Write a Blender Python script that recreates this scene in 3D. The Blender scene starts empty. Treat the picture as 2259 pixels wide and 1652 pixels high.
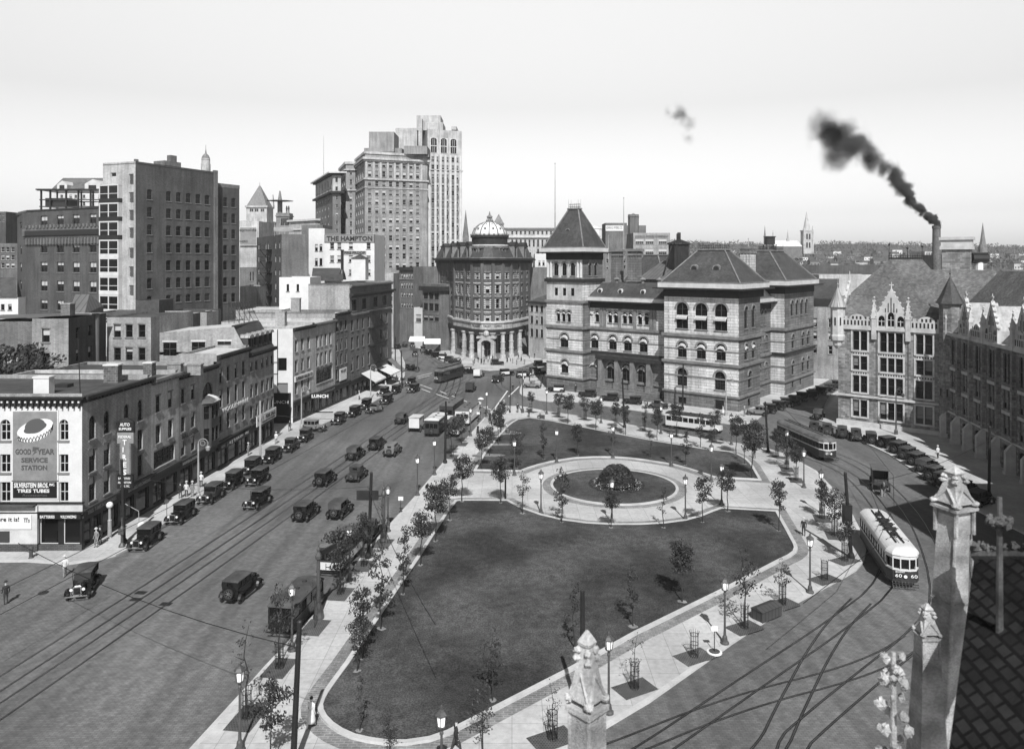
import bpy, bmesh, math, random
from mathutils import Vector, Matrix
from mathutils.geometry import tessellate_polygon
PI = math.pi
H, F, CX, HG, HZ = 26.0, 1660.0, 1129.5, 602.0, 577.0
S = (HG - HZ) / F            # the ground falls gently away from the viewer
random.seed(11)
sc = bpy.context.scene
col = sc.collection
# ---------------- camera, sky, sun, exposure
cam_d = bpy.data.cameras.new("camera"); cam = bpy.data.objects.new("camera", cam_d); col.objects.link(cam)
cam.location = (0, 0, H); cam.rotation_euler = (math.radians(90), 0, 0)
cam_d.sensor_width = 36; cam_d.lens = 36 * F / 2259; cam_d.shift_y = -(826 - HZ) / 2259
cam_d.clip_start = 0.5; cam_d.clip_end = 9000
sc.camera = cam
cam_d.dof.use_dof = True; cam_d.dof.focus_distance = 170; cam_d.dof.aperture_fstop = 1.0      # the wide-open lens leaves the nearest masonry soft
ELEV = math.radians(46); AZX = -0.09
w = bpy.data.worlds.new("World"); sc.world = w; w.use_nodes = True
nt = w.node_tree; nt.nodes.clear()
sky = nt.nodes.new("ShaderNodeTexSky"); sky.sky_type = 'NISHITA'; sky.sun_disc = False
sky.sun_elevation = ELEV; sky.sun_rotation = math.radians(180); sky.dust_density = 3.0; sky.air_density = 1.0
bw = nt.nodes.new("ShaderNodeRGBToBW"); bg = nt.nodes.new("ShaderNodeBackground"); bg.inputs[1].default_value = 0.1
wo = nt.nodes.new("ShaderNodeOutputWorld")
# hazy low sky bright; higher sky dimmed to cut the fill light
tc = nt.nodes.new("ShaderNodeTexCoord"); sx = nt.nodes.new("ShaderNodeSeparateXYZ"); rp = nt.nodes.new("ShaderNodeValToRGB"); mx = nt.nodes.new("ShaderNodeMix")
mx.data_type = 'RGBA'; mx.blend_type = 'MULTIPLY'; mx.inputs[0].default_value = 1.0
cr = rp.color_ramp; cr.elements[0].position = 0.0; cr.elements[0].color = (2.7, 2.7, 2.7, 1); cr.elements[1].position = .75; cr.elements[1].color = (.22, .22, .22, 1)
for ps, vl in ((.06, 1.6), (.2, 1.5), (.345, 2.3), (.42, .3)):
 e_ = cr.elements.new(ps); e_.color = (vl, vl, vl, 1)
nt.links.new(tc.outputs['Generated'], sx.inputs[0]); nt.links.new(sx.outputs[2], rp.inputs[0])
nt.links.new(sky.outputs[0], bw.inputs[0]); nt.links.new(bw.outputs[0], mx.inputs[6]); nt.links.new(rp.outputs[0], mx.inputs[7]); nt.links.new(mx.outputs[2], bg.inputs[0]); nt.links.new(bg.outputs[0], wo.inputs[0])
sd = bpy.data.lights.new("sun", 'SUN'); so = bpy.data.objects.new("sun", sd); col.objects.link(so)
sd.energy = 5.0; sd.angle = math.radians(0.5); sd.color = (1, 1, 1)
so.location = (0, -60, 120); so.rotation_euler = (PI / 2 - ELEV, 0, -math.atan(AZX))
sc.view_settings.view_transform = 'Standard'; sc.view_settings.look = 'None'
sc.view_settings.exposure = 0.75; sc.view_settings.gamma = 1.0
sc.cycles.max_bounces = 5; sc.cycles.diffuse_bounces = 2; sc.cycles.volume_bounces = 0
sc.cycles.transparent_max_bounces = 8
def gz(y): return -S * min(y, 430.0)
def P(u, v, up=0.0):
 y = H * F / (v - HG); x = (u - CX) * y / F
 return Vector((x, y, gz(y) + up))
def XY(u, v): p = P(u, v); return (p.x, p.y)
def X_(u, Y): return (u - CX) * Y / F
def Z_(v, Y): return H - (v - HZ) * Y / F
def UV_(x, y): return (CX + F * x / y, HG + H * F / y)
# ---------------- materials (all greys: the place as the film saw it)
MATS = {}; KEEP = ('frosted_glass', 'lit_lantern')
def _mat(name):
 m = bpy.data.materials.new(name); m.use_nodes = True
 n = m.node_tree.nodes; b = n["Principled BSDF"]
 return m, m.node_tree, n, b
def g3(v): return (v, v, v, 1)
def mat(name, c=0.3, rough=0.8, kind='noise', amp=0.15, scale=1.0, metal=0.0, c2=None, bump=0.0, size=(0.5, 0.22), mortar=0.02, spec=0.3):
 if name in MATS: return MATS[name]
 if not metal and name not in KEEP: c *= .58; c2 = c2 * .58 if c2 is not None else None
 m, t, n, b = _mat(name); L = t.links
 b.inputs['Roughness'].default_value = rough; b.inputs['Metallic'].default_value = metal
 b.inputs['Specular IOR Level'].default_value = spec
 uv = n.new('ShaderNodeUVMap'); uv.uv_map = 'UVMap'
 geo = n.new('ShaderNodeTexCoord')
 def noise(sc_, src, det=4):
  x = n.new('ShaderNodeTexNoise'); x.inputs['Scale'].default_value = sc_; x.inputs['Detail'].default_value = det
  L.new(src, x.inputs['Vector']); return x.outputs['Fac']
 def ramp(src, a, bb, p0=0.3, p1=0.7):
  r = n.new('ShaderNodeValToRGB'); r.color_ramp.elements[0].position = p0; r.color_ramp.elements[1].position = p1
  r.color_ramp.elements[0].color = g3(a); r.color_ramp.elements[1].color = g3(bb)
  L.new(src, r.inputs[0]); return r.outputs[0]
 def mul(a, bb):
  x = n.new('ShaderNodeMix'); x.data_type = 'RGBA'; x.blend_type = 'MULTIPLY'; x.inputs[0].default_value = 1
  L.new(a, x.inputs[6]); L.new(bb, x.inputs[7]); return x.outputs[2]
 lo, hi = 1 - amp, 1 + amp
 if kind == 'flat':
  b.inputs['Base Color'].default_value = g3(c)
 else:
  if kind in ('noise', 'metal'):
   base = ramp(noise(0.6 * scale, geo.outputs['Object']), c * lo, c * hi)
   fine = ramp(noise(7 * scale, geo.outputs['Object']), lo, 1.0)
   out = mul(mul(base, fine), ramp(noise(1.4, geo.outputs['Object'], 6), 1 - amp * .9, 1.0, .35, .6))
  elif kind in ('brick', 'block', 'slate', 'paver'):
   bt = n.new('ShaderNodeTexBrick'); L.new(uv.outputs[0], bt.inputs['Vector'])
   bt.inputs['Scale'].default_value = 1.0
   bt.inputs['Brick Width'].default_value = size[0]; bt.inputs['Row Height'].default_value = size[1]
   bt.inputs['Mortar Size'].default_value = mortar; bt.inputs['Bias'].default_value = 0
   bt.inputs['Color1'].default_value = g3(c * (1 - amp)); bt.inputs['Color2'].default_value = g3(c * (1 + amp))
   bt.inputs['Mortar'].default_value = g3(c2 if c2 is not None else c * 0.6)
   big = ramp(noise(0.25 * scale, geo.outputs['Object']), 0.7, 1.18)
   mp = n.new('ShaderNodeMapping'); mp.inputs['Scale'].default_value = (1.6, 1.6, .14); L.new(geo.outputs['Object'], mp.inputs['Vector'])
   out = mul(mul(mul(bt.outputs['Color'], big), ramp(noise(1.0, mp.outputs[0], 5), .8, 1.1, .36, .62)), ramp(noise(3.0, geo.outputs['Object']), 0.8, 1.08))
  elif kind == 'seam':
   wv = n.new('ShaderNodeTexWave'); wv.wave_type = 'BANDS'; wv.bands_direction = 'X'
   wv.inputs['Scale'].default_value = size[0]; L.new(uv.outputs[0], wv.inputs['Vector'])
   out = mul(ramp(wv.outputs['Fac'], c * 0.45, c, 0.02, 0.14), ramp(noise(0.5, geo.outputs['Object']), 0.8, 1.15))
  elif kind == 'stripe':
   wv = n.new('ShaderNodeTexWave'); wv.wave_type = 'BANDS'; wv.bands_direction = 'X'
   wv.inputs['Scale'].default_value = size[0]; L.new(uv.outputs[0], wv.inputs['Vector'])
   out = ramp(wv.outputs['Fac'], c, c2 or 0.1, 0.48, 0.52)
  elif kind == 'grass':
   base = ramp(noise(0.12, geo.outputs['Object'], 5), c * 0.62, c * 1.45, 0.38, 0.62)
   out = mul(mul(base, ramp(noise(9, geo.outputs['Object'], 6), 0.45, 1.5, 0.3, 0.7)), ramp(noise(1.3, geo.outputs['Object'], 4), 0.8, 1.25, 0.35, 0.65))
  elif kind == 'leaf':
   oi = n.new('ShaderNodeNewGeometry')
   out = ramp(oi.outputs['Random Per Island'], c * 0.6, c * 1.5, 0.0, 1.0)
  elif kind == 'road':
   bt = n.new('ShaderNodeTexBrick'); L.new(uv.outputs[0], bt.inputs['Vector'])
   bt.inputs['Scale'].default_value = 1.0; bt.inputs['Brick Width'].default_value = .34; bt.inputs['Row Height'].default_value = .16
   bt.inputs['Mortar Size'].default_value = .02
   bt.inputs['Color1'].default_value = g3(c * .86); bt.inputs['Color2'].default_value = g3(c * 1.14); bt.inputs['Mortar'].default_value = g3(c * .7)
   base = ramp(noise(0.05, geo.outputs['Object'], 6), 0.7, 1.2, 0.35, 0.65)
   # worn lighter streaks and oil-dark lanes run along the street
   mp = n.new('ShaderNodeMapping'); mp.inputs['Rotation'].default_value = (0, 0, 0.14); mp.inputs['Scale'].default_value = (0.9, 0.03, 1)
   L.new(geo.outputs['Object'], mp.inputs['Vector'])
   out = mul(mul(mul(bt.outputs['Color'], base), ramp(noise(1.0, mp.outputs[0], 5), 0.78, 1.12, 0.35, 0.65)), ramp(noise(2.2, geo.outputs['Object'], 6), 0.82, 1.15, 0.35, 0.65))
  elif kind == 'concrete':
   bt = n.new('ShaderNodeTexBrick'); L.new(uv.outputs[0], bt.inputs['Vector']); bt.offset = 0
   bt.inputs['Scale'].default_value = 1.0; bt.inputs['Brick Width'].default_value = size[0]; bt.inputs['Row Height'].default_value = size[1]
   bt.inputs['Mortar Size'].default_value = .02
   bt.inputs['Color1'].default_value = g3(c * .92); bt.inputs['Color2'].default_value = g3(c * 1.06); bt.inputs['Mortar'].default_value = g3(c * .62)
   out = mul(mul(bt.outputs['Color'], ramp(noise(0.15, geo.outputs['Object'], 6), 0.8, 1.1, 0.35, 0.65)), ramp(noise(3, geo.outputs['Object'], 6), 0.84, 1.08, 0.3, 0.7))
  L.new(out, b.inputs['Base Color'])
 if bump:
  bp = n.new('ShaderNodeBump'); bp.inputs['Strength'].default_value = bump; bp.inputs['Distance'].default_value = 0.05
  nf = noise(14 * scale, geo.outputs['Object'], 5); L.new(nf, bp.inputs['Height']); L.new(bp.outputs[0], b.inputs['Normal'])
 MATS[name] = m; return m
M_ROAD = mat('stone_road', .165, .75, 'road', bump=.25, spec=.35)
M_GROUND = mat('far_ground', .09, .9, 'noise', amp=.3, scale=.05)
M_WALK = mat('concrete_walk', .56, .85, 'concrete', size=(1.8, 1.8))
M_CURB = mat('granite_curb', .62, .8, 'noise', amp=.12)
M_GRASS = mat('lawn_grass', .07, .95, 'grass', bump=.9, spec=.1)
M_PAVER = mat('brick_paver', .24, .85, 'paver', size=(.5, .22), mortar=.03, c2=.36)
M_RAIL = mat('rail_groove', .03, .5, 'noise', amp=.3)
M_RAILTOP = mat('rail_steel', .35, .3, 'noise', metal=1.0)
M_PATCH = mat('trackbed_paving', .11, .8, 'road')
M_WHITE = mat('white_stucco', .72, .85, 'noise', amp=.07, scale=.8)
M_OFFW = mat('pale_limestone', .52, .85, 'block', amp=.06, size=(1.2, .5), c2=.45)
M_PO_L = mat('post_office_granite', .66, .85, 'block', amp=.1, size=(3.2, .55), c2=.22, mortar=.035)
M_PO_D = mat('weathered_shaded_granite', .19, .85, 'block', amp=.2, size=(3.2, .55), c2=.07, mortar=.03)  # weathered stone; the side walls' shade is also put into this tone
M_TRIM = mat('stone_trim', .24, .8, 'noise', amp=.25, scale=1.2)
M_TRIMD = mat('dark_cornice', .03, .8, 'noise', amp=.3)  # near-black trim for cornices, friezes and slots
M_TRIMW = mat('pale_trim', .66, .8, 'noise', amp=.12)
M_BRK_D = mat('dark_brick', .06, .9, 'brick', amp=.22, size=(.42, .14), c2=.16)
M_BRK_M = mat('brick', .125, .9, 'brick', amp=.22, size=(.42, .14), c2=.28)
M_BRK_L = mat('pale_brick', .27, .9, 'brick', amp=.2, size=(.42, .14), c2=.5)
M_BRK_P = mat('painted_brick', .4, .9, 'brick', amp=.1, size=(.42, .14), c2=.24)
M_PAINT_L = mat('light_painted_brick', .5, .9, 'brick', amp=.08, size=(.42, .14), c2=.42)
M_SLATE = mat('slate_roof', .075, .7, 'slate', amp=.25, size=(.5, .28), c2=.05, mortar=.03)
M_SLATE2 = mat('worn_slate', .17, .8, 'slate', amp=.3, size=(.42, .22), c2=.09, mortar=.02)
M_TAR = mat('tar_roof', .085, .9, 'noise', amp=.3, scale=.6)
M_GRAVEL = mat('pale_roof_gravel', .62, .95, 'noise', amp=.15)
M_SEAM = mat('standing_seam_metal', .14, .5, 'seam', size=(0.35,))
M_SEAML = mat('pale_seam_metal', .34, .5, 'seam', size=(0.5,))
M_PANE = mat('window_glass', .008, .1, 'flat', spec=.3)
M_BLIND = mat('window_blind', .5, .8, 'flat')
M_BLINDM = mat('grey_blind', .2, .8, 'flat')
M_FRAME_L = mat('light_sash_paint', .6, .6, 'flat')
M_FRAME_D = mat('dark_sash_paint', .05, .6, 'flat')
M_BLACK = mat('black_paint', .012, .35, 'flat', spec=.5)
M_IRON = mat('dark_iron', .03, .5, 'noise', amp=.3)
M_LAMPP = mat('lamp_post_paint', .1, .5, 'noise', amp=.25)
M_GLOBE = mat('frosted_glass', .85, .4, 'flat')
M_WOOD = mat('dark_timber', .06, .8, 'seam', size=(0.8,))
M_POLEW = mat('creosoted_pole', .018, .7, 'noise', amp=.4)
M_STEELL = mat('light_painted_steel', .4, .5, 'noise', amp=.15)
M_SIGNW = mat('white_sign_paint', .82, .6, 'noise', amp=.05)
M_SIGNG = mat('grey_sign_paint', .27, .7, 'noise', amp=.14)
M_SIGND = mat('dark_sign_paint', .02, .5, 'noise', amp=.3)
M_LETTER_W = mat('white_lettering', .85, .6, 'flat')
M_LETTER_D = mat('dark_lettering', .03, .7, 'flat')
M_LETTER_G = mat('faded_lettering', .09, .8, 'flat')
M_AWN = mat('striped_awning', .85, .8, 'stripe', size=(1.6,), c2=.08)
M_AWNL = mat('pale_canvas', .72, .9, 'noise', amp=.08)
M_AWND = mat('grey_canvas', .2, .9, 'noise', amp=.15)
M_GOTH = mat('gothic_limestone', .62, .8, 'noise', amp=.16, scale=1.4)
M_GWALL = mat('coursed_sandstone', .27, .85, 'block', amp=.38, size=(.7, .33), c2=.2, mortar=.02)
M_BRK_HZ = mat('hazed_brick', .34, .9, 'brick', amp=.1, size=(.42, .14), c2=.3)  # brick lightened for distance, the haze is put into its colour
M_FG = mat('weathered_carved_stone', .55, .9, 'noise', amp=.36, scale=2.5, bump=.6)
M_FGD = mat('shaded_carved_stone', .12, .9, 'noise', amp=.5, scale=2.5)  # dark copy of the carved stone, shade mixed into the colour
M_EARTH = mat('pale_dirt', .3, .95, 'noise', amp=.35, scale=3)
M_CLAY = mat('chimney_brick', .13, .9, 'brick', amp=.4, size=(.5, .25), c2=.25)
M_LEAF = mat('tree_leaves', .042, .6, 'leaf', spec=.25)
M_LEAFF = mat('far_foliage', .11, .9, 'noise', spec=.1)  # far leaves lightened, distance haze coloured in
M_BARK = mat('tree_bark', .05, .9, 'noise', amp=.4)
M_FLOWER = mat('pale_flowers', .6, .8, 'leaf')
# ---------------- mesh builder
class MB:
 def __init__(s): s.v = []; s.f = []; s.mi = []; s.cur = 0; s.M = None; s.mats = []
 def use(s, m):
  if not s.mats and s.f: s.mats.append(None)
  if m not in s.mats: s.mats.append(m)
  s.cur = s.mats.index(m); return s
 def add(s, vs, fs):
  o = len(s.v)
  for p in vs:
   p = Vector(p)
   s.v.append(s.M @ p if s.M is not None else p)
  for f in fs: s.f.append([o + i for i in f]); s.mi.append(s.cur)
 def box(s, x0, x1, y0, y1, z0, z1):
  s.add([(x0, y0, z0), (x1, y0, z0), (x1, y1, z0), (x0, y1, z0), (x0, y0, z1), (x1, y0, z1), (x1, y1, z1), (x0, y1, z1)],
    [(0, 3, 2, 1), (4, 5, 6, 7), (0, 1, 5, 4), (1, 2, 6, 5), (2, 3, 7, 6), (3, 0, 4, 7)])
 def taper(s, x0, x1, y0, y1, z0, z1, X0, X1, Y0, Y1):
  s.add([(x0, y0, z0), (x1, y0, z0), (x1, y1, z0), (x0, y1, z0), (X0, Y0, z1), (X1, Y0, z1), (X1, Y1, z1), (X0, Y1, z1)],
    [(0, 3, 2, 1), (4, 5, 6, 7), (0, 1, 5, 4), (1, 2, 6, 5), (2, 3, 7, 6), (3, 0, 4, 7)])
 def prism(s, poly, z0, z1, top=True, bottom=True, slope=None):
  n = len(poly); a = area(poly)
  if a < 0: poly = poly[::-1]
  zz = (lambda p: slope(p)) if slope else (lambda p: 0)
  vs = [(p[0], p[1], z0 + zz(p)) for p in poly] + [(p[0], p[1], z1 + zz(p)) for p in poly]
  fs = [(i, (i + 1) % n, n + (i + 1) % n, n + i) for i in range(n)]
  tr = tessellate_polygon([[Vector((p[0], p[1], 0)) for p in poly]])
  def up(t):
   A, B, C = [poly[i] for i in t]
   return (B[0] - A[0]) * (C[1] - A[1]) - (B[1] - A[1]) * (C[0] - A[0]) > 0
  for t in tr:
   t = tuple(t) if up(t) else tuple(t)[::-1]
   if top: fs.append(tuple(n + i for i in t))
   if bottom: fs.append(t[::-1])
  s.add(vs, fs)
 def tube(s, p, q, r1, r2=None, n=8, caps=True):
  p = Vector(p); q = Vector(q); r2 = r1 if r2 is None else r2; d = (q - p)
  if d.length < 1e-6: return
  d.normalize(); a = d.orthogonal().normalized(); b = d.cross(a)
  vs = []
  for c, r in ((p, r1), (q, r2)):
   for i in range(n):
    t = 2 * PI * i / n; vs.append(c + a * (r * math.cos(t)) + b * (r * math.sin(t)))
  fs = [(i, (i + 1) % n, n + (i + 1) % n, n + i) for i in range(n)]
  if caps: fs += [tuple(range(n))[::-1], tuple(range(n, 2 * n))]
  s.add(vs, fs)
 def lathe(s, prof, c=(0, 0, 0), n=10, rot=0.0):
  vs = []
  for r, z in prof:
   for i in range(n):
    t = 2 * PI * i / n + rot; vs.append((c[0] + r * math.cos(t), c[1] + r * math.sin(t), c[2] + z))
  fs = []
  for k in range(len(prof) - 1):
   for i in range(n):
    fs.append((k * n + i, k * n + (i + 1) % n, (k + 1) * n + (i + 1) % n, (k + 1) * n + i))
  fs.append(tuple(range(n))[::-1]); fs.append(tuple((len(prof) - 1) * n + i for i in range(n)))
  s.add(vs, fs)
 def ball(s, c, r, n=8, m=5, sz=1.0, jit=0.0):
  k0 = len(s.v)
  pr = [(max(r * math.sin(PI * k / m), 1e-3), -r * sz * math.cos(PI * k / m)) for k in range(m + 1)]
  s.lathe(pr, c, n)
  if jit:
   for i in range(k0, len(s.v)): s.v[i] = s.v[i] + Vector([random.uniform(-jit, jit) * r for _ in range(3)])
 def hip(s, poly, z0, z1, inset):
  n = len(poly); q = offset(poly, -inset)
  s.add([(p[0], p[1], z0) for p in poly] + [(p[0], p[1], z1) for p in q],
    [(i, (i + 1) % n, n + (i + 1) % n, n + i) for i in range(n)] + [tuple(range(n, 2 * n))])
 def build(s, name, m, parent=None, smooth=False):
  me = bpy.data.meshes.new(name)
  me.from_pydata([tuple(p) for p in s.v], [], s.f); me.update()
  ms = [x or m for x in s.mats] if s.mats else [m]
  for x in ms: me.materials.append(x)
  if s.mats: me.polygons.foreach_set('material_index', s.mi)
  uvl = me.uv_layers.new(name='UVMap').data
  for p in me.polygons:
   nx, ny, nz = p.normal
   if abs(nz) > 0.97: ax = (1, 0, 0); ay = (0, 1, 0)
   else:
    l = math.hypot(nx, ny); ax = (-ny / l, nx / l, 0); ay = (-nz * nx / l, -nz * ny / l, l)
    if abs(nz) < .05: ay = (0, 0, 1)
   for li in p.loop_indices:
    c = me.vertices[me.loops[li].vertex_index].co
    uvl[li].uv = (c[0] * ax[0] + c[1] * ax[1], c[0] * ay[0] + c[1] * ay[1] + c[2] * ay[2])
  if smooth: me.polygons.foreach_set('use_smooth', [True] * len(me.polygons))
  o = bpy.data.objects.new(name, me); col.objects.link(o)
  if parent is not None:
   o.parent = parent
   if parent.get('_w'): o.location = -parent.location if parent.parent is None else (0, 0, 0)
  return o
def area(poly): return 0.5 * sum(poly[i][0] * poly[(i + 1) % len(poly)][1] - poly[(i + 1) % len(poly)][0] * poly[i][1] for i in range(len(poly)))
def offset(poly, d):      # outward by d
 n = len(poly); sgn = 1 if area(poly) > 0 else -1; out = []
 for i in range(n):
  a, b, c = Vector(poly[i - 1][:2]), Vector(poly[i][:2]), Vector(poly[(i + 1) % n][:2])
  e1 = (b - a).normalized(); e2 = (c - b).normalized()
  n1 = Vector((e1.y, -e1.x)) * sgn; n2 = Vector((e2.y, -e2.x)) * sgn
  m = n1 + n2; k = m.length_squared
  m = m * (2 / k) if k > .3 else n1
  if m.length > 2.5: m = m.normalized() * 2.5
  out.append((b.x + m.x * d, b.y + m.y * d))
 return out
def chaikin(poly, it=1):
 for _ in range(it):
  q = []
  for i in range(len(poly)):
   a, b = poly[i], poly[(i + 1) % len(poly)]
   q.append((a[0] * .75 + b[0] * .25, a[1] * .75 + b[1] * .25)); q.append((a[0] * .25 + b[0] * .75, a[1] * .25 + b[1] * .75))
  poly = q
 return poly
def tag(o, label=None, cat=None, group=None, kind=None):
 if label: o['label'] = label
 if cat: o['category'] = cat
 if group: o['group'] = group
 if kind: o['kind'] = kind
 return o
def empty(name, loc, label, cat, group=None, world=False, rz=0.0):
 o = bpy.data.objects.new(name, None); col.objects.link(o); o.location = loc; o.rotation_euler = (0, 0, rz)
 o.empty_display_size = .3
 if world: o['_w'] = 1
 return tag(o, label, cat, group)
def tilt(rz): return (-S * math.cos(rz), S * math.sin(rz), rz)
def dup(root, loc, rot=None, label=None, scale=None):
 def cp(o, par):
  c = o.copy(); col.objects.link(c)
  if par is not None: c.parent = par
  for ch in KIDS.get(o.name, []): cp(ch, c)
  return c
 if root.name not in KIDS or KIDS[root.name] is None: pass
 r = cp(root, None); r.location = loc
 if rot is not None: r.rotation_euler = rot
 if scale is not None: r.scale = scale
 if label: r['label'] = label
 return r
KIDS = {}
def proto(root):          # remember the children once, so copies need no search
 allo = list(bpy.data.objects)
 by = {}
 for o in allo:
  if o.parent is not None: by.setdefault(o.parent.name, []).append(o)
 def walk(o):
  KIDS[o.name] = by.get(o.name, [])
  for c in KIDS[o.name]: walk(c)
 walk(root); root['_p'] = 1
 return root
FIRST = {}
def place(pr, loc, rot, label, scale=None):
 k = pr.name
 if k not in FIRST:
  FIRST[k] = 1; pr.location = loc; pr.rotation_euler = rot; pr['label'] = label
  if scale: pr.scale = scale
  return pr
 return dup(pr, loc, rot, label, scale if scale else (1, 1, 1))
def text(s, origin, d, height, m, parent, width=None, name='lettering', ext=.02, up=(0, 0, 1), bold=0.0):
 cu = bpy.data.curves.new('t', 'FONT'); cu.body = s; cu.size = 1.0; cu.extrude = ext; cu.resolution_u = 2
 cu.offset = bold
 ob = bpy.data.objects.new('t', cu); me = bpy.data.meshes.new_from_object(ob)
 xs = [v.co.x for v in me.vertices]; ys = [v.co.y for v in me.vertices]
 x0, x1, y0, y1 = min(xs), max(xs), min(ys), max(ys)
 sy = height / (y1 - y0); sx = (width / (x1 - x0)) if width else sy
 d = Vector(d).normalized(); upv = Vector(up).normalized(); nrm = d.cross(upv); o = Vector(origin)
 for v in me.vertices:
  x = (v.co.x - x0) * sx; y = (v.co.y - y0) * sy; z = v.co.z + ext
  v.co = o + d * x + upv * y + nrm * z
 me.materials.clear(); me.materials.append(m)
 if 'UVMap' not in me.uv_layers: me.uv_layers.new(name='UVMap')
 bpy.data.objects.remove(ob); bpy.data.curves.remove(cu)
 o2 = bpy.data.objects.new(name, me); col.objects.link(o2)
 if parent is not None:
  o2.parent = parent
  if parent.get('_w'): o2.location = -parent.location
 return o2
# ---------------- windows and facades
WC = {}; SUR = {}
def window_meshes(w, h, arch, style, fm, var):
 key = (round(w, 2), round(h, 2), arch, style, fm.name, var)
 if key in WC: return WC[key]
 a = w / 2; ah = a if arch == 1 else (a * .35 if arch == 2 else 0); hs = h - ah
 fr = MB(); t = min(.07, w * .07); y0, y1 = .16, .24
 fr.box(-a, -a + t, y0, y1, 0, hs); fr.box(a - t, a, y0, y1, 0, hs); fr.box(-a + t, a - t, y0, y1, 0, t)
 N = 8
 def arc(r, k): th = PI - PI * k / N; return (r * math.cos(th), hs + (r * math.sin(th)) * (ah / a if a else 0))
 if arch:
  for k in range(N):
   o0 = arc(a, k); o1 = arc(a, k + 1); i0 = arc(a - t, k); i1 = arc(a - t, k + 1)
   fr.add([(o0[0], y0, o0[1]), (o1[0], y0, o1[1]), (i1[0], y0, i1[1]), (i0[0], y0, i0[1]),
     (o0[0], y1, o0[1]), (o1[0], y1, o1[1]), (i1[0], y1, i1[1]), (i0[0], y1, i0[1])], [(0, 1, 2, 3), (3, 2, 6, 7), (4, 7, 6, 5)])
 else: fr.box(-a + t, a - t, y0, y1, h - t, h)
 if style != 'plain':
  zm = hs * (.5 if not arch else .55)
  fr.box(-a + t, a - t, y0 + .01, y1, zm - t * .4, zm + t * .4)
  if arch: fr.box(-a + t, a - t, y0 + .01, y1, hs - t * .4, hs + t * .4)
 if style in ('cross', 'multi', 'mull'):
  k = t * (.6 if style == 'multi' else 1.0) if style != 'mull' else t * 2.2
  fr.box(-k / 2, k / 2, y0 + .005, y1, t, hs + (ah * .9 if arch else 0) - (t if not arch else 0))
 if style == 'multi':
  for xx in (-a / 2, a / 2): fr.box(xx - t * .2, xx + t * .2, y0 + .012, y1, t, hs - t)
  for zz in (hs * .25, hs * .75): fr.box(-a + t, a - t, y0 + .013, y1, zz - t * .2, zz + t * .2)
 pn = MB(); yp = .22; bl = {0: 0, 1: .5, 2: .32, 3: .0, 4: .7}[var]
 pts = [(-a, 0), (a, 0)] + ([(arc(a, N - k)) for k in range(N + 1)] if arch else [(a, h), (-a, h)])
 pn.use(M_PANE); zb = hs * (1 - bl)
 if bl and not arch:
  pn.add([(-a, yp, 0), (a, yp, 0), (a, yp, zb), (-a, yp, zb)], [(0, 1, 2, 3)])
  pn.use(M_BLIND if var != 4 else M_BLINDM); pn.add([(-a, yp, zb), (a, yp, zb), (a, yp, h), (-a, yp, h)], [(0, 1, 2, 3)])
 else: pn.add([(p[0], yp, p[1]) for p in pts], [tuple(range(len(pts)))])
 WC[key] = (fr, pn, {}); return WC[key]
def mesh_of(mb, name, m):
 o = mb.build(name, m); me = o.data; bpy.data.objects.remove(o); return me
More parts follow.
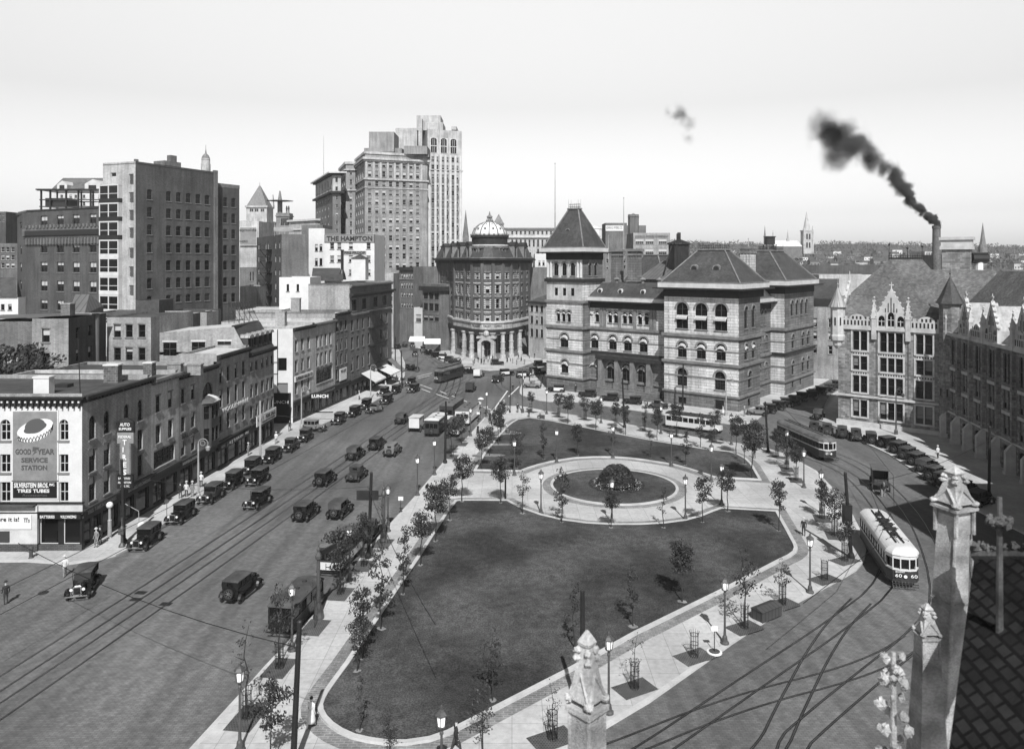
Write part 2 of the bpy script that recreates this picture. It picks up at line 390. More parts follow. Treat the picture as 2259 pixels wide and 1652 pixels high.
class Bld:
 """a building: an Empty whose parts are wall, windows, roof, trim..."""
 def __init__(s, name, label, x, y, cat='building', group=None):
  s.root = empty(name, (x, y, gz(y)), label, cat, group, world=True)
  s.wall = MB(); s.wins = []; s.trim = MB(); s.sur = {}
 def face(s, A, B, z0, z1, ops=(), depth=.26, m=None):
  """A->B left to right seen from outside; ops: (centre s, sill z, w, h, arch, style, frame mat, variant)"""
  A = Vector(A[:2]); B = Vector(B[:2]); d = (B - A); Ln = d.length; d.normalize(); inn = Vector((-d.y, d.x))
  W = s.wall
  if m: W.use(m)
  def pt(x, z, y=0.0): return (A.x + d.x * x + inn.x * y, A.y + d.y * x + inn.y * y, z)
  ops = [o for o in ops if o[0] - o[2] / 2 > .03 and o[0] + o[2] / 2 < Ln - .03 and o[1] > z0 + .02 and o[1] + o[3] < z1 - .02]
  xs = sorted({0.0, Ln} | {round(o[0] - o[2] / 2, 4) for o in ops} | {round(o[0] + o[2] / 2, 4) for o in ops})
  zs = sorted({z0, z1} | {round(o[1], 4) for o in ops} | {round(o[1] + o[3], 4) for o in ops})
  rect = [(o[0] - o[2] / 2, o[0] + o[2] / 2, o[1], o[1] + o[3]) for o in ops]
  for j in range(len(zs) - 1):
   zc = (zs[j] + zs[j + 1]) / 2; run = None
   act = [r for r in rect if r[2] < zc < r[3]]
   for i in range(len(xs) - 1):
    xc = (xs[i] + xs[i + 1]) / 2
    hole = any(r[0] < xc < r[1] for r in act)
    if not hole and run is None: run = xs[i]
    if hole and run is not None:
     W.add([pt(run, zs[j]), pt(xs[i], zs[j]), pt(xs[i], zs[j + 1]), pt(run, zs[j + 1])], [(0, 1, 2, 3)]); run = None
   if run is not None:
    W.add([pt(run, zs[j]), pt(Ln, zs[j]), pt(Ln, zs[j + 1]), pt(run, zs[j + 1])], [(0, 1, 2, 3)])
  rz = math.atan2(d.y, d.x)
  for o in ops:
   cx, zb, w, h, arch, style, fm, var = o
   a = w / 2; ah = a if arch == 1 else (a * .35 if arch == 2 else 0); hs = h - ah; x0, x1 = cx - a, cx + a; zt = zb + h
   D = depth
   W.add([pt(x0, zb), pt(x1, zb), pt(x1, zb, D), pt(x0, zb, D)], [(0, 1, 2, 3)])
   W.add([pt(x0, zb), pt(x0, zb, D), pt(x0, zb + hs, D), pt(x0, zb + hs)], [(0, 1, 2, 3)])
   W.add([pt(x1, zb), pt(x1, zb + hs), pt(x1, zb + hs, D), pt(x1, zb, D)], [(0, 1, 2, 3)])
   if arch:
    N = 8
    ar = [(cx - a * math.cos(PI * k / N), zb + hs + ah * math.sin(PI * k / N)) for k in range(N + 1)]
    for k in range(N):
     p, q = ar[k], ar[k + 1]
     W.add([pt(*p), pt(*q), pt(q[0], q[1], D), pt(p[0], p[1], D)], [(0, 3, 2, 1)])
     cn = (x0, zt) if k < N / 2 else (x1, zt)
     W.add([pt(*p), pt(*q), pt(*cn)], [(0, 1, 2)])
    W.add([pt(x0, zt), pt(*ar[N // 2]), pt(x1, zt)], [(0, 1, 2)])
   else:
    W.add([pt(x0, zt), pt(x0, zt, D), pt(x1, zt, D), pt(x1, zt)], [(0, 1, 2, 3)])
   s.wins.append((Vector(pt(cx, zb)), rz, w, h, arch, style, fm, var, Vector((inn.x, inn.y, 0))))
  return s
 def _sur(s, A, B, op, it):
  A = Vector(A[:2]); d = (Vector(B[:2]) - A).normalized(); c = A + d * op[0]
  s.sur.setdefault((round(c.x, 1), round(c.y, 1), round(op[1], 1)), []).append(it)
 def sill(s, A, B, op, out=.12, h=.14, ex=.12): s._sur(A, B, op, ('s', out, h, ex))
 def lintel(s, A, B, op, out=.06, h=.22, ex=.1): s._sur(A, B, op, ('l', out, h, ex))
 def hood(s, A, B, op, out=.12, t=.28): s._sur(A, B, op, ('h', out, t, 0))
 def surmesh(s, w, h, its):
  mb = MB()
  for k, out, q, ex in its:
   if k == 's': mb.box(-w / 2 - ex, w / 2 + ex, -out, .05, -q, -.004)
   elif k == 'l': mb.box(-w / 2 - ex, w / 2 + ex, -out, .05, h + .004, h + q)
   else:
    a = w / 2; N = 10
    for j in range(N):
     t0, t1 = PI * j / N, PI * (j + 1) / N
     c = [(r * math.cos(tt), h - a + r * math.sin(tt)) for r, tt in ((a + .02, t0), (a + q, t0), (a + q, t1), (a + .02, t1))]
     mb.add([(x, -out, z) for x, z in c] + [(x, .02, z) for x, z in c], [(0, 1, 2, 3), (0, 4, 5, 1), (1, 5, 6, 2), (2, 6, 7, 3), (3, 7, 4, 0)])
  return mb
 def band(s, poly, z0, z1, out, m=None, mb=None):
  mb = mb or s.trim
  if m: mb.use(m)
  mb.prism(offset(poly, out), z0, z1)
 def finish(s, wm, tm=None, sm=None):
  if s.wall.f: s.wall.build('wall', wm, s.root)
  if s.trim.f: s.trim.build('cornice', tm or M_TRIM, s.root)
  sm = sm or M_TRIM
  camp = Vector((0, 0, H))
  ws = sorted(s.wins, key=lambda q: -(q[2] * q[3]) / max((q[0] - camp).length_squared, 1))
  rest_f = {}; rest_p = MB()
  for i, (p, rz, w_, h_, arch, style, fm, var, inn) in enumerate(ws):
   fr, pn, me = window_meshes(w_, h_, arch, style, fm, var)
   if i < 100:
    if 'f' not in me: me['f'] = mesh_of(fr, 'window', fm); me['p'] = mesh_of(pn, 'pane', M_PANE)
    o = bpy.data.objects.new('window', me['f']); col.objects.link(o); o.parent = s.root
    o.location = p - s.root.location; o.rotation_euler = (0, 0, rz)
    q = bpy.data.objects.new('pane', me['p']); col.objects.link(q); q.parent = o
    its = s.sur.get((round(p.x, 1), round(p.y, 1), round(p.z, 1)))
    if its:
     k = (round(w_, 2), round(h_, 2), tuple(its), sm.name)
     if k not in SUR: SUR[k] = mesh_of(s.surmesh(w_, h_, its), 'sill', sm)
     q = bpy.data.objects.new('sill' if its[0][0] == 's' or len(its) < 2 else 'arch_moulding', SUR[k]); col.objects.link(q); q.parent = o
   else:
    Mx = Matrix.Translation(p) @ Matrix.Rotation(rz, 4, 'Z')
    rest_p.use(fm); rest_p.add([Mx @ v for v in fr.v], fr.f)
    its = s.sur.get((round(p.x, 1), round(p.y, 1), round(p.z, 1)))
    if its: sb = s.surmesh(w_, h_, its); rest_p.use(sm); rest_p.add([Mx @ v for v in sb.v], sb.f)
    for f, mi in zip(pn.f, pn.mi):
     rest_p.use(pn.mats[mi]); rest_p.add([Mx @ pn.v[i2] for i2 in f], [tuple(range(len(f)))])
  if rest_p.f: tag(rest_p.build('far_windows', M_PANE, s.root), kind='stuff')
  return s.root
def grid_ops(Ln, n, rows, w, arch=0, style='sash', fm=None, m0=None, m1=None, cols=None, vars=(0, 0, 1, 2)):
 fm = fm or M_FRAME_L; out = []
 if cols is None:
  m0 = m0 if m0 is not None else w; m1 = m1 if m1 is not None else m0
  cols = [m0 + w / 2 + (Ln - m0 - m1 - w) * (i / max(n - 1, 1)) for i in range(n)]
 for zb, h in rows:
  for c in cols: out.append((c, zb, w, h, arch, style, fm, random.choice(vars)))
 return out
def s_of(A, B, u):      # distance along A->B seen at pixel column u
 A = Vector(A[:2]); B = Vector(B[:2]); d = (B - A).normalized(); k = (u - CX) / F
 return (k * A.y - A.x) / (d.x - k * d.y)
def line_u(a, b, u): # point of the line X=a+bY at pixel column u
 y = a / ((u - CX) / F - b); return (a + b * y, y)
# ---------------- setting: ground, roads, park
def far_z(x, y):
 z = gz(y)
 t = min(max((y - 430) / 1000, 0), 1.05)
 z += t * (64 + 5 * math.sin(x * .004 + 1) + 3 * math.sin(x * .011))
 return z
mb = MB(); xs = [-2200, -1500, -1000, -700, -500, -350, -200, -120, -60, 0, 60, 120, 200, 350, 500, 700, 900, 1100, 1400, 1800, 2600]
ys = [-120, -40, 430, 520, 620, 760, 900, 1000, 1100, 1250, 1400, 1480, 1600, 4200]
vs = [(x, y, far_z(x, y) - .02) for y in ys for x in xs]; nx = len(xs)
mb.add(vs, [(j * nx + i, j * nx + i + 1, (j + 1) * nx + i + 1, (j + 1) * nx + i) for j in range(len(ys) - 1) for i in range(nx - 1)])
tag(mb.build('ground', M_GROUND), kind='structure')
def sl(p): return -S * p[1]
def sheet(name, poly, z, m, kind='structure', parent=None):
 b = MB(); tr = tessellate_polygon([[Vector((p[0], p[1], 0)) for p in poly]])
 fs = []
 for t in tr:
  A, B, C = [poly[i] for i in t]
  fs.append(tuple(t) if (B[0] - A[0]) * (C[1] - A[1]) - (B[1] - A[1]) * (C[0] - A[0]) > 0 else tuple(t)[::-1])
 b.add([(p[0], p[1], sl(p) + z) for p in poly], fs)
 o = b.build(name, m, parent)
 if parent is None: tag(o, kind=kind)
 return o
sheet('road', [(-110, 20), (110, 20), (110, 420), (-110, 420)], 0.0, M_ROAD)
def strip(b, pts, w, z, z1=None):
 """flat ribbon along a polyline (world xy); z1: solid of that thickness"""
 n = len(pts); L = []; R = []
 for i in range(n):
  a = Vector(pts[max(i - 1, 0)]); c = Vector(pts[min(i + 1, n - 1)]); d = (c - a).normalized(); nn = Vector((-d.y, d.x)) * (w / 2)
  L.append((pts[i][0] + nn.x, pts[i][1] + nn.y)); R.append((pts[i][0] - nn.x, pts[i][1] - nn.y))
 vs = [(p[0], p[1], sl(p) + z) for p in L] + [(p[0], p[1], sl(p) + z) for p in R]
 fs = [(i, n + i, n + i + 1, i + 1) for i in range(n - 1)]
 b.add(vs, fs)
def smooth(pts, it=2):
 for _ in range(it):
  q = [pts[0]]
  for i in range(len(pts) - 1):
   a, c = pts[i], pts[i + 1]
   q += [(a[0] * .75 + c[0] * .25, a[1] * .75 + c[1] * .25), (a[0] * .25 + c[0] * .75, a[1] * .25 + c[1] * .75)]
  q.append(pts[-1]); pts = q
 return pts
def par(pts, d):     # parallel polyline
 out = []; n = len(pts)
 for i in range(n):
  a = Vector(pts[max(i - 1, 0)]); c = Vector(pts[min(i + 1, n - 1)]); e = (c - a).normalized()
  out.append((pts[i][0] - e.y * d, pts[i][1] + e.x * d))
 return out
def walk(name, poly, h=.15, m=None, curbw=.32):
 poly = poly if area(poly) > 0 else poly[::-1]
 q = offset(poly, -curbw)
 b = MB(); n = len(poly)
 b.add([(p[0], p[1], sl(p) - .05) for p in poly] + [(p[0], p[1], sl(p) + h) for p in poly] + [(p[0], p[1], sl(p) + h) for p in q],
   [(i, (i + 1) % n, n + (i + 1) % n, n + i) for i in range(n)] + [(n + i, n + (i + 1) % n, 2 * n + (i + 1) % n, 2 * n + i) for i in range(n)])
 tag(b.build('kerb', M_CURB), kind='structure')
 sheet(name, q, h, m or M_WALK)
 return poly
# left pavement (in front of the shop row)
LP = [(-110, 67.0), XY(61, 1240), XY(150, 1246), XY(215, 1237), XY(255, 1227), XY(284, 1213), XY(350, 1165), XY(571, 1023), XY(640, 982), XY(700, 942), XY(824, 888), XY(879, 853), XY(893, 830), XY(893, 800), XY(880, 772), (-60, 262), (-110, 262)]
walk('pavement', LP)
# pavement in front of the bank and the buildings beyond
BP = [(-58, 330), XY(900, 757), XY(935, 775), XY(975, 797), XY(1020, 812), XY(1080, 818), XY(1140, 813), XY(1188, 797), XY(1300, 765), (40, 330)]
walk('pavement', BP)
# pavement round the post office
POP = [XY(1145, 868), XY(1152, 874), XY(1200, 887), XY(1300, 899) if False else XY(1250, 885), XY(1340, 893) if False else XY(1345, 897), XY(1460, 915), XY(1560, 930), XY(1625, 938), XY(1660, 934), XY(1700, 905), XY(1760, 873), XY(1830, 838), XY(1900, 800), (60, 300), (22, 300), XY(1180, 805), XY(1165, 825), XY(1150, 850)]
walk('pavement', chaikin(POP, 1))
# forecourt of the gothic office building
GP = [XY(1800, 925), XY(1850, 945), XY(1900, 975), XY(1960, 1003), XY(2040, 1055), XY(2120, 1110), (51, 72), (54, 55), (110, 55), (110, 160), (68, 160), XY(1855, 860)]
walk('pavement', GP)
# park island
IS = [(-19.5, 30), (-18.0, 38), XY(560, 1500), XY(579, 1478), XY(711, 1338), XY(816, 1207), XY(921, 1090), XY(982, 1016), XY(1038, 958), XY(1066, 925), XY(1080, 908), XY(1110, 897), XY(1150, 897), XY(1206, 908), XY(1326, 926), XY(1458, 951), XY(1560, 970), XY(1640, 981), XY(1700, 993), XY(1735, 1004), XY(1801, 1040), XY(1850, 1092), XY(1880, 1135), XY(1900, 1175), XY(1911, 1215), XY(1906, 1240), XY(1890, 1259), XY(1860, 1277), XY(1794, 1312), XY(1724, 1350), XY(1619, 1419), XY(1434, 1550), XY(1340, 1606), (2.0, 40.2), (-3, 36), (-8, 30)]
walk('park_path', IS)
SL = [XY(700, 1563), XY(705, 1549), XY(712, 1536), XY(730, 1510), XY(761, 1468), XY(856, 1325.6), XY(916, 1238), XY(984, 1132), XY(1003, 1108), XY(1016, 1106.5), XY(1121, 1107),
  XY(1135, 1115), XY(1153, 1124), XY(1195, 1139), XY(1243, 1150), XY(1295, 1157), XY(1350, 1160), XY(1410, 1160), XY(1463, 1157), XY(1509, 1151), XY(1545, 1141), XY(1569, 1131), XY(1589, 1124), XY(1716, 1131),
  XY(1738, 1170), XY(1757, 1205), XY(1760, 1214), XY(1757, 1223), XY(1745, 1232), XY(1724, 1242), XY(1595, 1310.6), XY(1434, 1390.6), XY(1408, 1403), XY(1258, 1488), XY(1080, 1581), XY(1035, 1605), XY(992.7, 1627), XY(950, 1642), XY(896, 1650), XY(850, 1650), XY(809, 1644), XY(775, 1636), XY(746, 1623), XY(724, 1608), XY(709, 1592), XY(701, 1577)]
NL = [XY(1045, 1041), XY(1067.7, 1002), XY(1096, 967), XY(1118, 943), XY(1128, 935), XY(1140, 928), XY(1168, 923.6), XY(1218, 931), XY(1318, 951), XY(1443, 975), XY(1557, 993.6), XY(1609, 999), XY(1630, 1006), XY(1648, 1016), XY(1660, 1028), XY(1680, 1062.5), XY(1574, 1056.5),
  XY(1546, 1047), XY(1515, 1037), XY(1481, 1028), XY(1418, 1018), XY(1384, 1014), XY(1350, 1012), XY(1310, 1012), XY(1268, 1014), XY(1218, 1022), XY(1190, 1029), XY(1168, 1036), XY(1150, 1043)]
CC = (12.35, 91.3)
RI = [(CC[0] + 7.7 * math.cos(2 * PI * k / 56), CC[1] + 7.7 * math.sin(2 * PI * k / 56)) for k in range(56)]
def lawn(poly, cw=.34):
 if area(poly) < 0: poly = poly[::-1]
 n = len(poly); q = offset(poly, -cw); z0, z1, zg = .15, .30, .25
 b = MB()
 b.add([(p[0], p[1], sl(p) + z0) for p in poly] + [(p[0], p[1], sl(p) + z1) for p in poly] + [(p[0], p[1], sl(p) + z1) for p in q] + [(p[0], p[1], sl(p) + zg - .03) for p in q],
   [(i, (i + 1) % n, n + (i + 1) % n, n + i) for i in range(n)] + [(n + i, n + (i + 1) % n, 2 * n + (i + 1) % n, 2 * n + i) for i in range(n)] +
   [(2 * n + i, 2 * n + (i + 1) % n, 3 * n + (i + 1) % n, 3 * n + i) for i in range(n)])
 tag(b.build('kerb', M_CURB), kind='structure')
 sheet('lawn', q, zg, M_GRASS)
 # brick edging band on the path outside the kerb
 o1 = offset(poly, .02); o2 = offset(poly, .95); b = MB()
 b.add([(p[0], p[1], sl(p) + .154) for p in o1] + [(p[0], p[1], sl(p) + .154) for p in o2], [(i, n + i, n + (i + 1) % n, (i + 1) % n) for i in range(n)])
 tag(b.build('brick_edging', M_PAVER), kind='structure')
for L_ in (SL, NL, RI): lawn(L_)
# tramway rails: dark groove and bright rail head, each a pair at 1.45 m
TRK = []
def track(pts, name='tram_rails', bed=True):
 pts = smooth(pts, 2)
 if bed:
  b = MB(); strip(b, pts, 2.9, .004); tag(b.build('track_paving', M_PATCH), kind='structure')
 b = MB()
 for d in (-.725, .725):
  q = par(pts, d); b.use(M_RAIL); strip(b, q, .17, .008); b.use(M_RAILTOP); strip(b, q, .05, .012)
 tag(b.build(name, M_RAIL), kind='structure')
def mid(a, b): return ((a[0] + b[0]) / 2, (a[1] + b[1]) / 2)
t1 = [(-35.5, 30), (-32.0, 50), (-28.6, 70.6), (-19.3, 134), (-15.0, 165), (-9.8, 190), (-3, 208), (8, 226)]
t2 = [(-33.0, 30), (-29.4, 50), (-25.85, 70.6), (-16.6, 134), (-12.2, 162), (-6.5, 184), (1.5, 200), (14, 216)]
track(t1, bed=False); track(t2, bed=False)
track([(-15.6, 160), (-16, 185), (-20, 210), (-30, 245), (-42, 300)], bed=False)
track([(-12.6, 155), (-13, 185), (-17, 212), (-27, 250), (-38, 300)], bed=False)
track([(-2, 196), (-4, 178), (0, 160), (8, 148), (18, 137.5), (30, 124.5), (40, 112), (44, 100), (42, 88), (38.5, 76), XY(1967, 1284), XY(1835, 1386), XY(1700, 1476), XY(1537, 1587), XY(1460, 1640), (4, 38)], bed=False)
track([(8, 215), (2, 190), (3, 166), (12, 152), (22, 141), (34, 128), (44, 116), (47.5, 103), (45.5, 90), (42, 77), XY(2090, 1330), XY(2020, 1410), XY(1920, 1490), XY(1800, 1590), XY(1735, 1650), (14, 37)], bed=False)
track([XY(2020, 1410), XY(1960, 1450), XY(1850, 1492), XY(1690, 1532), XY(1540, 1582), XY(1400, 1640), (2, 39)], bed=False)
track([XY(1900, 1325), XY(1850, 1375), XY(1804, 1443), XY(1769, 1511), XY(1734, 1580), XY(1704, 1649), (11, 38)], bed=False)
# painted crossing lines
b = MB()
for a, c in (((927, 848.6), (953, 858)), ((930, 858), (949, 865)), ((962, 869), (1000, 882.8)), ((971, 863), (984.7, 869)), ((996.6, 873), (1039, 889.6)), ((1051, 893), (1090, 906)), ((1087, 907), (1119.7, 862)), ((1122, 875), (1145, 852.6)), ((920, 830.6), (953, 823)), ((922, 834.5), (953, 827.5)), ((1030, 809.6), (1062, 805)), ((1027, 814), (1066, 809)), ((1115, 807), (1172, 813))):
 pa, pc = XY(*a), XY(*c); strip(b, [pa, pc], .28, .016)
tag(b.build('road_markings', M_SIGNW), kind='structure')
# tree pits, manholes
# ---------------- the row of shops on the left
A1, B1 = -43.96, .055
A2, B2 = -58.5, .16
def FP(y, a, b, off=0.0): return (a + b * y + off, y)
def rowb(name, label, a, b, u0, u1, ztop, depth, wallm, rows, cols, w, fm=None, style='sash', arch0=0, wide=None, corn=.5, ccol=M_TRIMD, roof=M_TAR, shop=True, shopm=M_SIGND, y0=None, y1=None, blk=None, slope=True, cat='building', par_=.35, near=True):
 ya = y0 if y0 is not None else line_u(a, b, u0)[1]; yb = y1 if y1 is not None else line_u(a, b, u1)[1]
 Bq = Bld(name, label, a + b * (ya + yb) / 2 - depth / 2, (ya + yb) / 2, cat, 'shop row along the street')
 A = (a + b * ya, ya); B = (a + b * yb, yb); zg = gz(ya) - .3
 C = (B[0] - depth, yb + .0); D = (A[0] - depth, ya)
 Ln = (Vector(B) - Vector(A)).length; ss = lambda u: Vector(line_u(a, b, u)).__sub__(Vector(A)).length
 ops = []; zs = gz((ya + yb) / 2) + 3.9
 for r, (zb, h) in enumerate(rows):
  for c in cols:
   ops.append((ss(c), zb, w, h, arch0 if r == 0 else 0, style, fm or M_FRAME_D, random.choice((0, 0, 0, 1, 2))))
 if wide:
  for (u_, zb, w_, h_, ar, st) in wide: ops.append((ss(u_), zb, w_, h_, ar, st, fm or M_FRAME_D, 0))
 # shop front openings
 sops = []
 if shop:
  n = max(2, int(Ln / 2.6)); wd = (Ln - .5) / n - .35
  for i in range(n): sops.append((.35 + wd / 2 + i * (wd + .35), gz(yb) + .55, wd, 2.35, 0, 'plain' if i % 2 else 'mull', M_FRAME_D, 0))
 Bq.wall.use(wallm)
 Bq.face(A, B, zs, ztop, ops)
 Bq.wall.use(shopm); Bq.face(A, B, zg, zs, sops, depth=.45); Bq.wall.use(wallm)
 for o in ops:
  Bq.sill(A, B, o)
  if not o[4]: Bq.lintel(A, B, o, out=.03, h=.2)
 for (p, q) in ((B, C), (C, D)) + (((D, A),) if near is True else ()): Bq.face(p, q, zg, ztop)
 if near not in (True, None): Bq.wall.use(near); Bq.face(D, A, zg, ztop)
 # cornice, frieze, shop fascia
 d = (Vector(B) - Vector(A)).normalized(); rz = math.atan2(d.y, d.x)
 t = Bq.trim; t.M = Matrix.Translation((A[0], A[1], 0)) @ Matrix.Rotation(rz, 4, 'Z')
 t.use(ccol); t.box(0.02, Ln - .02, -.55, .02, ztop - .18, ztop + .12); t.box(0.02, Ln - .02, -.3, .02, ztop - .5, ztop - .185)
 x = .2
 while x < Ln - .2: t.box(x, x + .16, -.5, -.003, ztop - .42, ztop - .19); x += .62
 t.use(shopm if shopm != M_SIGND else M_WOOD); t.box(0.03, Ln - .03, -.32, .02, zs - .12, zs + .1); t.box(.03, Ln - .03, -.12, .02, zs - .7, zs - .125)
 t.M = None
 Bq.A, Bq.B, Bq.C, Bq.D, Bq.zt, Bq.zs, Bq.Ln, Bq.d = A, B, C, D, ztop, zs, Ln, d; Bq.ss = ss
 rf = MB(); zr = ztop + .1
 pl = [A, B, C, D]; q = offset(pl, -.28)
 rf.add([(q[0][0], q[0][1], zr - .3), (q[1][0], q[1][1], zr - .3), (q[2][0], q[2][1], zr - .1), (q[3][0], q[3][1], zr - .1)], [(0, 1, 2, 3)])
 Bq.root_roof = rf.build('roof', roof, Bq.root)
 pp = MB(); n = 4
 for i in (1, 2, 3):
  a_, b_ = Vector(pl[i]), Vector(pl[(i + 1) % 4]); qa, qb = Vector(q[i]), Vector(q[(i + 1) % 4])
  pp.add([(a_.x, a_.y, ztop), (b_.x, b_.y, ztop), (b_.x, b_.y, ztop + par_), (a_.x, a_.y, ztop + par_), (qa.x, qa.y, zr - .35), (qb.x, qb.y, zr - .35), (qb.x, qb.y, ztop + par_), (qa.x, qa.y, ztop + par_)],
    [(0, 1, 2, 3), (3, 2, 6, 7), (7, 6, 5, 4)])
 pp.build('parapet', wallm, Bq.root)
 return Bq
def chimney(B_, x, y, z, w=1.4, d=.8, h=1.6, m=M_BRK_M, cap=M_WHITE):
 m1 = MB(); m1.use(m); m1.box(x - w / 2, x + w / 2, y - d / 2, y + d / 2, z, z + h); m1.use(cap or m); m1.box(x - w / 2 - .07, x + w / 2 + .07, y - d / 2 - .07, y + d / 2 + .07, z + h, z + h + .14)
 m1.build('chimney', m, B_.root)
# corner tyre shop
b1 = rowb('corner_shop', 'white-fronted corner building with big tyre advertisement and auto supply shop', A1, B1, 181, 334, 13.3, 19, M_BRK_P, [(9.07, 2.25), (5.97, 2.15), (3.2, 2.25)], [204, 236, 279.5, 309.5], 1.05, arch0=1, y0=70.2, near=None)
Y0 = 70.2; xr = b1.A[0]; ys = .0423
def gx(u): return X_(u, Y0)
b1.wall.use(M_WHITE)
L0, R0 = (b1.D[0], Y0 - .02), (xr, Y0 - .02)
ofs = lambda u: gx(u) - L0[0]
ops = []
for u, w_ in ((141, .85), (12, .95), (-120, .95)):
 ops += [(ofs(u), 9.33, w_, 1.95, 1, 'cross', M_FRAME_L, 0), (ofs(u), 6.33, w_, 1.7, 0, 'cross', M_FRAME_L, 0), (ofs(u), 3.6, w_, 1.85, 0, 'cross', M_FRAME_L, 0)]
b1.face(L0, R0, 2.75, 13.3, ops)
for o in ops: b1.sill(L0, R0, o)
b1.wall.use(M_SIGND)
b1.face(L0, R0, -1.4, 2.75, [(ofs(108), -.35, 1.75, 2.55, 0, 'plain', M_FRAME_L, 0), (ofs(158), -.35, 1.55, 2.55, 0, 'plain', M_FRAME_L, 0)], depth=.5)
t = MB(); t.use(M_BLACK)
t.box(L0[0], xr + .35, Y0 - .5, Y0 - .03, 13.22, 13.42); t.box(L0[0], xr + .1, Y0 - .12, Y0 - .025, 12.55, 13.2)
x = xr - .1
t.use(M_WHITE)
while x > L0[0]: t.box(x - .17, x, Y0 - .3, Y0 - .125, 12.86, 13.05); x -= .55
t.use(M_TRIMD); x = xr - .1
while x > L0[0]: t.box(x - .14, x, Y0 - .3, Y0 - .125, 12.35, 12.84); x -= .27 * 2
t.use(M_TRIMW); t.box(gx(0) - 6, xr + .1, Y0 - .14, Y0 - .03, 2.5, 3.5); t.use(M_BLACK); t.box(L0[0], xr + .25, Y0 - .3, Y0 - .025, 3.5, 3.62); t.box(L0[0], xr + .3, Y0 - .35, Y0 - .025, 2.62, 2.75)
t.use(M_BRK_D); t.box(gx(87), xr + .02, Y0 - .12, Y0 - .025, -1.3, -.36)
t.build('shop_front_trim', M_BLACK, b1.root)
# pale single-storey annex under the white wall
an = MB(); an.use(M_TRIMW); an.box(L0[0], gx(87), Y0 - .35, Y0 - .03, -.2, 3.3); an.use(M_BRK_D); an.box(L0[0], gx(87), Y0 - .38, Y0 - .03, -1.35, -.21)
an.use(M_TAR); an.box(L0[0], gx(84), Y0 - .8, Y0 - .02, 3.31, 3.44); an.build('annex_wall', M_TRIMW, b1.root)
wn = MB(); wn.box(gx(5), gx(27), Y0 - .45, Y0 - .37, .0, 1.0); wn.build('notice_board', M_FRAME_D, b1.root)
def sign(name, x0, x1, y, z0, z1, m, border=None, parent=None, th=.06):
 s_ = MB(); s_.use(border or m); s_.box(x0 - (.12 if border else 0), x1 + (.12 if border else 0), y - th, y, z0 - (.12 if border else 0), z1 + (.12 if border else 0))
 if border: s_.use(m); s_.box(x0, x1, y - th - .015, y - th - .002, z0, z1)
 return s_.build(name, m, parent)
yf = Y0 - .1
sg = sign('wall_advertisement', gx(30), gx(127), Y0 - .03, 5.65, 12.04, M_SIGNG, M_WHITE, b1.root)
yy = Y0 - .11
# tyre picture: pale ring with a dark hub and a chequered tread
cx_, cz_ = gx(79), 10.35
def ell(b, rx, rz, cx, cz, y, ang, t0=0, t1=2 * PI, n=28, r2=0.0):
 vs = []; ca, sa = math.cos(ang), math.sin(ang)
 for k in range(n + 1):
  t_ = t0 + (t1 - t0) * k / n
  for q in (1.0, r2):
   x, z = rx * math.cos(t_) * q, rz * math.sin(t_) * q; vs.append((cx + x * ca - z * sa, y, cz + x * sa + z * ca))
 b.add(vs, [(2 * k, 2 * k + 1, 2 * k + 3, 2 * k + 2) for k in range(n)])
tp = MB(); tp.use(M_SIGNW); ell(tp, 1.75, .8, cx_, cz_ - .28, yy, .32); ell(tp, 1.75, .75, cx_, cz_ + .12, yy - .006, .32)
tp.use(M_LETTER_G); ell(tp, 1.12, .42, cx_ + .02, cz_ + .16, yy - .012, .32); ell(tp, .98, .66, cx_ + .0, cz_ + .34, yy - .014, .3)
tp.use(M_LETTER_D)
for k in range(15):
 t_ = PI * 1.06 + PI * .88 * k / 14; ca, sa = math.cos(.32), math.sin(.32)
 p0 = (1.74 * math.cos(t_), .72 * math.sin(t_));
 for sg_ in (-.16, .16):
  q0 = (cx_ + p0[0] * ca - p0[1] * sa, cz_ + .12 + p0[0] * sa + p0[1] * ca); t2_ = t_ + sg_
  p1 = (1.72 * math.cos(t2_), .78 * math.sin(t2_)); q1 = (cx_ + p1[0] * ca - p1[1] * sa, cz_ - .3 + p1[0] * sa + p1[1] * ca)
  tp.add([(q0[0] - .035, yy - .02, q0[1]), (q0[0] + .035, yy - .02, q0[1]), (q1[0] + .035, yy - .02, q1[1]), (q1[0] - .035, yy - .02, q1[1])], [(0, 1, 2, 3)])
tp.build('tyre_picture', M_SIGNW, b1.root)
R = (1, 0, 0)
text('GOOD', (gx(36), yy, 8.05), R, .52, M_LETTER_G, b1.root, 1.45, bold=.02)
text('YEAR', (gx(84), yy, 8.05), R, .52, M_LETTER_G, b1.root, 1.6, bold=.02)
wf = MB(); wf.add([(gx(74), yy, 8.75), (gx(90), yy, 8.7), (gx(79), yy, 8.35), (gx(84), yy, 8.3), (gx(72), yy, 7.9), (gx(77), yy, 8.25), (gx(73), yy, 8.3)], [(0, 1, 2), (0, 2, 6), (2, 3, 4), (5, 2, 4)]); wf.build('winged_emblem', M_LETTER_G, b1.root)
text('SERVICE', (gx(49), yy, 7.3), R, .45, M_LETTER_G, b1.root, 2.45, bold=.02)
text('STATION', (gx(49), yy, 6.6), R, .45, M_LETTER_G, b1.root, 2.4, bold=.02)
sign('name_board', gx(30), gx(127), Y0 - .03, 3.98, 5.5, M_SIGND, M_WHITE, b1.root)
text('SILVERSTEIN BROS.', (gx(33), yy, 4.95), R, .45, M_LETTER_W, b1.root, 3.2, bold=.02); text('INC.', (gx(111), yy, 5.12), R, .24, M_LETTER_W, b1.root, .5, bold=.02)
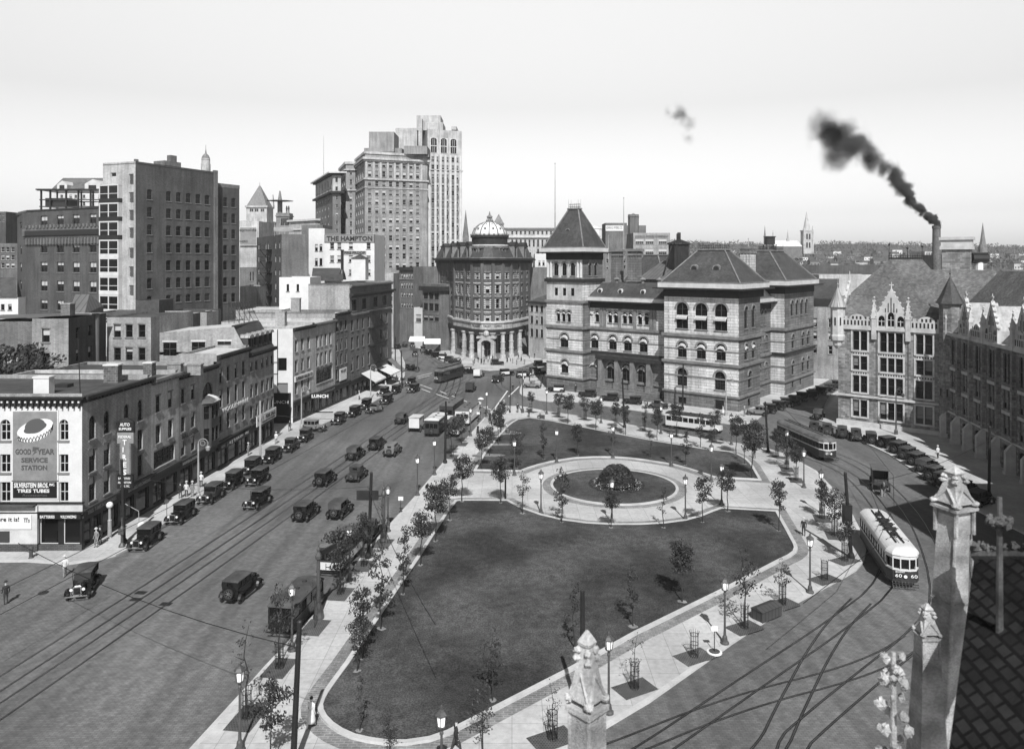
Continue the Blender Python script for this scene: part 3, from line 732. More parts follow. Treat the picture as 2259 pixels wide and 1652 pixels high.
text('TIRES TUBES', (gx(40), yy, 4.5), R, .32, M_LETTER_W, b1.root, 3.0, bold=.02)
text('Accessories', (gx(51), yy, 4.12), R, .27, M_LETTER_G, b1.root, 2.3)
text('BATTERIES', (gx(94), Y0 - .36, 2.2), R, .26, M_LETTER_W, b1.root, 1.35, bold=.01); text('VULCANIZING', (gx(139), Y0 - .36, 2.2), R, .26, M_LETTER_W, b1.root, 1.45, bold=.01)
fb = MB(); fb.box(gx(88), xr + .02, Y0 - .34, Y0 - .03, 2.1, 2.55); fb.build('shop_fascia', M_SIGND, b1.root)
wb = sign('wall_banner', gx(-30), gx(75), Y0 - .36, 1.2, 2.5, M_SIGNW, None, b1.root)
text('Here it is!', (gx(-8), Y0 - .44, 1.95), R, .38, M_LETTER_D, b1.root, 2.4); text("TI's", (gx(59), Y0 - .44, 1.85), R, .42, M_LETTER_G, b1.root, .55)
# side-street lettering over the shop
dv = Vector((b1.d.x, b1.d.y, 0)); nv = Vector((b1.d.y, -b1.d.x, 0))
def on_row(B_, s, z, off=.14): return Vector((B_.A[0], B_.A[1], z)) + Vector((B_.d.x, B_.d.y, 0)) * s + Vector((B_.d.y, -B_.d.x, 0)) * off
text('TIRES TUBES ACCESSORIES', on_row(b1, .6, b1.zs - .55), dv, .34, M_STEELL, b1.root, 4.6); text('BATTERIES VULCANIZING', on_row(b1, 7.4, b1.zs - .55), dv, .34, M_STEELL, b1.root, 4.2)
b1.finish(M_BRK_P)
for u, v, hh in ((97, 852, 1.7), (249, 826, 1.9)):
 yq = (H - 13.2) * F / (v + 16 - HZ); chimney(b1, X_(u, yq), yq, 13.05, 1.5, .9, hh, M_CLAY if hh > 1.8 else M_WHITE)
sk = MB(); sk.box(-46.6, -45.2, 76.5, 77.6, 13.1, 13.5); sk.build('roof_hatch', M_TRIMD, b1.root)
pole = MB(); pole.tube((X_(177, 73), 73, 13.1), (X_(171.5, 73), 73, 19.3), .05, .03); pole.build('roof_pole', M_POLEW, b1.root)
# vertical illuminated tyre sign on brackets
Bs = on_row(b1, 5.0, 0, .2); sgn = empty('hanging_sign', (Bs.x, Bs.y, 3), 'tall vertical TIRES sign hung on the corner shop side wall', 'sign', world=True)
sb = MB(); r0 = Bs; ys_ = Y0 + 5.3
sx0, sx1 = Bs.x, Bs.x + 1.55
def sz(v): return H - (v - HZ) * ys_ / F
bm_ = MB(); yS = ys_
bm_.use(M_SIGND); bm_.box(sx0 + .05, sx1 + .1, yS, yS + .35, sz(955), sz(931)); bm_.use(M_SIGNG)
bm_.taper(sx0 + .0, sx1 + .1, yS - .01, yS + .36, sz(955) - .0, sz(954) - .0, sx0, sx1 + .1, yS, yS + .35)
bm_.box(sx0 + .25, sx1 - .2, yS, yS + .35, sz(1046), sz(978)); bm_.box(sx0 + .0, sx1 + .1, yS - .012, yS + .36, sz(978), sz(954.5)); bm_.use(M_SIGND); bm_.box(sx0 + .0, sx1, yS, yS + .35, sz(1078), sz(1047))
bm_.taper(sx0 + .0, sx1 + .1, yS, yS + .35, sz(931), sz(922), sx0 + .7, sx1 - .6, yS + .1, yS + .25)
bm_.build('sign_box', M_SIGND, sgn)
for tx, va, hh, wd, xo in (('AUTO', 940, .33, 1.0, .3), ('SUPPLIES', 948.5, .25, 1.25, .2), ('FEDERAL', 966, .25, 1.3, .15)): text(tx, (sx0 + xo, yS - .03, sz(va)), R, hh, M_LETTER_W, sgn, wd, bold=.02)
for k, ch in enumerate('TIRES'): text(ch, (sx0 + .58, yS - .03, sz(981 + 16.5 * k)), R, .52, M_LETTER_W, sgn, .4 if ch != 'I' else .1, bold=.03)
text('BATTERIES', (sx0 + .15, yS - .03, sz(1057)), R, .2, M_LETTER_W, sgn, 1.2); text('SILVERSTEIN', (sx0 + .12, yS - .03, sz(1066)), R, .2, M_LETTER_W, sgn, 1.3); text('BROS. INC.', (sx0 + .4, yS - .03, sz(1074)), R, .2, M_LETTER_W, sgn, .9)
bl = MB()
for k in range(15):
 for xx in (sx0 + .31, sx1 - .26): bl.ball((xx, yS - .03, sz(978 + 4.6 * k)), .04, 5, 4)
bl.build('sign_bulbs', M_BLACK, sgn)
br = MB()
for zz in (sz(935), sz(985), sz(1040)): br.tube((sx0 - .6, yS + .18, zz), (sx0 + .1, yS + .18, zz), .04)
br.build('bracket', M_BLACK, sgn)
# pale narrow building
b2 = rowb('narrow_shop', 'narrow light painted three-storey shop between the tyre corner shop and the brush shop', A1, B1, 334, 395, 12.95, 17, M_PAINT_L, [(9.26, 1.8), (5.8, 2.0)], [349, 376], 1.05, wide=[(363, 3.1, 4.6, 1.9, 0, 'multi')], ccol=M_TRIM)
b2.finish(M_PAINT_L); yq = 87.5; chimney(b2, X_(330, yq), yq, 12.7, 1.0, 1.0, 1.5, M_CLAY)
# brush shop with oriel
b3 = rowb('brush_shop', 'brick BRUSHES shop with fan window and two-storey oriel bay', A1, B1, 395, 478, 12.6, 17, M_BRK_P, [(9.2, 1.7), (5.8, 1.8), (3.0, 1.65)], [404, 426], 1.0, wide=[(459, 8.9, 3.0, 1.75, 1, 'cross')])
o = on_row(b3, b3.ss(459), 0, 0); od = Vector((b3.d.x, b3.d.y, 0)); on = Vector((b3.d.y, -b3.d.x, 0))
bp = [(o - od * 1.7), (o - od * 1.1 + on * .95), (o + od * 1.1 + on * .95), (o + od * 1.7)]; bp = [(p.x, p.y) for p in bp]
ow = MB(); orl = b3
for i in range(3):
 for (za, zb_) in ((2.6, 5.4), (5.4, 8.2)):
  Lk = (Vector(bp[i + 1]) - Vector(bp[i])).length
  orl.wall.use(M_WOOD); orl.face(bp[i], bp[i + 1], za, zb_, [(Lk / 2 + (0 if i != 1 else q), za + .75, Lk * .6 if i != 1 else .85, 1.7, 0, 'sash', M_FRAME_D, 0) for q in ((0,) if i != 1 else (-.52, .52))], depth=.15)
orf = MB(); orf.prism(offset([(o - od * 1.7 - on * .2)[:2], *bp[1:3], (o + od * 1.7 - on * .2)[:2]], .15), 8.2, 8.35)
for k in range(5):
 r_ = 1 - (k / 5) ** 2; r2_ = 1 - ((k + 1) / 5) ** 2
 pa = [(o.x + (p[0] - o.x) * r_, o.y + (p[1] - o.y) * r_) for p in bp]; pb = [(o.x + (p[0] - o.x) * max(r2_, .05), o.y + (p[1] - o.y) * max(r2_, .05)) for p in bp]
 orf.add([(x_, y_, 8.35 + .16 * k) for x_, y_ in pa] + [(x_, y_, 8.35 + .16 * (k + 1)) for x_, y_ in pb], [(i, i + 1, 5 + i, 4 + i) for i in range(3)])
orf.build('oriel_roof', M_SIGNW, b3.root)
text('BRUSHES.', on_row(b3, .5, 5.0, .1), b3.d.to_3d(), .5, M_LETTER_D, b3.root, 4.2)
text('HOPPER & PAPER', on_row(b3, .6, b3.zs - .6), b3.d.to_3d(), .34, M_LETTER_W, b3.root, 3.6)
b3.finish(M_BRK_P)
for u, v in ((287, 807), (331, 808)): yq = (H - 12.6) * F / (v + 15 - HZ); chimney(b3, X_(u + 100, yq), yq, 12.4, 1.6, .8, 1.2, M_BRK_L, None)
# woodenware warehouse
b4 = rowb('woodenware_shop', 'brick four-storey WOODENWARE warehouse with white lettering', A1, B1, 478, 549, 13.6, 5, M_BRK_P, [(9.9, 1.9), (6.7, 2.3), (3.6, 2.0)], [487.5, 504, 521, 537.5], .95, roof=M_GRAVEL)
text('WOODENWARE', on_row(b4, 1.2, 5.95, .18), b4.d.to_3d(), .62, M_LETTER_W, b4.root, 8.6, bold=.02)
fb = MB(); d4 = b4.d; q0 = on_row(b4, .3, 0, .2); fb.M = Matrix.Translation((q0.x, q0.y, 0)) @ Matrix.Rotation(math.atan2(d4.y, d4.x), 4, 'Z'); fb.box(0, b4.Ln - .6, -.06, .18, 1.15, 1.95); fb.build('shop_fascia', M_SIGND, b4.root)
text('404   J. & J. DORAN   406', on_row(b4, .6, 1.3, .3), b4.d.to_3d(), .5, M_STEELL, b4.root, b4.Ln - 1.4)
b4.finish(M_BRK_P)
# mansard building
b5 = rowb('mansard_shop', 'end building of the shop row with mansard roof and FOR SALE board', A1, B1, 549, 604, 12.6, 17, M_BRK_P, [(10.0, 1.3), (6.2, 1.8), (3.2, 1.7)], [555, 566, 579, 590, 600], .95, roof=M_GRAVEL, near=M_BRK_L)
ms = MB(); A_, B_, C_, D_ = [Vector(p) for p in (b5.A, b5.B, b5.C, b5.D)]; nn = Vector((b5.d.y, -b5.d.x))
ms.use(M_BRK_L); ms.add([(A_.x, A_.y, 12.55), (A_.x - nn.x * 2.2, A_.y, 16.6), (D_.x, D_.y, 15.4), (D_.x, D_.y, 12.55)], [(0, 1, 2, 3)])
ms.add([(B_.x, B_.y, 12.55), (B_.x - nn.x * 2.2, B_.y, 16.6), (C_.x, C_.y, 15.4), (C_.x, C_.y, 12.55)], [(3, 2, 1, 0)])
ms.use(M_SLATE); ms.add([(A_.x + .05, A_.y, 12.7), (B_.x + .05, B_.y, 12.7), (B_.x - 2.2, B_.y, 16.6), (A_.x - 2.2, A_.y, 16.6)], [(0, 1, 2, 3)])
ms.use(M_GRAVEL); ms.add([(A_.x - 2.2, A_.y, 16.55), (B_.x - 2.2, B_.y, 16.55), (C_.x, C_.y, 15.35), (D_.x, D_.y, 15.35)], [(0, 1, 2, 3)])
ms.use(M_BLACK); ms.box(A_.x - 2.5, A_.x - 1.9, A_.y, B_.y, 16.56, 16.75); ms.build('mansard_roof', M_SLATE, b5.root)
for k in range(5):
 s_ = .9 + k * (b5.Ln - 1.8) / 4; p = on_row(b5, s_, 12.75, -.4); dm = MB(); dm.M = Matrix.Translation(p) @ Matrix.Rotation(math.atan2(b5.d.y, b5.d.x), 4, 'Z')
 dm.use(M_FRAME_D); dm.box(-.75, -.5, -.2, 1.4, 0, 2.3); dm.box(.5, .75, -.2, 1.4, 0, 2.3); dm.use(M_PANE); dm.box(-.5, .5, .1, 1.3, 0.1, 2.2); dm.use(M_SEAML)
 N = 6
 for j in range(N):
  t0, t1 = PI * j / N, PI * (j + 1) / N; f_ = lambda t, r, y: (r * math.cos(t), y, 2.2 + .55 * r * math.sin(t))
  dm.add([f_(t0, .85, -.5), f_(t1, .85, -.5), f_(t1, .85, 1.6), f_(t0, .85, 1.6)], [(0, 1, 2, 3)]); dm.add([f_(t0, .85, -.5), f_(t1, .85, -.5), (0, -.5, 2.2)], [(0, 2, 1)])
 dm.build('dormer', M_SLATE, b5.root)
# windows in its party wall
for u, v0, v1, z_ in ((375, 755, 784, 0), (438, 754, 779, 0), (495, 753, 766, 0)):
 yq = A_.y; w_ = MB(); xw = X_(u, yq); z1_ = Z_(v0, yq); z0_ = Z_(v1, yq); w_.use(M_TRIMW); w_.box(xw - 1.1, xw + 1.1, yq - .06, yq + .02, z1_, z1_ + .25); w_.use(M_PANE); w_.box(xw - .95, xw + .95, yq - .03, yq + .05, z0_, z1_)
 w_.use(M_FRAME_D); w_.box(xw - .04, xw + .04, yq - .045, yq - .03, z0_, z1_); w_.box(xw - .95, xw + .95, yq - .05, yq - .031, (z0_ + z1_) / 2 - .05, (z0_ + z1_) / 2 + .05); w_.build('window', M_PANE, b5.root)
q0 = on_row(b5, 1.0, 0, .75); fs_ = empty('sale_board', (q0.x, q0.y, 2), 'white FOR SALE board on the mansard building', 'sign', world=True)
sb = MB(); sb.M = Matrix.Translation((q0.x, q0.y, 0)) @ Matrix.Rotation(math.atan2(b5.d.y, b5.d.x), 4, 'Z'); sb.use(M_SIGNW); sb.box(0, 7.6, -.05, .05, 1.9, 3.4); sb.use(M_FRAME_D); sb.box(.1, .2, .05, .8, 2.5, 2.6); sb.box(7.3, 7.4, .05, .8, 2.5, 2.6); sb.build('board', M_SIGNW, fs_)
text('FOR SALE', on_row(b5, 4.3, 2.5, .83), b5.d.to_3d(), .6, M_LETTER_D, fs_, 3.8, bold=.02); text('Geo. F.', on_row(b5, 1.3, 2.6, .83), b5.d.to_3d(), .5, M_LETTER_D, fs_, 2.2); text('BUILDING 50 FT FRONT', on_row(b5, 3.0, 2.05, .83), b5.d.to_3d(), .26, M_LETTER_D, fs_, 4.9)
b5.finish(M_BRK_P)
# second block beyond the side street
c1 = rowb('lunch_building', 'brick building with white party wall and LUNCH signs beyond the side street', A2, B2, 646, 694, 14.4, 18, M_PAINT_L, [(10.26, 1.95), (6.7, 2.0), (2.9, 2.4)], [653.5, 667, 680.6], .95, roof=M_GRAVEL, near=None)
c1.wall.use(M_WHITE); c1.face((c1.D[0], c1.A[1] - .02), (c1.A[0], c1.A[1] - .02), -2.2, 14.4, [(16.2, 7.2, 1.5, 2.2, 0, 'plain', M_FRAME_D, 0), (16.2, 1.5, 1.9, 3.6, 0, 'plain', M_FRAME_D, 4)])
dn = MB(); dn.tube((c1.A[0] - 2.6, c1.A[1] - .12, 5), (c1.A[0] - 2.6, c1.A[1] - .12, 14.3), .07);
for z_ in (6.6, 8.6, 11.0): dn.box(c1.A[0] - 3.4, c1.A[0] - 2.5, c1.A[1] - .1, c1.A[1] - .03, z_, z_ + .1)
dn.build('downpipe', M_BLACK, c1.root)
lb = MB(); yb_ = c1.A[1] - .1; lb.box(c1.A[0] - 4.2, c1.A[0] - .3, yb_ - .1, yb_ + .06, -1.9, 3.4); lb.build('shop_front', M_SIGND, c1.root)
text('LUNCH', (c1.A[0] - 3.7, yb_ - .14, 1.6), R, .5, M_LETTER_W, c1.root, 3.0)
sw = MB(); q0 = on_row(c1, .6, 0, .1); sw.M = Matrix.Translation((q0.x, q0.y, 0)) @ Matrix.Rotation(math.atan2(c1.d.y, c1.d.x), 4, 'Z'); sw.box(0, 7.3, -.08, .08, 5.1, 6.1); sw.build('name_board', M_SIGNW, c1.root)
text('SUPERIOR HALLER CO', on_row(c1, .9, 5.35, .2), c1.d.to_3d(), .55, M_LETTER_D, c1.root, 6.7)
c1.finish(M_PAINT_L); chimney(c1, X_(620, 137), 137, 14.2, 1.7, 1.4, 2.6, M_BRK_L, None)
pr = on_row(c1, 6.6, 1.2, .2); ls = empty('lunch_sign', tuple(pr), 'projecting LUNCH sign over the pavement', 'sign', world=True)
m1 = MB(); m1.box(pr.x, pr.x + 3.6, pr.y, pr.y + .25, pr.z, pr.z + .95); m1.build('sign_box', M_SIGND, ls); text('LUNCH', (pr.x + .3, pr.y - .03, pr.z + .18), R, .6, M_LETTER_W, ls, 3.0, bold=.03)
c2 = rowb('stoneman_shop', 'brick building with large workshop window and long shop fascia, fourth-storey bracket cornice', A2, B2, 694, 739, 14.5, 18, M_PAINT_L, [(10.0, 2.1), (6.5, 2.3)], [695 + 5, 709, 718.5, 728.5], .95, wide=[(716, 3.2, 7.6, 2.7, 0, 'multi')], ccol=M_TRIM, roof=M_GRAVEL)
text('M.C. STONEMAN & SON', on_row(c2, 1.0, c2.zs - .62, .2), c2.d.to_3d(), .42, M_STEELL, c2.root, 8.0); c2.finish(M_PAINT_L)
c3 = rowb('narrow_brick_shop', 'tall narrow dark brick building with TO LET board', A2, B2, 739, 771, 15.7, 18, M_BRK_M, [(12.1, 2.0), (8.3, 2.2), (5.4, 2.2), (2.6, 2.1)], [743.5, 753, 763], 1.0, roof=M_GRAVEL, near=M_BRK_L)
q0 = on_row(c3, 1.7, 0, .3); m1 = MB(); m1.M = Matrix.Translation((q0.x, q0.y, 0)) @ Matrix.Rotation(math.atan2(c3.d.y, c3.d.x), 4, 'Z'); m1.box(0, 3.6, -.05, .05, 2.2, 4.6); m1.build('letting_board', M_SIGNW, c3.root); text('TO-LET', on_row(c3, 2.0, 3.8, .38), c3.d.to_3d(), .5, M_LETTER_D, c3.root, 2.8)
c3.finish(M_BRK_M); chimney(c3, X_(653, 150), 150, 15.6, 1.7, 1.2, 3.0, M_BRK_L, None)
c4 = rowb('fire_escape_building', 'big four-storey brick building with iron fire escape at the street corner', A2, B2, 771, 864, 21.0, 8.5, M_BRK_M, [(11.5, 2.3), (7.7, 2.5), (3.2, 2.8)], [777, 789, 801, 813.5, 841, 853], 1.15, wide=[(781.5, 15.6, 2.6, 2.4, 0, 'cross'), (804, 15.6, 2.7, 2.4, 0, 'cross'), (829, 15.6, 2.8, 2.4, 0, 'cross'), (848, 15.6, 3.0, 2.4, 0, 'cross')], ccol=M_BRK_M, roof=M_TAR, near=M_BRK_L)
tt = c4.trim; tt.M = Matrix.Translation((c4.A[0], c4.A[1], 0)) @ Matrix.Rotation(math.atan2(c4.d.y, c4.d.x), 4, 'Z'); tt.use(M_TRIMD); tt.box(-.1, c4.Ln + .5, -.9, .02, 18.9, 19.35); tt.box(-.05, c4.Ln + .3, -.5, .02, 18.55, 18.895); tt.use(M_TRIM); tt.box(0, c4.Ln, -.25, .02, 14.7, 15.1); tt.M = None
c4.wall.use(M_BRK_M); c4.face((c4.B[0], c4.B[1] + .02), (c4.C[0], c4.C[1] + .02), -3, 20.9)
c4.finish(M_BRK_M)
fe = MB(); q0 = on_row(c4, c4.ss(826), 0, .05); fe.M = Matrix.Translation((q0.x, q0.y, 0)) @ Matrix.Rotation(math.atan2(c4.d.y, c4.d.x), 4, 'Z')
zl = [15.0, 11.2, 7.3, 3.0]
for i, z_ in enumerate(zl):
 fe.box(-4, 4, -1.2, 0, z_ - .06, z_)
 for xx in [-4 + .5 * k for k in range(17)]: fe.box(xx - .02, xx + .02, -1.2, -1.16, z_, z_ + 1)
 for zz in (z_ + .5, z_ + 1): fe.box(-4, 4, -1.21, -1.15, zz - .03, zz + .03)
 fe.box(-4.0, -3.95, -1.2, 0, z_ + .95, z_ + 1.0); fe.box(3.95, 4.0, -1.2, 0, z_ + .95, z_ + 1.0)
 if i < 3:
  for yy_ in (-1.05, -.45): fe.tube((-2.6, yy_, z_), (2.4, yy_, zl[i + 1]), .04, n=4)
  for k in range(12): f_ = k / 12; fe.box(-2.6 + 5 * f_ - .1, -2.6 + 5 * f_ + .1, -1.05, -.45, z_ + (zl[i + 1] - z_) * f_ - .02, z_ + (zl[i + 1] - z_) * f_ + .02)
fe.build('fire_escape', M_BLACK, c4.root)
# awnings over the shops of block two
def awning(name, label, B_, s0, s1, z1, z0, out, m):
 p = on_row(B_, s0, z0, 0); e = empty(name, tuple(p), label, 'awning', 'shop awnings', world=True); a = MB()
 P0, P1 = on_row(B_, s0, z1, .05), on_row(B_, s1, z1, .05); Q0, Q1 = on_row(B_, s0, z0, out), on_row(B_, s1, z0, out); v_ = Vector((0, 0, .3))
 a.add([P0, P1, Q1, Q0, Q0 - v_, Q1 - v_, P0 - v_ * .1, P1 - v_ * .1, Q1 - v_ * .1, Q0 - v_ * .1], [(0, 3, 2, 1), (3, 4, 5, 2), (6, 7, 8, 9)]); a.build('canvas', m, e)
 f = MB(); f.tube(P0, Q0, .03); f.tube(P1, Q1, .03); f.build('arm', M_BLACK, e)
awning('shop_awning', 'big pale slanting awning left of the two dark-striped ones on the fire-escape building', c4, 6.5, 14, 1.9, .1, 3.2, M_AWNL)
awning('shop_awning', 'white awning at the street corner below the fire escape', c4, 16.5, 24, 1.6, .2, 3.4, M_SIGNW)
awning('shop_awning', 'steep grey awning at the far corner of the fire-escape building', c4, 24.2, 27.5, 2.6, -.2, 3.6, M_AWND)
# ---------------- buildings behind the left row and in the distance
def gb(name, label, uL, uR, vt, Y, rows=(), cols=(), w=14, dY=0.0, back=14, m=M_BRK_M, fm=None, style='sash', arch=0, side=None, srows=None, vars=(0, 0, 1, 2), vt2=None, cat='building', group=None, trim=None, roof=M_TAR, vb=None, wallL=None, wallR=None, lint=False, scols=None, sw=None, fin=True):
 """front seen between pixel columns uL,uR at depth Y..Y+dY; rows [(vtop,vbottom)] and cols [u] in photo pixels; w window width px"""
 A = (X_(uL, Y), Y); B = (X_(uR, Y + dY), Y + dY); d = (Vector(B) - Vector(A)); Ln = d.length; d.normalize(); inn = Vector((-d.y, d.x))
 C = (B[0] + inn.x * back, B[1] + inn.y * back); D = (A[0] + inn.x * back, A[1] + inn.y * back)
 if side == 'L': D = (X_(scols[0], Y + scols[1]), Y + scols[1]); C = (D[0] + d.x * Ln, D[1] + d.y * Ln)
 if side == 'R': C = (X_(scols[0], Y + dY + scols[1]), Y + dY + scols[1]); D = (C[0] - d.x * Ln, C[1] - d.y * Ln)
 zt = Z_(vt, Y); q = Bld(name, label, (A[0] + C[0]) / 2, (A[1] + C[1]) / 2, cat, group)
 k = lambda u: (u - CX) / F
 def sof(u, P0, dd): return (k(u) * P0[1] - P0[0]) / (dd.x - k(u) * dd.y)
 def ops_for(rows, cols, P0, dd, wpx, yref):
  out = []
  for (va, vb_) in rows:
   for c in cols:
    s_ = sof(c, P0, dd); y_ = P0[1] + dd.y * s_
    ww = abs(sof(c + wpx / 2, P0, dd) - sof(c - wpx / 2, P0, dd))
    out.append((s_, Z_(vb_, yref), ww, (vb_ - va) * yref / F, arch, style, fm or M_FRAME_L, random.choice(vars)))
  return out
 z0 = gz(Y) - 1 if vb is None else Z_(vb, Y)
 yref = Y if not cols else Y
 o1 = ops_for(rows, cols, A, d, w, Y)
 q.wall.use(m); q.face(A, B, z0, zt, o1)
 for o in o1:
  q.sill(A, B, o)
  if lint: q.lintel(A, B, o)
 sd = []
 if side == 'L':
  dd = (Vector(A) - Vector(D)).normalized(); sd = ops_for(srows or rows, scols[2], D, dd, sw or w * .5, Y); q.wall.use(wallL or m); q.face(D, A, z0, zt, sd)
 else: q.wall.use(wallL or m); q.face(D, A, z0, zt)
 if side == 'R':
  dd = (Vector(C) - Vector(B)).normalized(); sd = ops_for(srows or rows, scols[2], B, dd, sw or w * .5, Y + dY); q.wall.use(wallR or m); q.face(B, C, z0, zt, sd)
 else: q.wall.use(wallR or m); q.face(B, C, z0, zt)
 q.wall.use(m); q.face(C, D, z0, zt)
 q.poly = [A, B, C, D]; q.zt = zt; q.z0 = z0; q.d = d; q.Ln = Ln; q.inn = inn; q.A = A; q.B = B; q.C = C; q.D = D; q.m = m
 rf = MB(); rf.prism(offset(q.poly, -.3), zt - .5, zt - .2); rf.build('roof', roof, q.root)
 if trim:
  for za, zb, out, tm in trim: q.band(q.poly, zt - za, zt - zb, out, tm)
 if fin: q.finish(m)
 return q
# --- tall brown hotel and its older wing
hr = [(401 + 39.5 * i, 425 + 38.9 * i) for i in range(0)]
ht = gb('hotel', 'tall dark brick ten-storey hotel block with pale bay-window stack at its corner', 299, 479, 356, 139, side=None, dY=17, back=8,
  rows=[(415, 438), (454.5, 477.5), (494, 517), (534, 557), (574, 598), (614, 638), (654, 672)], cols=[330, 372, 394, 415.5, 437, 457], w=11, m=M_BRK_D, style='sash', arch=2, fm=M_FRAME_D, fin=False, vars=(4, 0, 0, 3))
ht.face  # top small windows
A, B = ht.A, ht.B
ht.trim.use(M_BRK_M); ht.trim.M = Matrix.Translation((A[0], A[1], 0)) @ Matrix.Rotation(math.atan2(ht.d.y, ht.d.x), 4, 'Z')
ht.trim.box(6.2, 10.0, -.05, 3, ht.zt, ht.zt + .9); ht.trim.box(7.6, 9.0, -.06, 1, ht.zt + .9, ht.zt + 2.1); ht.trim.box(ht.Ln - .9, ht.Ln, -.25, .3, 6, ht.zt + .3); ht.trim.box(-.05, .6, -.06, .4, ht.zt, ht.zt + .4); ht.trim.M = None
Lf = (X_(227, 141.6), 141.6)
dd = (Vector(A) - Vector(Lf)); l_ = dd.length; dd.normalize()
ht.wall.use(M_PAINT_L)
ops = [(l_ * .87, Z_(v + 23, 140), 1.15, 1.95, 0, 'sash', M_FRAME_L, 1) for v in (385, 425, 464, 503, 547, 588, 629)] + [(l_ * .33, Z_(389, 140), 1.3, .75, 0, 'plain', M_FRAME_L, 0)]
ht.face(Lf, A, 10, ht.zt, ops)
ht.wall.use(M_BRK_D); ht.face((Lf[0] + 3, Lf[1] + 9), Lf, 10, ht.zt); ht.face(ht.C, (Lf[0] + 3, Lf[1] + 9), 10, ht.zt);
bay = MB(); rz = math.atan2(dd.y, dd.x); bay.M = Matrix.Translation((Lf[0], Lf[1], 0)) @ Matrix.Rotation(rz, 4, 'Z')
bw_ = l_ * .6
zz = [Z_(v, 140) for v in (407, 447.5, 488, 529, 569, 610, 651, 692)]
for i in range(7):
 z1, z0 = zz[i], zz[i] - (zz[0] - zz[1]);
 bay.use(M_FRAME_L if i else M_FRAME_L); bay.box(0, bw_, -.9, .05, z1 - .25, z1);
 for xx in (0, bw_ / 2 - .2, bw_ - .25): bay.box(xx, xx + .22, -.88, .0, z0 + .8, z1 - .25)
 bay.box(.22, bw_ - .25, -.86, -.8, z0 + 1.65, z0 + 1.75)
 bay.use(M_BLACK if i < 3 else M_TRIMW); bay.box(-.02, bw_ + .02, -.89, .04, z0, z0 + .8)
 bay.use(M_PANE); bay.box(.05, bw_ - .05, -.8, .0, z0 + .8, z1 - .25)
bay.build('bay_window', M_FRAME_L, ht.root)
rf = MB(); rf.prism([Lf, A, B, ht.C, (Lf[0] + 3, Lf[1] + 9)], ht.zt - .5, ht.zt - .3); rf.build('roof', M_TAR, ht.root)
for v in (0,): pass
ht.finish(M_BRK_D)
g = gb('hotel_annex', 'narrow dark brick annex at the far end of the tall hotel', 480, 528, 404, 158, dY=5, back=12, m=M_BRK_D, rows=[(434, 455), (469, 491), (504.5, 526), (540, 561), (575, 596), (612, 632), (648, 668)], cols=[497, 515], w=9, arch=2, fm=M_FRAME_D, vars=(4, 0, 0), trim=[(0.8, 0, .05, M_BRK_M)])
q = gb('old_hotel_wing', 'six-storey dark brick hotel wing with corbelled cornice and paired windows', 60, 224, 466, 151.5, dY=-9.9, back=12, m=M_BRK_D, w=15, fm=M_FRAME_D, style='cross',
  rows=[(478, 499), (536, 558), (578, 600), (618, 641), (660, 681)], cols=[97, 133, 168, 205], vars=(2, 1, 2), side='L', scols=(38, 6, [46]), srows=[(489, 502), (540, 561), (580, 600), (620, 640), (660, 680)], sw=5, fin=False)
zc = Z_(520, 149)
for a_, b_, o_, mm in ((0, 1.0, .5, M_BLACK), (-.5, -.02, .25, M_BRK_D), (-1.9, -.52, .12, M_BRK_D), (1.02, 1.5, .3, M_BRK_M)): q.band(q.poly, zc + a_, zc + b_, o_, mm)
q.trim.use(M_BRK_M); q.trim.M = Matrix.Translation((q.A[0], q.A[1], 0)) @ Matrix.Rotation(math.atan2(q.d.y, q.d.x), 4, 'Z')
x = .2
while x < q.Ln - .3: q.trim.box(x, x + .32, -.48, -.13, zc - 1.7, zc - .53); x += .95
x = .2
while x < q.Ln - .3: q.trim.box(x, x + .5, -.53, -.2, zc + 1.5, zc + 2.1); x += 1.1
q.trim.M = None; q.band(q.poly, q.zt - .1, q.zt + .2, .12, M_BLACK); q.finish(M_BRK_D)
# steel frame under construction and the hipped mansion beyond it
yf = 175; e = empty('steel_frame', (X_(160, yf), yf, 30), 'dark open steel frame of a building under construction above the old hotel wing', 'steel frame', world=True); b = MB()
for u in (91, 111, 146, 173, 200, 224):
 b.box(X_(u, yf) - .14, X_(u, yf) + .14, yf - .2, yf + .2, Z_(470, yf), Z_(419, yf))
 b.box(X_(u, yf) - .14, X_(u, yf) + .14, yf + 6, yf + 6.3, Z_(470, yf), Z_(419, yf))
for v in (419, 440, 455):
 b.box(X_(88 if v > 430 else 82, yf), X_(226, yf), yf - .25, yf + .25, Z_(v + 2, yf), Z_(v, yf)); b.box(X_(92, yf), X_(226, yf), yf + 5.9, yf + 6.3, Z_(v + 2, yf), Z_(v, yf))
b.box(X_(84, yf), X_(226, yf), yf - 1, yf + 7, Z_(420, yf), Z_(417.5, yf)); b.box(X_(98, yf), X_(148, yf), yf + .3, yf + 5, Z_(457, yf), Z_(437, yf))
b.build('girders', M_BLACK, e)
mn = gb('hipped_mansion', 'pale stone mansion with steep hipped roof and dormers behind the steel frame', 110, 235, 419, 235, rows=[(430, 437), (446, 454)], cols=[136, 156, 167, 185, 205, 220], w=6, m=M_TRIMW, back=20, fin=False)
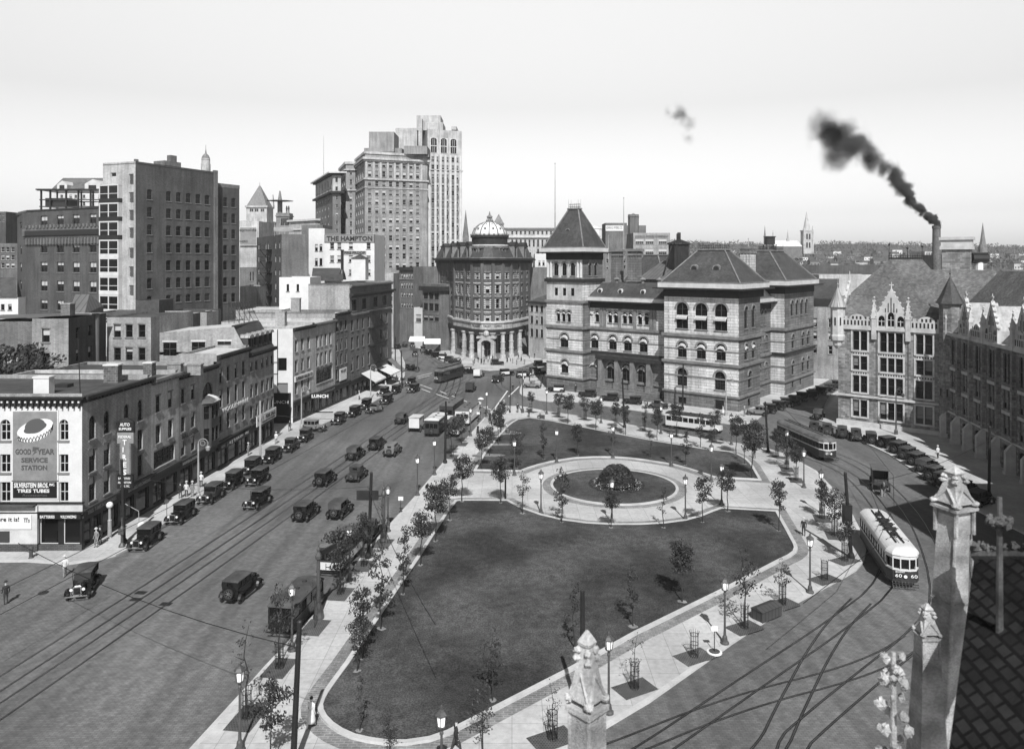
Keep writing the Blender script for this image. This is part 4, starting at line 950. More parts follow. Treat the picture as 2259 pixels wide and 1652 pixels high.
mn.finish(M_TRIMW); rf = MB(); yq = 235; rf.add([(X_(112, yq), yq, Z_(419, yq)), (X_(240, yq), yq, Z_(419, yq)), (X_(255, yq + 20), yq + 20, Z_(419, yq)), (X_(125, yq + 20), yq + 20, Z_(419, yq)), (X_(139, yq + 9), yq + 9, Z_(386, yq)), (X_(238, yq + 9), yq + 9, Z_(386, yq))], [(0, 1, 5, 4), (1, 2, 5), (2, 3, 4, 5), (3, 0, 4)]); rf.build('hip_roof', M_SLATE2, mn.root)
for u, ww, hh in ((138, 11, 20), (205, 17, 23)):
 dm = MB(); x = X_(u, yq); s_ = yq / F; dm.use(M_TRIMW); dm.box(x - ww * s_, x + ww * s_, yq - .3, yq + 6, Z_(419, yq), Z_(419 - hh * .55, yq)); dm.add([(x - ww * s_, yq - .31, Z_(419 - hh * .55, yq)), (x + ww * s_, yq - .31, Z_(419 - hh * .55, yq)), (x, yq - .31, Z_(419 - hh, yq)), (x - ww * s_, yq + 6, Z_(419 - hh * .55, yq)), (x + ww * s_, yq + 6, Z_(419 - hh * .55, yq)), (x, yq + 7, Z_(419 - hh, yq))], [(0, 1, 2), (0, 2, 5, 3), (1, 4, 5, 2)])
 dm.use(M_PANE); dm.box(x - ww * .5 * s_, x + ww * .5 * s_, yq - .36, yq - .31, Z_(417, yq), Z_(409, yq)); dm.build('dormer', M_TRIMW, mn.root)
# cupola of the far city hall behind the hotel
yq = 420; x = X_(454, yq); sc_ = yq / F; e = empty('cupola_tower', (x, yq, 0), 'pale domed cupola with weathervane rising behind the tall hotel', 'tower', world=True)
b = MB(); b.use(M_OFFW); b.lathe([(10 * sc_, 0), (10 * sc_, 30 * sc_), (9 * sc_, 30 * sc_), (9 * sc_, 42 * sc_)], (x, yq, Z_(392, yq)), 12); b.build('drum', M_OFFW, e)
b = MB(); b.lathe([(9.2 * sc_, 0), (8.4 * sc_, 6 * sc_), (6 * sc_, 11 * sc_), (2 * sc_, 15 * sc_), (.6 * sc_, 24 * sc_), (.3 * sc_, 34 * sc_)], (x, yq, Z_(354, yq)), 12); b.build('dome', M_TRIM, e)
# --- brick backs between the row and the hotel
def rear(label, uL, uR, vt, Y, back, m, rows, cols, w, **k): return gb('rear_building', label, uL, uR, vt, Y, back=back, m=m, rows=rows, cols=cols, w=w, fm=M_FRAME_D, group='old brick buildings behind the shop row', lint=True, cat='building', **k)
r1 = rear('brick rear building at the far left with four windows per floor and seamed roof', -40, 71, 709, 97, 9, M_BRK_M, [(776 - 1, 836), (872, 928)], [1, 19, 39, 57], 13)
rf = MB(); rf.add([(X_(-40, 97) - 2, 97 - .3, Z_(707, 97)), (X_(136, 97) , 97 - .3, Z_(707, 97) + .6), (X_(136, 97) + 2, 104, Z_(690, 104)), (X_(-40, 97) - 2, 104, Z_(694, 104))], [(0, 1, 2, 3)]); rf.build('seam_roof', M_SEAM, r1.root)
r2 = rear('pale brick stair block with one window per floor and shaded right side', 71, 151, 703, 95, 11, M_BRK_L, [(725, 755), (779, 809)], [101], 17, side='R', scols=(234, 11, [172, 199]), srows=[(726, 752), (776, 803)], sw=9, wallR=M_BRK_D)  # right wall's shade is coloured in with dark brick
b = MB(); b.tube((X_(220, 104), 103, 4), (X_(220, 104), 103, Z_(697, 104) + .4), .45, n=12); b.build('round_flue', M_SEAM, r2.root)
chimney(r2, X_(150, 99), 99, Z_(703, 95), 1.2, 1.2, 1.6, M_BRK_M, M_BRK_L)
r3 = rear('pale brick rear block with three windows per floor behind the brush shop', 236, 333, 700, 106, 14, M_BRK_L, [(716, 744), (767, 795)], [259, 285, 313], 15)
r4 = rear('dark low-walled brick building next to the pale party wall', 333, 425, 692, 122, 12, M_BRK_D, [], [], 10)
b = MB(); yq = 112; b.use(M_SEAM); b.add([(X_(150, yq), yq, Z_(676, yq) - 1.2), (X_(186, yq), yq, Z_(676, yq) - 1.2), (X_(197, yq + 4), yq + 4, Z_(652, yq)), (X_(166, yq + 4), yq + 4, Z_(652, yq)), (X_(213, yq + 5), yq + 7, Z_(680, yq)), (X_(186, yq), yq + .01, Z_(680, yq) - 3), (X_(213, yq + 5), yq + 7, Z_(680, yq) - 3)], [(0, 1, 2, 3), (1, 4, 2), (1, 5, 6, 4)]); b.box(X_(150, yq), X_(186, yq), yq + .1, yq + 5, Z_(676, yq) - 5, Z_(676, yq) - 1.2)
pr_ = empty('peaked_skylight', (X_(180, yq), yq, 19), 'dark peaked skylight with seamed metal slope standing on the roofs', 'roof structure', world=True); b.build('seamed_slopes', M_SEAM, pr_)
pr_ = gb('roof_penthouse', 'low metal-clad penthouse with sloped roof in front of the hotel', 300, 351, 662, 118, rows=[], cols=[], back=5, m=M_TAR, vb=705, cat='roof structure')
pr_ = gb('roof_penthouse', 'small lean-to roof house with dark window beside the metal-clad penthouse', 218, 300, 688, 119, rows=[(697, 706)], cols=[233, 268], w=18, back=5, m=M_BRK_D, vb=712, cat='roof structure', roof=M_SEAM)
pr_ = gb('roof_penthouse', 'pale brick rooftop block beside the rooftop letter sign', 426, 456, 689, 125, rows=[], cols=[], back=5, m=M_BRK_L, vb=725, cat='roof structure')
# low buildings far left
gb('far_brick_building', 'dark many-windowed office block at the left edge behind the hotel wing', -60, 38, 537, 190, rows=[(545 + 17.5 * i, 556 + 17.5 * i) for i in range(3)], cols=[6, 16.5, 28], w=8, m=M_BRK_M, back=12)
gb('far_brick_building', 'brick tower top at the left edge above the office block', -30, 13, 467, 230, rows=[(471, 476), (483, 489)], cols=[0, 8], w=4, m=M_BRK_D, back=12)
q = gb('pale_house', 'pale house with dark sloped roof at the left edge below the office block', -60, 40, 656, 150, rows=[(671, 684)], cols=[6, 22, 37], w=8, m=M_WHITE, back=10, fm=M_FRAME_D)
rf = MB(); rf.add([(X_(-60, 150), 149.7, Z_(656, 150)), (X_(40, 150), 149.7, Z_(656, 150)), (X_(34, 156), 156, Z_(612, 156)), (X_(-60, 156), 156, Z_(612, 156))], [(0, 1, 2, 3)]); rf.build('sloped_roof', M_TAR, q.root)
# rooftop letter sign on scaffolding
yq = 122; e = empty('rooftop_letter_sign', (X_(530, yq), yq, 14), 'dark rooftop letter sign on thin steel scaffold', 'sign', world=True); b = MB()
for k in range(5):
 x = X_(505 + 11.5 * k, yq)
 b.tube((x, yq, Z_(721, yq)), (x, yq, Z_(665, yq)), .05, n=4); b.tube((x + .8, yq + 3, Z_(721, yq)), (x, yq, Z_(670, yq)), .04, n=4)
for v in (668, 677, 692, 706): b.tube((X_(505, yq), yq, Z_(v, yq)), (X_(551, yq), yq, Z_(v, yq)), .04, n=4)
b.build('scaffold', M_BLACK, e); text('PETER-PAN', (X_(506, yq), yq - .1, Z_(676, yq)), R, .75, M_BLACK, e, 3.3) if False else None
for k in range(7): b = MB()
lt = MB()
for k in range(8):
 x = X_(506 + 5.6 * k, yq); lt.box(x, x + .28, yq - .1, yq - .02, Z_(677, yq), Z_(668, yq)); lt.box(x, x + .1, yq - .12, yq, Z_(677, yq), Z_(667, yq))
lt.build('letters', M_BLACK, e)
# white party walls / roofs between
gb('parapet_building', 'low pale brick building behind the white party wall', 520, 621, 684, 152, rows=[], cols=[], m=M_BRK_L, back=12, roof=M_GRAVEL)
gb('white_block', 'white-painted block with two small windows behind the row, left of the big brick corner building', 616, 684, 611.6, 158, rows=[(658, 676) if False else (638 - 11, 643)], cols=[635, 657], w=5.5, m=M_WHITE, back=9, fm=M_FRAME_D, vars=(0,))
gb('grey_wing', 'smooth grey building with oriel windows beside the hotel annex', 529, 566, 632, 186, rows=[], cols=[], m=M_PAINT_L, back=10)
gb('sign_building', 'tall pale building carrying a big painted wall advertisement', 520, 571, 488, 250, rows=[], cols=[], m=M_OFFW, back=18)
yq = 249.6; e = bpy.data.objects[-1]
adr = [o for o in bpy.data.objects if o.name.startswith('sign_building')][0]
sign('wall_advertisement', X_(530, yq), X_(566, yq), yq - .2, Z_(541, yq), Z_(502, yq), M_SIGNG, M_SIGNW, adr)
text('eynolds', (X_(529.5, yq), yq - .4, Z_(512, yq)), R, 1.1, M_LETTER_D, adr, 5.5); text('HERS', (X_(530, yq), yq - .4, Z_(535, yq)), R, .7, M_LETTER_G, adr, 2.6)
gb('stair_tower_building', 'grey brick building with small side stair windows left of the fire-escaped hotel side', 529, 566, 590, 215, rows=[(600, 620), (628, 650)], cols=[552, 558], w=3, m=M_BRK_M, back=10)
# dark building with fire escape, Hampton hotel
q = gb('tall_brick_building', 'tall plain brick building with shaded side and zigzag fire escape', 621, 681, 517, 185, rows=[], cols=[], back=18, m=M_BRK_M, side='L', scols=(566, 26, [571, 587, 592, 608, 617]), srows=[(533, 548), (563, 578), (594, 608), (625, 640), (655, 670)], sw=3, wallL=M_BRK_D, fin=False)  # left wall in darker brick, its shade put into the colour
q.finish(M_BRK_M)
fe = MB()
for i in range(5):
 z = Z_(550 + 26 * i, 190); x0 = X_(592, 200); fe.box(x0 - .5, x0 + 2.8, 193, 200, z - .1, z);
 for k in range(8): fe.box(x0 - .5 + .45 * k, x0 - .45 + .45 * k, 193, 193.06, z, z + 1.1)
 fe.box(x0 - .5, x0 + 2.8, 193, 193.08, z + 1.05, z + 1.13); fe.tube((x0, 193.2, z), (x0 + 2.5, 193.2, z - 3.1), .1, n=4)
fe.build('fire_escape', M_BLACK, q.root)
b = MB()
for u in (606, 617, 628, 640): b.tube((X_(u, 190), 190, q.zt - .3), (X_(u, 190), 190, q.zt + 3), .07, n=4)
for z in (.9, 2.2): b.tube((X_(604, 190), 190, q.zt + z), (X_(646, 190), 190, q.zt + z), .07, n=4)
b.box(X_(604, 190), X_(646, 190), 189.9, 190, q.zt + 1.0, q.zt + 2.0); b.build('roof_sign_frame', M_STEELL, q.root)
gb('white_rear_wing', 'white-painted rear wing between the fire-escape tower and the hotel with sign', 681, 716, 504, 200, rows=[(539, 554), (570, 586), (600, 612)], cols=[698, 708], w=6, m=M_WHITE, back=14, fm=M_FRAME_D)
q = gb('sign_hotel', 'white seven-storey hotel front with THE HAMPTON painted on its parapet', 716, 826, 517, 195, rows=[(536, 550), (564, 579), (595, 608)], cols=[732.5, 748.5, 774, 813], w=9, m=M_WHITE, back=16, fm=M_FRAME_L, vars=(1, 4, 0))
yq = 195; sign('parapet_sign', X_(717, yq), X_(825.5, yq), yq - .05, Z_(534.5, yq), Z_(518.5, yq), M_SIGNG, M_LETTER_D, q.root)
text('THE HAMPTON', (X_(721, yq), yq - .2, Z_(531.5, yq)), R, 1.25, M_LETTER_D, q.root, 11.8, bold=.03)
sign('wall_sign', X_(757, yq), X_(808, yq), yq - .05, Z_(562, yq), Z_(554, yq), M_SIGNG, M_WHITE, q.root); text('FIRE PROOF', (X_(760, yq), yq - .2, Z_(560.5, yq)), R, .7, M_LETTER_D, q.root, 5.3, bold=.02)
sb_ = gb('stair_bulkhead', 'white stair bulkhead with small hipped roof in front of the hotel sign wall', 775, 806, 570, 182, rows=[], cols=[], m=M_WHITE, back=4, vb=618, cat='roof structure')
b = MB(); p_ = offset(sb_.poly, .3); b.hip(p_, sb_.zt, sb_.zt + 1.0, 2.2); b.build('hip_roof', M_TAR, sb_.root)
b = MB(); x = X_(755, 184); b.lathe([(1.0, 0), (.7, 1.5), (.36, 2.4), (.36, 7), (.46, 7), (.46, 7.3)], (x, 184, Z_(617, 184)), 10); o = b.build('tall_flue', M_BLACK); tag(o, 'tall black rooftop flue in front of the white hotel with sign', 'chimney')
b = MB(); yq = 183; b.add([(X_(688, yq), yq, Z_(607, yq)), (X_(757, yq), yq, Z_(606, yq)), (X_(750, yq + 9), yq + 9, Z_(592, yq)), (X_(690, yq + 9), yq + 9, Z_(592, yq)), (X_(688, yq), yq, Z_(620, yq)), (X_(757, yq), yq, Z_(620, yq))], [(0, 1, 2, 3), (0, 4, 5, 1)])
o = b.build('lean_roof', M_TAR); tag(o, 'low tarred roof slope left of the tall black flue', 'roof')
# --- gothic brick church tower, capitol, pale museum
yq = 330; s_ = yq / F
e = empty('gothic_clock_tower', (X_(623, yq), yq, 30), 'slender dark stone tower with pointed turret and belfry arches', 'tower', world=True); b = MB(); b.use(M_TRIM)
b.box(X_(609, yq), X_(638, yq), yq, yq + 5.6, 20, Z_(470, yq)); b.box(X_(608, yq), X_(639.5, yq), yq - .4, yq + 6, Z_(478, yq), Z_(475, yq)); b.lathe([(5.6 * s_, 0), (5.6 * s_, 26 * s_), (6.3 * s_, 26.5 * s_), (6, 28 * s_), (5 * s_, 28 * s_), (.3, 50 * s_)], (X_(616, yq), yq + 1, Z_(471, yq)), 8)
for u in (631, 635.5): b.lathe([(1.7 * s_, 0), (1.7 * s_, 8 * s_), (2.2 * s_, 9 * s_), (.2, 16 * s_)], (X_(u, yq), yq + 1, Z_(470, yq)), 6)
b.use(M_PANE)
for u in (622, 626.5, 631, 635): b.box(X_(u, yq) - .3, X_(u, yq) + .3, yq - .1, yq, Z_(497, yq), Z_(482, yq))
b.build('shaft', M_TRIM, e)
def pyr(name, label, u0, u1, v0, vm, v1, Y, m, rm, topw=0.04, cat='tower'):
 A_ = X_(u0, Y); B_ = X_(u1, Y); w_ = B_ - A_; e = empty(name, ((A_ + B_) / 2, Y, Z_(v0, Y)), label, cat, world=True); b = MB(); b.box(A_, B_, Y, Y + w_, Z_(v0, Y), Z_(vm, Y)); b.box(A_ - w_ * .04, B_ + w_ * .04, Y - w_ * .04, Y + w_ * 1.04, Z_(vm + 3, Y), Z_(vm, Y));
 b.build('tower_body', m, e); b = MB(); c = (A_ + B_) / 2; t_ = w_ * topw / 2
 b.taper(A_, B_, Y, Y + w_, Z_(vm, Y) + .02, Z_(v1, Y), c - t_, c + t_, Y + w_ / 2 - t_, Y + w_ / 2 + t_); b.build('spire_roof', rm, e); return e
cp = gb('state_capitol', 'pale granite palace with pyramid-roofed corner tower, faint in the distance', 500, 590, 487, 640, rows=[(463 + 27, 470 + 27)], cols=[537, 552, 567, 580], w=5, m=M_OFFW, back=60, arch=1)
b = MB(); yq = 630; b.use(M_OFFW); b.box(X_(543, yq), X_(588.6, yq), yq, yq + 17, Z_(490, yq), Z_(458, yq)); b.box(X_(541, yq), X_(590.5, yq), yq - 1, yq + 18, Z_(458, yq), Z_(454, yq)); b.use(M_TRIM); cx_ = X_(566, yq); b.taper(X_(544, yq), X_(588, yq), yq, yq + 16, Z_(454, yq), Z_(408, yq), cx_ - .5, cx_ + .5, yq + 7.5, yq + 8.5); b.tube((cx_, yq + 8, Z_(410, yq)), (cx_, yq + 8, Z_(400, yq)), .3, .1)
b.use(M_PANE)
for u in (553, 557, 564, 568, 577, 581): b.box(X_(u, yq) - .6, X_(u, yq) + .6, yq - .2, yq, Z_(467, yq), Z_(461, yq))
b.build('corner_tower', M_OFFW, cp.root)
b = MB(); b.taper(X_(530, yq), X_(545, yq), yq + 40, yq + 55, Z_(487, yq), Z_(452, yq), X_(536, yq), X_(538, yq), yq + 46, yq + 48); b.taper(X_(580, yq), X_(586, yq), yq + 20, yq + 24, Z_(454, yq), Z_(425, yq), X_(582, yq), X_(584, yq), yq + 21, yq + 23); b.build('rear_turret', M_TRIMW, cp.root)
gb('pale_museum', 'pale classical building with stepped cornice left of the ornate tall block', 638, 696, 486, 330, rows=[], cols=[], m=M_OFFW, back=30, dY=-12, trim=[(.8, 0, .8, M_TRIMW), (4.5, 3.8, .5, M_TRIMW), (9, 8.2, .5, M_TRIMW)])
gb('brown_roof_house', 'dark-roofed building in front of the pale classical building', 665, 712, 496, 225, rows=[], cols=[], m=M_BRK_M, back=12)
# --- ornate block C
q = gb('ornate_tall_block', 'ornate pale-topped tall office block with heavy cornice, leftmost of the high-rises', 734, 752, 425, 292, dY=0, back=26, m=M_BRK_M, fm=M_FRAME_L, style='sash', w=5, rows=[(433 + 18 * i, 441 + 18 * i) for i in range(6)], cols=[743], side='L', scols=(696, 38, [700, 706, 712, 718, 725]), sw=2.4, fin=False)
zt_ = Z_(380, 292); q.wall.use(M_OFFW)
q.face(q.A, q.B, q.zt, zt_, [(1.5, Z_(402, 292), .9, 1.9, 0, 'sash', M_FRAME_D, 0), (2.7, Z_(402, 292), .9, 1.9, 0, 'sash', M_FRAME_D, 0), (1.5, Z_(421, 292), .9, 1.6, 0, 'sash', M_FRAME_D, 0)])
Ls = (Vector(q.A) - Vector(q.D)).length
q.face(q.D, q.A, q.zt, zt_, [(Ls * (k + .5) / 6, z_, 1.6, h_, 0, 'sash', M_FRAME_D, 0) for k in range(6) for z_, h_ in ((q.zt + .6, 1.6), (q.zt + 2.8, 2.6))])
q.face(q.B, q.C, q.zt, zt_)
for za, zb, o_, mm in ((0, .5, 1.8, M_TRIMW), (.52, 1.1, .9, M_TRIMD), (7.4, 8.2, 1.1, M_TRIMD)): q.band(q.poly, zt_ - zb, zt_ - za, o_, mm)
rf = MB(); rf.prism(offset(q.poly, -.3), zt_ - .5, zt_ - .2); rf.build('roof', M_TAR, q.root); q.zt = zt_
q.finish(M_BRK_M)
b = MB(); b.tube((X_(714, 300), 300, q.zt), (X_(714, 300), 300, Z_(300, 300)), .12, .05); tag(b.build('flagpole', M_STEELL), 'bare flagpole on the ornate tall block left of the high-rises', 'flagpole')
# --- hotel tower A
rowsA = [(355.5, 367.5), (376, 389.5)] + [(398 + 20.1 * i, 410 + 20.1 * i) for i in range(10)]
q = gb('brick_tower', 'large brick hotel tower with pale two-storey crown, centre of the high-rises', 805, 943, 334, 280, dY=9, back=20, m=M_BRK_HZ, rows=rowsA, cols=[815.5, 831.5, 847, 862, 877, 892, 907, 921.5], w=7.5, side='L', scols=(784, 22, [787, 791.5, 796, 800.5]), sw=2.2, vars=(1, 1, 2, 4, 0, 4), fm=M_FRAME_L, fin=False)
for za, zb, o_, mm in ((0, .9, .35, M_OFFW), (2.2, 3.0, 1.0, M_OFFW), (3.02, 3.6, .5, M_OFFW), (9.9, 10.5, .5, M_OFFW), (13.2, 13.6, .25, M_OFFW)): q.band(q.poly, q.zt - zb, q.zt - za, o_, mm)
q.trim.use(M_OFFW); q.trim.M = Matrix.Translation((q.A[0], q.A[1], 0)) @ Matrix.Rotation(math.atan2(q.d.y, q.d.x), 4, 'Z')
for u in (808, 823.5, 839, 854.5, 869.5, 884.5, 899.5, 914.5, 929): s_ = (u - 805) / 138 * q.Ln; q.trim.box(s_ - .35, s_ + .35, -.22, .02, q.zt - 9.8, q.zt - 3.65)
q.trim.M = None; q.finish(M_BRK_HZ)
for (a_, b_, v0, v1, nm) in ((816, 871, 293, 334, 'penthouse'), (803, 886, 327, 336, 'penthouse'), (892, 943, 323, 338, 'penthouse')):
 m1 = MB(); m1.box(X_(a_, 286), X_(b_, 286), 284 + (a_ % 3), 296, Z_(v1 + 3, 286), Z_(v0, 286)); m1.build(nm, M_BRK_HZ, q.root)
q = gb('tower_wing', 'lower left wing of the big brick hotel tower', 763, 784, 357, 300, rows=[(376, 386)] + [(396 + 18.5 * i, 407 + 18.5 * i) for i in range(8)], cols=[774], w=5, back=20, m=M_BRK_HZ, side='L', scols=(749, 22, [752, 756, 760]), sw=2, vars=(1, 0), trim=[(0, 1, .5, M_OFFW), (3, 3.5, .8, M_OFFW), (11, 11.6, .5, M_OFFW)])
# --- white tower B
rowsB = [(384 + 17.8 * i, 394 + 17.8 * i) for i in range(12)]
q = gb('white_tower', 'slender white skyscraper with vertical piers and three tall arched top windows', 943, 1019, 285, 296, dY=5, back=24, m=M_OFFW, rows=[(345, 355), (363, 373)] + rowsB, cols=[955, 964.5, 977, 986.5, 999, 1008.5], w=6.5, side='L', scols=(919, 30, [927, 935]), sw=2, vars=(4, 4, 0, 1), fin=False)
q.trim.use(M_TRIMW); q.trim.M = Matrix.Translation((q.A[0], q.A[1], 0)) @ Matrix.Rotation(math.atan2(q.d.y, q.d.x), 4, 'Z')
for u in (946.5, 959.8, 971, 981.8, 992.8, 1003.8, 1015): s_ = (u - 943) / 76 * q.Ln; q.trim.box(s_ - .45, s_ + .45, -.5, .02, 0, Z_(341, 296))
q.trim.use(M_BRK_M)
for (a_, b_) in rowsB[:-1]:
 for u in (955, 964.5, 977, 986.5, 999, 1008.5): s_ = (u - 943) / 76 * q.Ln; q.trim.box(s_ - .6, s_ + .6, -.08, .02, Z_(b_ + 7.2, 296), Z_(b_ + .6, 296))
for u in (956.5, 978.5, 1000):
 s_ = (u - 943) / 76 * q.Ln; q.trim.use(M_TRIMW); q.trim.box(s_ - 1.6, s_ + 1.6, -.12, .02, Z_(337, 296), Z_(303, 296)); q.trim.use(M_PANE); q.trim.box(s_ - 1.2, s_ + 1.2, -.16, -.125, Z_(336, 296), Z_(308, 296))
 N = 8; q.trim.add([(s_ + 1.2 * math.cos(PI * k / N), -.16, Z_(308, 296) + .8 * math.sin(PI * k / N)) for k in range(N + 1)], [tuple(range(N + 1))])
 q.trim.use(M_TRIMW)
 for z_ in (-.35, .35): q.trim.box(s_ + z_ - .06, s_ + z_ + .06, -.2, -.165, Z_(336, 296), Z_(306, 296))
 q.trim.box(s_ - 1.2, s_ + 1.2, -.2, -.165, Z_(322, 296), Z_(320.5, 296))
q.trim.M = None
q.band(q.poly, Z_(375, 296), Z_(373.5, 296), .5, M_TRIMW); q.finish(M_OFFW)
for (a_, b_, v0, v1, y_) in ((919, 972, 255, 288, 303), (925, 977, 270, 288, 302), (996, 1007, 279, 287, 300), (923, 931, 262, 345, 299.2), (872, 920, 283, 330, 318)):
 m1 = MB(); m1.box(X_(a_, y_), X_(b_, y_), y_, y_ + 12, Z_(v1, y_), Z_(v0, y_)); m1.build('penthouse', M_OFFW, q.root)
# spires and pale government building beyond the bank
def spire(label, u, w, v0, vm, v1, Y, m, name='church_spire'):
 s_ = Y / F; x = X_(u, Y); e = empty(name, (x, Y, Z_(v0, Y)), label, 'spire', world=True); b = MB(); b.box(x - w * s_ / 2, x + w * s_ / 2, Y, Y + w * s_, Z_(v0, Y), Z_(vm, Y)); b.build('tower_body', m, e); b = MB(); b.lathe([(w * s_ * .55, 0), (w * s_ * .3, (vm - v1) * s_ * .45), (.05, (vm - v1) * s_)], (x, Y + w * s_ / 2, Z_(vm, Y)), 8); b.build('spire_roof', m, e); return e
spire('dark church spire right beside the white skyscraper', 1027, 13, 580, 524, 463, 330, M_TRIM)
pyr('pyramid_roof_tower', 'far pyramid-roofed tower just behind the domed roof', 1089, 1111, 560, 492, 472, 520, M_TRIM, M_TRIM)
q = gb('government_building', 'long pale classical government building with colonnade beyond the bank', 1112, 1230, 503, 430, dY=0, back=30, m=M_OFFW, rows=[(510, 517), (529, 545), (549, 566)], cols=[1130 + 9.5 * k for k in range(11)], w=4.5, vars=(0,), fin=False)
for za, zb, o_, mm in ((0, .8, 1.0, M_TRIM), (.82, 1.5, .4, M_TRIMW), (4.5, 5.6, 1.0, M_TRIMW)): q.band(q.poly, q.zt - zb, q.zt - za, o_, mm)
q.finish(M_OFFW)
# store buildings with sign, right of the post-office tower
q = gb('department_store', 'dark brick department store with white painted name band and rooftop water tower', 1336, 1427, 536 - 8, 300, dY=0, back=22, m=M_BRK_M, rows=[], cols=[])
yq = 299.8
m1 = MB(); m1.box(X_(1336, yq), X_(1383, yq), yq, yq + 12, Z_(550, yq), Z_(492, yq)); m1.box(X_(1383, yq), X_(1427, yq), yq + 2, yq + 14, Z_(550, yq), Z_(497, yq)); m1.build('upper_storey', M_BRK_M, q.root)
sign('name_band', X_(1336, yq), X_(1375, yq), yq - .05, Z_(509.5, yq), Z_(498, yq), M_SIGNW, None, q.root); text('JOHN G. MYERS CO.', (X_(1337, yq), yq - .2, Z_(507, yq)), R, 1.3, M_LETTER_D, q.root, 6.6)
b = MB(); x = X_(1399, 300); b.lathe([(2.2, 0), (2.2, 7.8)], (x, 302, Z_(516, 300)), 8); b.use(M_TRIM); b.lathe([(2.5, 0), (.2, 1.4)], (x, 302, Z_(478, 300) + .02), 8); tag(b.build('water_tower', M_BRK_M), 'brick octagonal water tower with conical cap on the department store', 'water tower')
q = gb('company_building', 'pale brick store building lettered JOHN G MYERS COMPANY', 1397, 1478, 514, 285, dY=0, back=20, m=M_BRK_L, rows=[(526, 539), (548, 562)], cols=[1411, 1433, 1462], w=18, style='multi', vars=(4, 1))
text('JOHN G. MYERS COMPANY', (X_(1401, 285), 284.7, Z_(525, 285)), R, 1.0, M_LETTER_D, q.root, 12.6)
gb('brick_office', 'long brick building with small paired windows behind the post-office chimneys', 1300, 1400, 549, 270, rows=[(555, 563), (571, 580), (586, 594)], cols=[1340, 1354, 1368, 1378, 1390], w=4.5, m=M_BRK_M, back=14)
b = MB(); x = X_(1311, 340); b.lathe([(3.6, 0), (3.6, 3.4)], (x, 340, Z_(522, 340)), 12); b.lathe([(3.9, 3.4), (.2, 4.8)], (x, 340, Z_(522, 340)), 12); tag(b.build('water_tank', M_SIGNW), 'pale round water tank on a roof between the pyramid roof and the store', 'water tank')
# street canyon beyond the corner
gb('street_building', 'dark-corniced street building behind the fire-escape building corner', 831, 868, 603, 262, rows=[(640 + 14 * i, 649 + 14 * i) for i in range(4)], cols=[836, 846, 856, 864], w=4, m=M_OFFW, back=16)
gb('street_building', 'ornate dark brick commercial building with rows of bracketed windows up the street', 881, 912, 589, 275, dY=-4, rows=[(604, 617), (624, 636), (645, 655), (668, 678)], cols=[886.5, 892, 897.5, 903, 908.5], w=3.6, m=M_BRK_M, back=16, vars=(1, 2), trim=[(0, 1.2, .8, M_TRIMD), (4, 4.6, .3, M_TRIM)])
q = gb('street_building', 'brick building with white lower wall and slanting roof pipe left of the bank', 912, 934, 588, 268, dY=-6, rows=[], cols=[], m=M_BRK_M, back=16, roof=M_SEAM)
q = gb('street_building', 'white low shop building on the curving street left of the bank', 913, 933, 678, 262, dY=-3, rows=[(693, 710)], cols=[923], w=12, m=M_WHITE, back=5, style='multi')
gb('street_building', 'bright white building with striped awnings at the top of the street', 864, 914, 686, 292, rows=[(690, 699)], cols=[873, 885, 897], w=7, m=M_WHITE, back=8, arch=1)
q = gb('loft_building', 'dark-fronted loft building with wide windows directly left of the bank', 932, 970, 619 + 12, 256, dY=-7, rows=[(645, 659), (668, 684), (693, 706)], cols=[939, 951, 963], w=9.5, m=M_BRK_M, back=16, fm=M_FRAME_D, style='multi', trim=[(0, 1.5, .9, M_TRIMD), (-.8, 0, .3, M_BRK_M)])
awl = []
for i, (u, v, lb_) in enumerate(((921, 742, 'small white shop awning on the street left of the bank, farther one'), (955, 747, 'small white shop awning on the street left of the bank, nearer one'))):
 y_ = 253 - i * 6; x = X_(u, y_); b = MB(); b.add([(x - 2.5, y_, Z_(v, y_)), (x + 2.5, y_, Z_(v, y_)), (x + 2.7, y_ - 2, Z_(v, y_) - 1.3), (x - 2.7, y_ - 2, Z_(v, y_) - 1.3), (x + 2.7, y_ - 2, Z_(v, y_) - 1.6), (x - 2.7, y_ - 2, Z_(v, y_) - 1.6)], [(0, 3, 2, 1), (3, 5, 4, 2)])
 tag(b.build('shop_awning', M_SIGNW), lb_, 'awning', 'shop awnings')
# building right of the bank
q = gb('side_building', 'grey four-storey building with sloping roof between the bank and the post office', 1166, 1204, 664, 232, dY=-6, rows=[(673, 687), (696, 713), (724, 742)], cols=[1173, 1184, 1195], w=5.5, m=M_PAINT_L, back=14, fm=M_FRAME_D, fin=False)
q.band(q.poly, q.zt - .6, q.zt, .7, M_TRIMD); q.finish(M_PAINT_L); b = MB(); b.add([(q.A[0], q.A[1] - .7, q.zt), (q.B[0], q.B[1] - .7, q.zt), (q.C[0], q.C[1], q.zt + 1), (q.D[0], q.D[1], q.zt + 3.4)], [(0, 1, 2, 3)]); b.build('roof_slope', M_TAR, q.root)
gb('brick_wall_building', 'plain high brick building behind the grey four-storey one', 1166, 1206, 590, 262, rows=[], cols=[], m=M_BRK_M, back=14)
gb('pale_house', 'small pale gabled buildings just right of the bank mansard', 1160, 1180, 545, 300, rows=[(552, 562)], cols=[1170], w=4, m=M_OFFW, back=10)
gb('pale_house', 'bright white low building near the post office pyramid roof', 1180, 1206, 560, 290, rows=[(575, 586)], cols=[1190, 1199], w=5, m=M_WHITE, back=10)
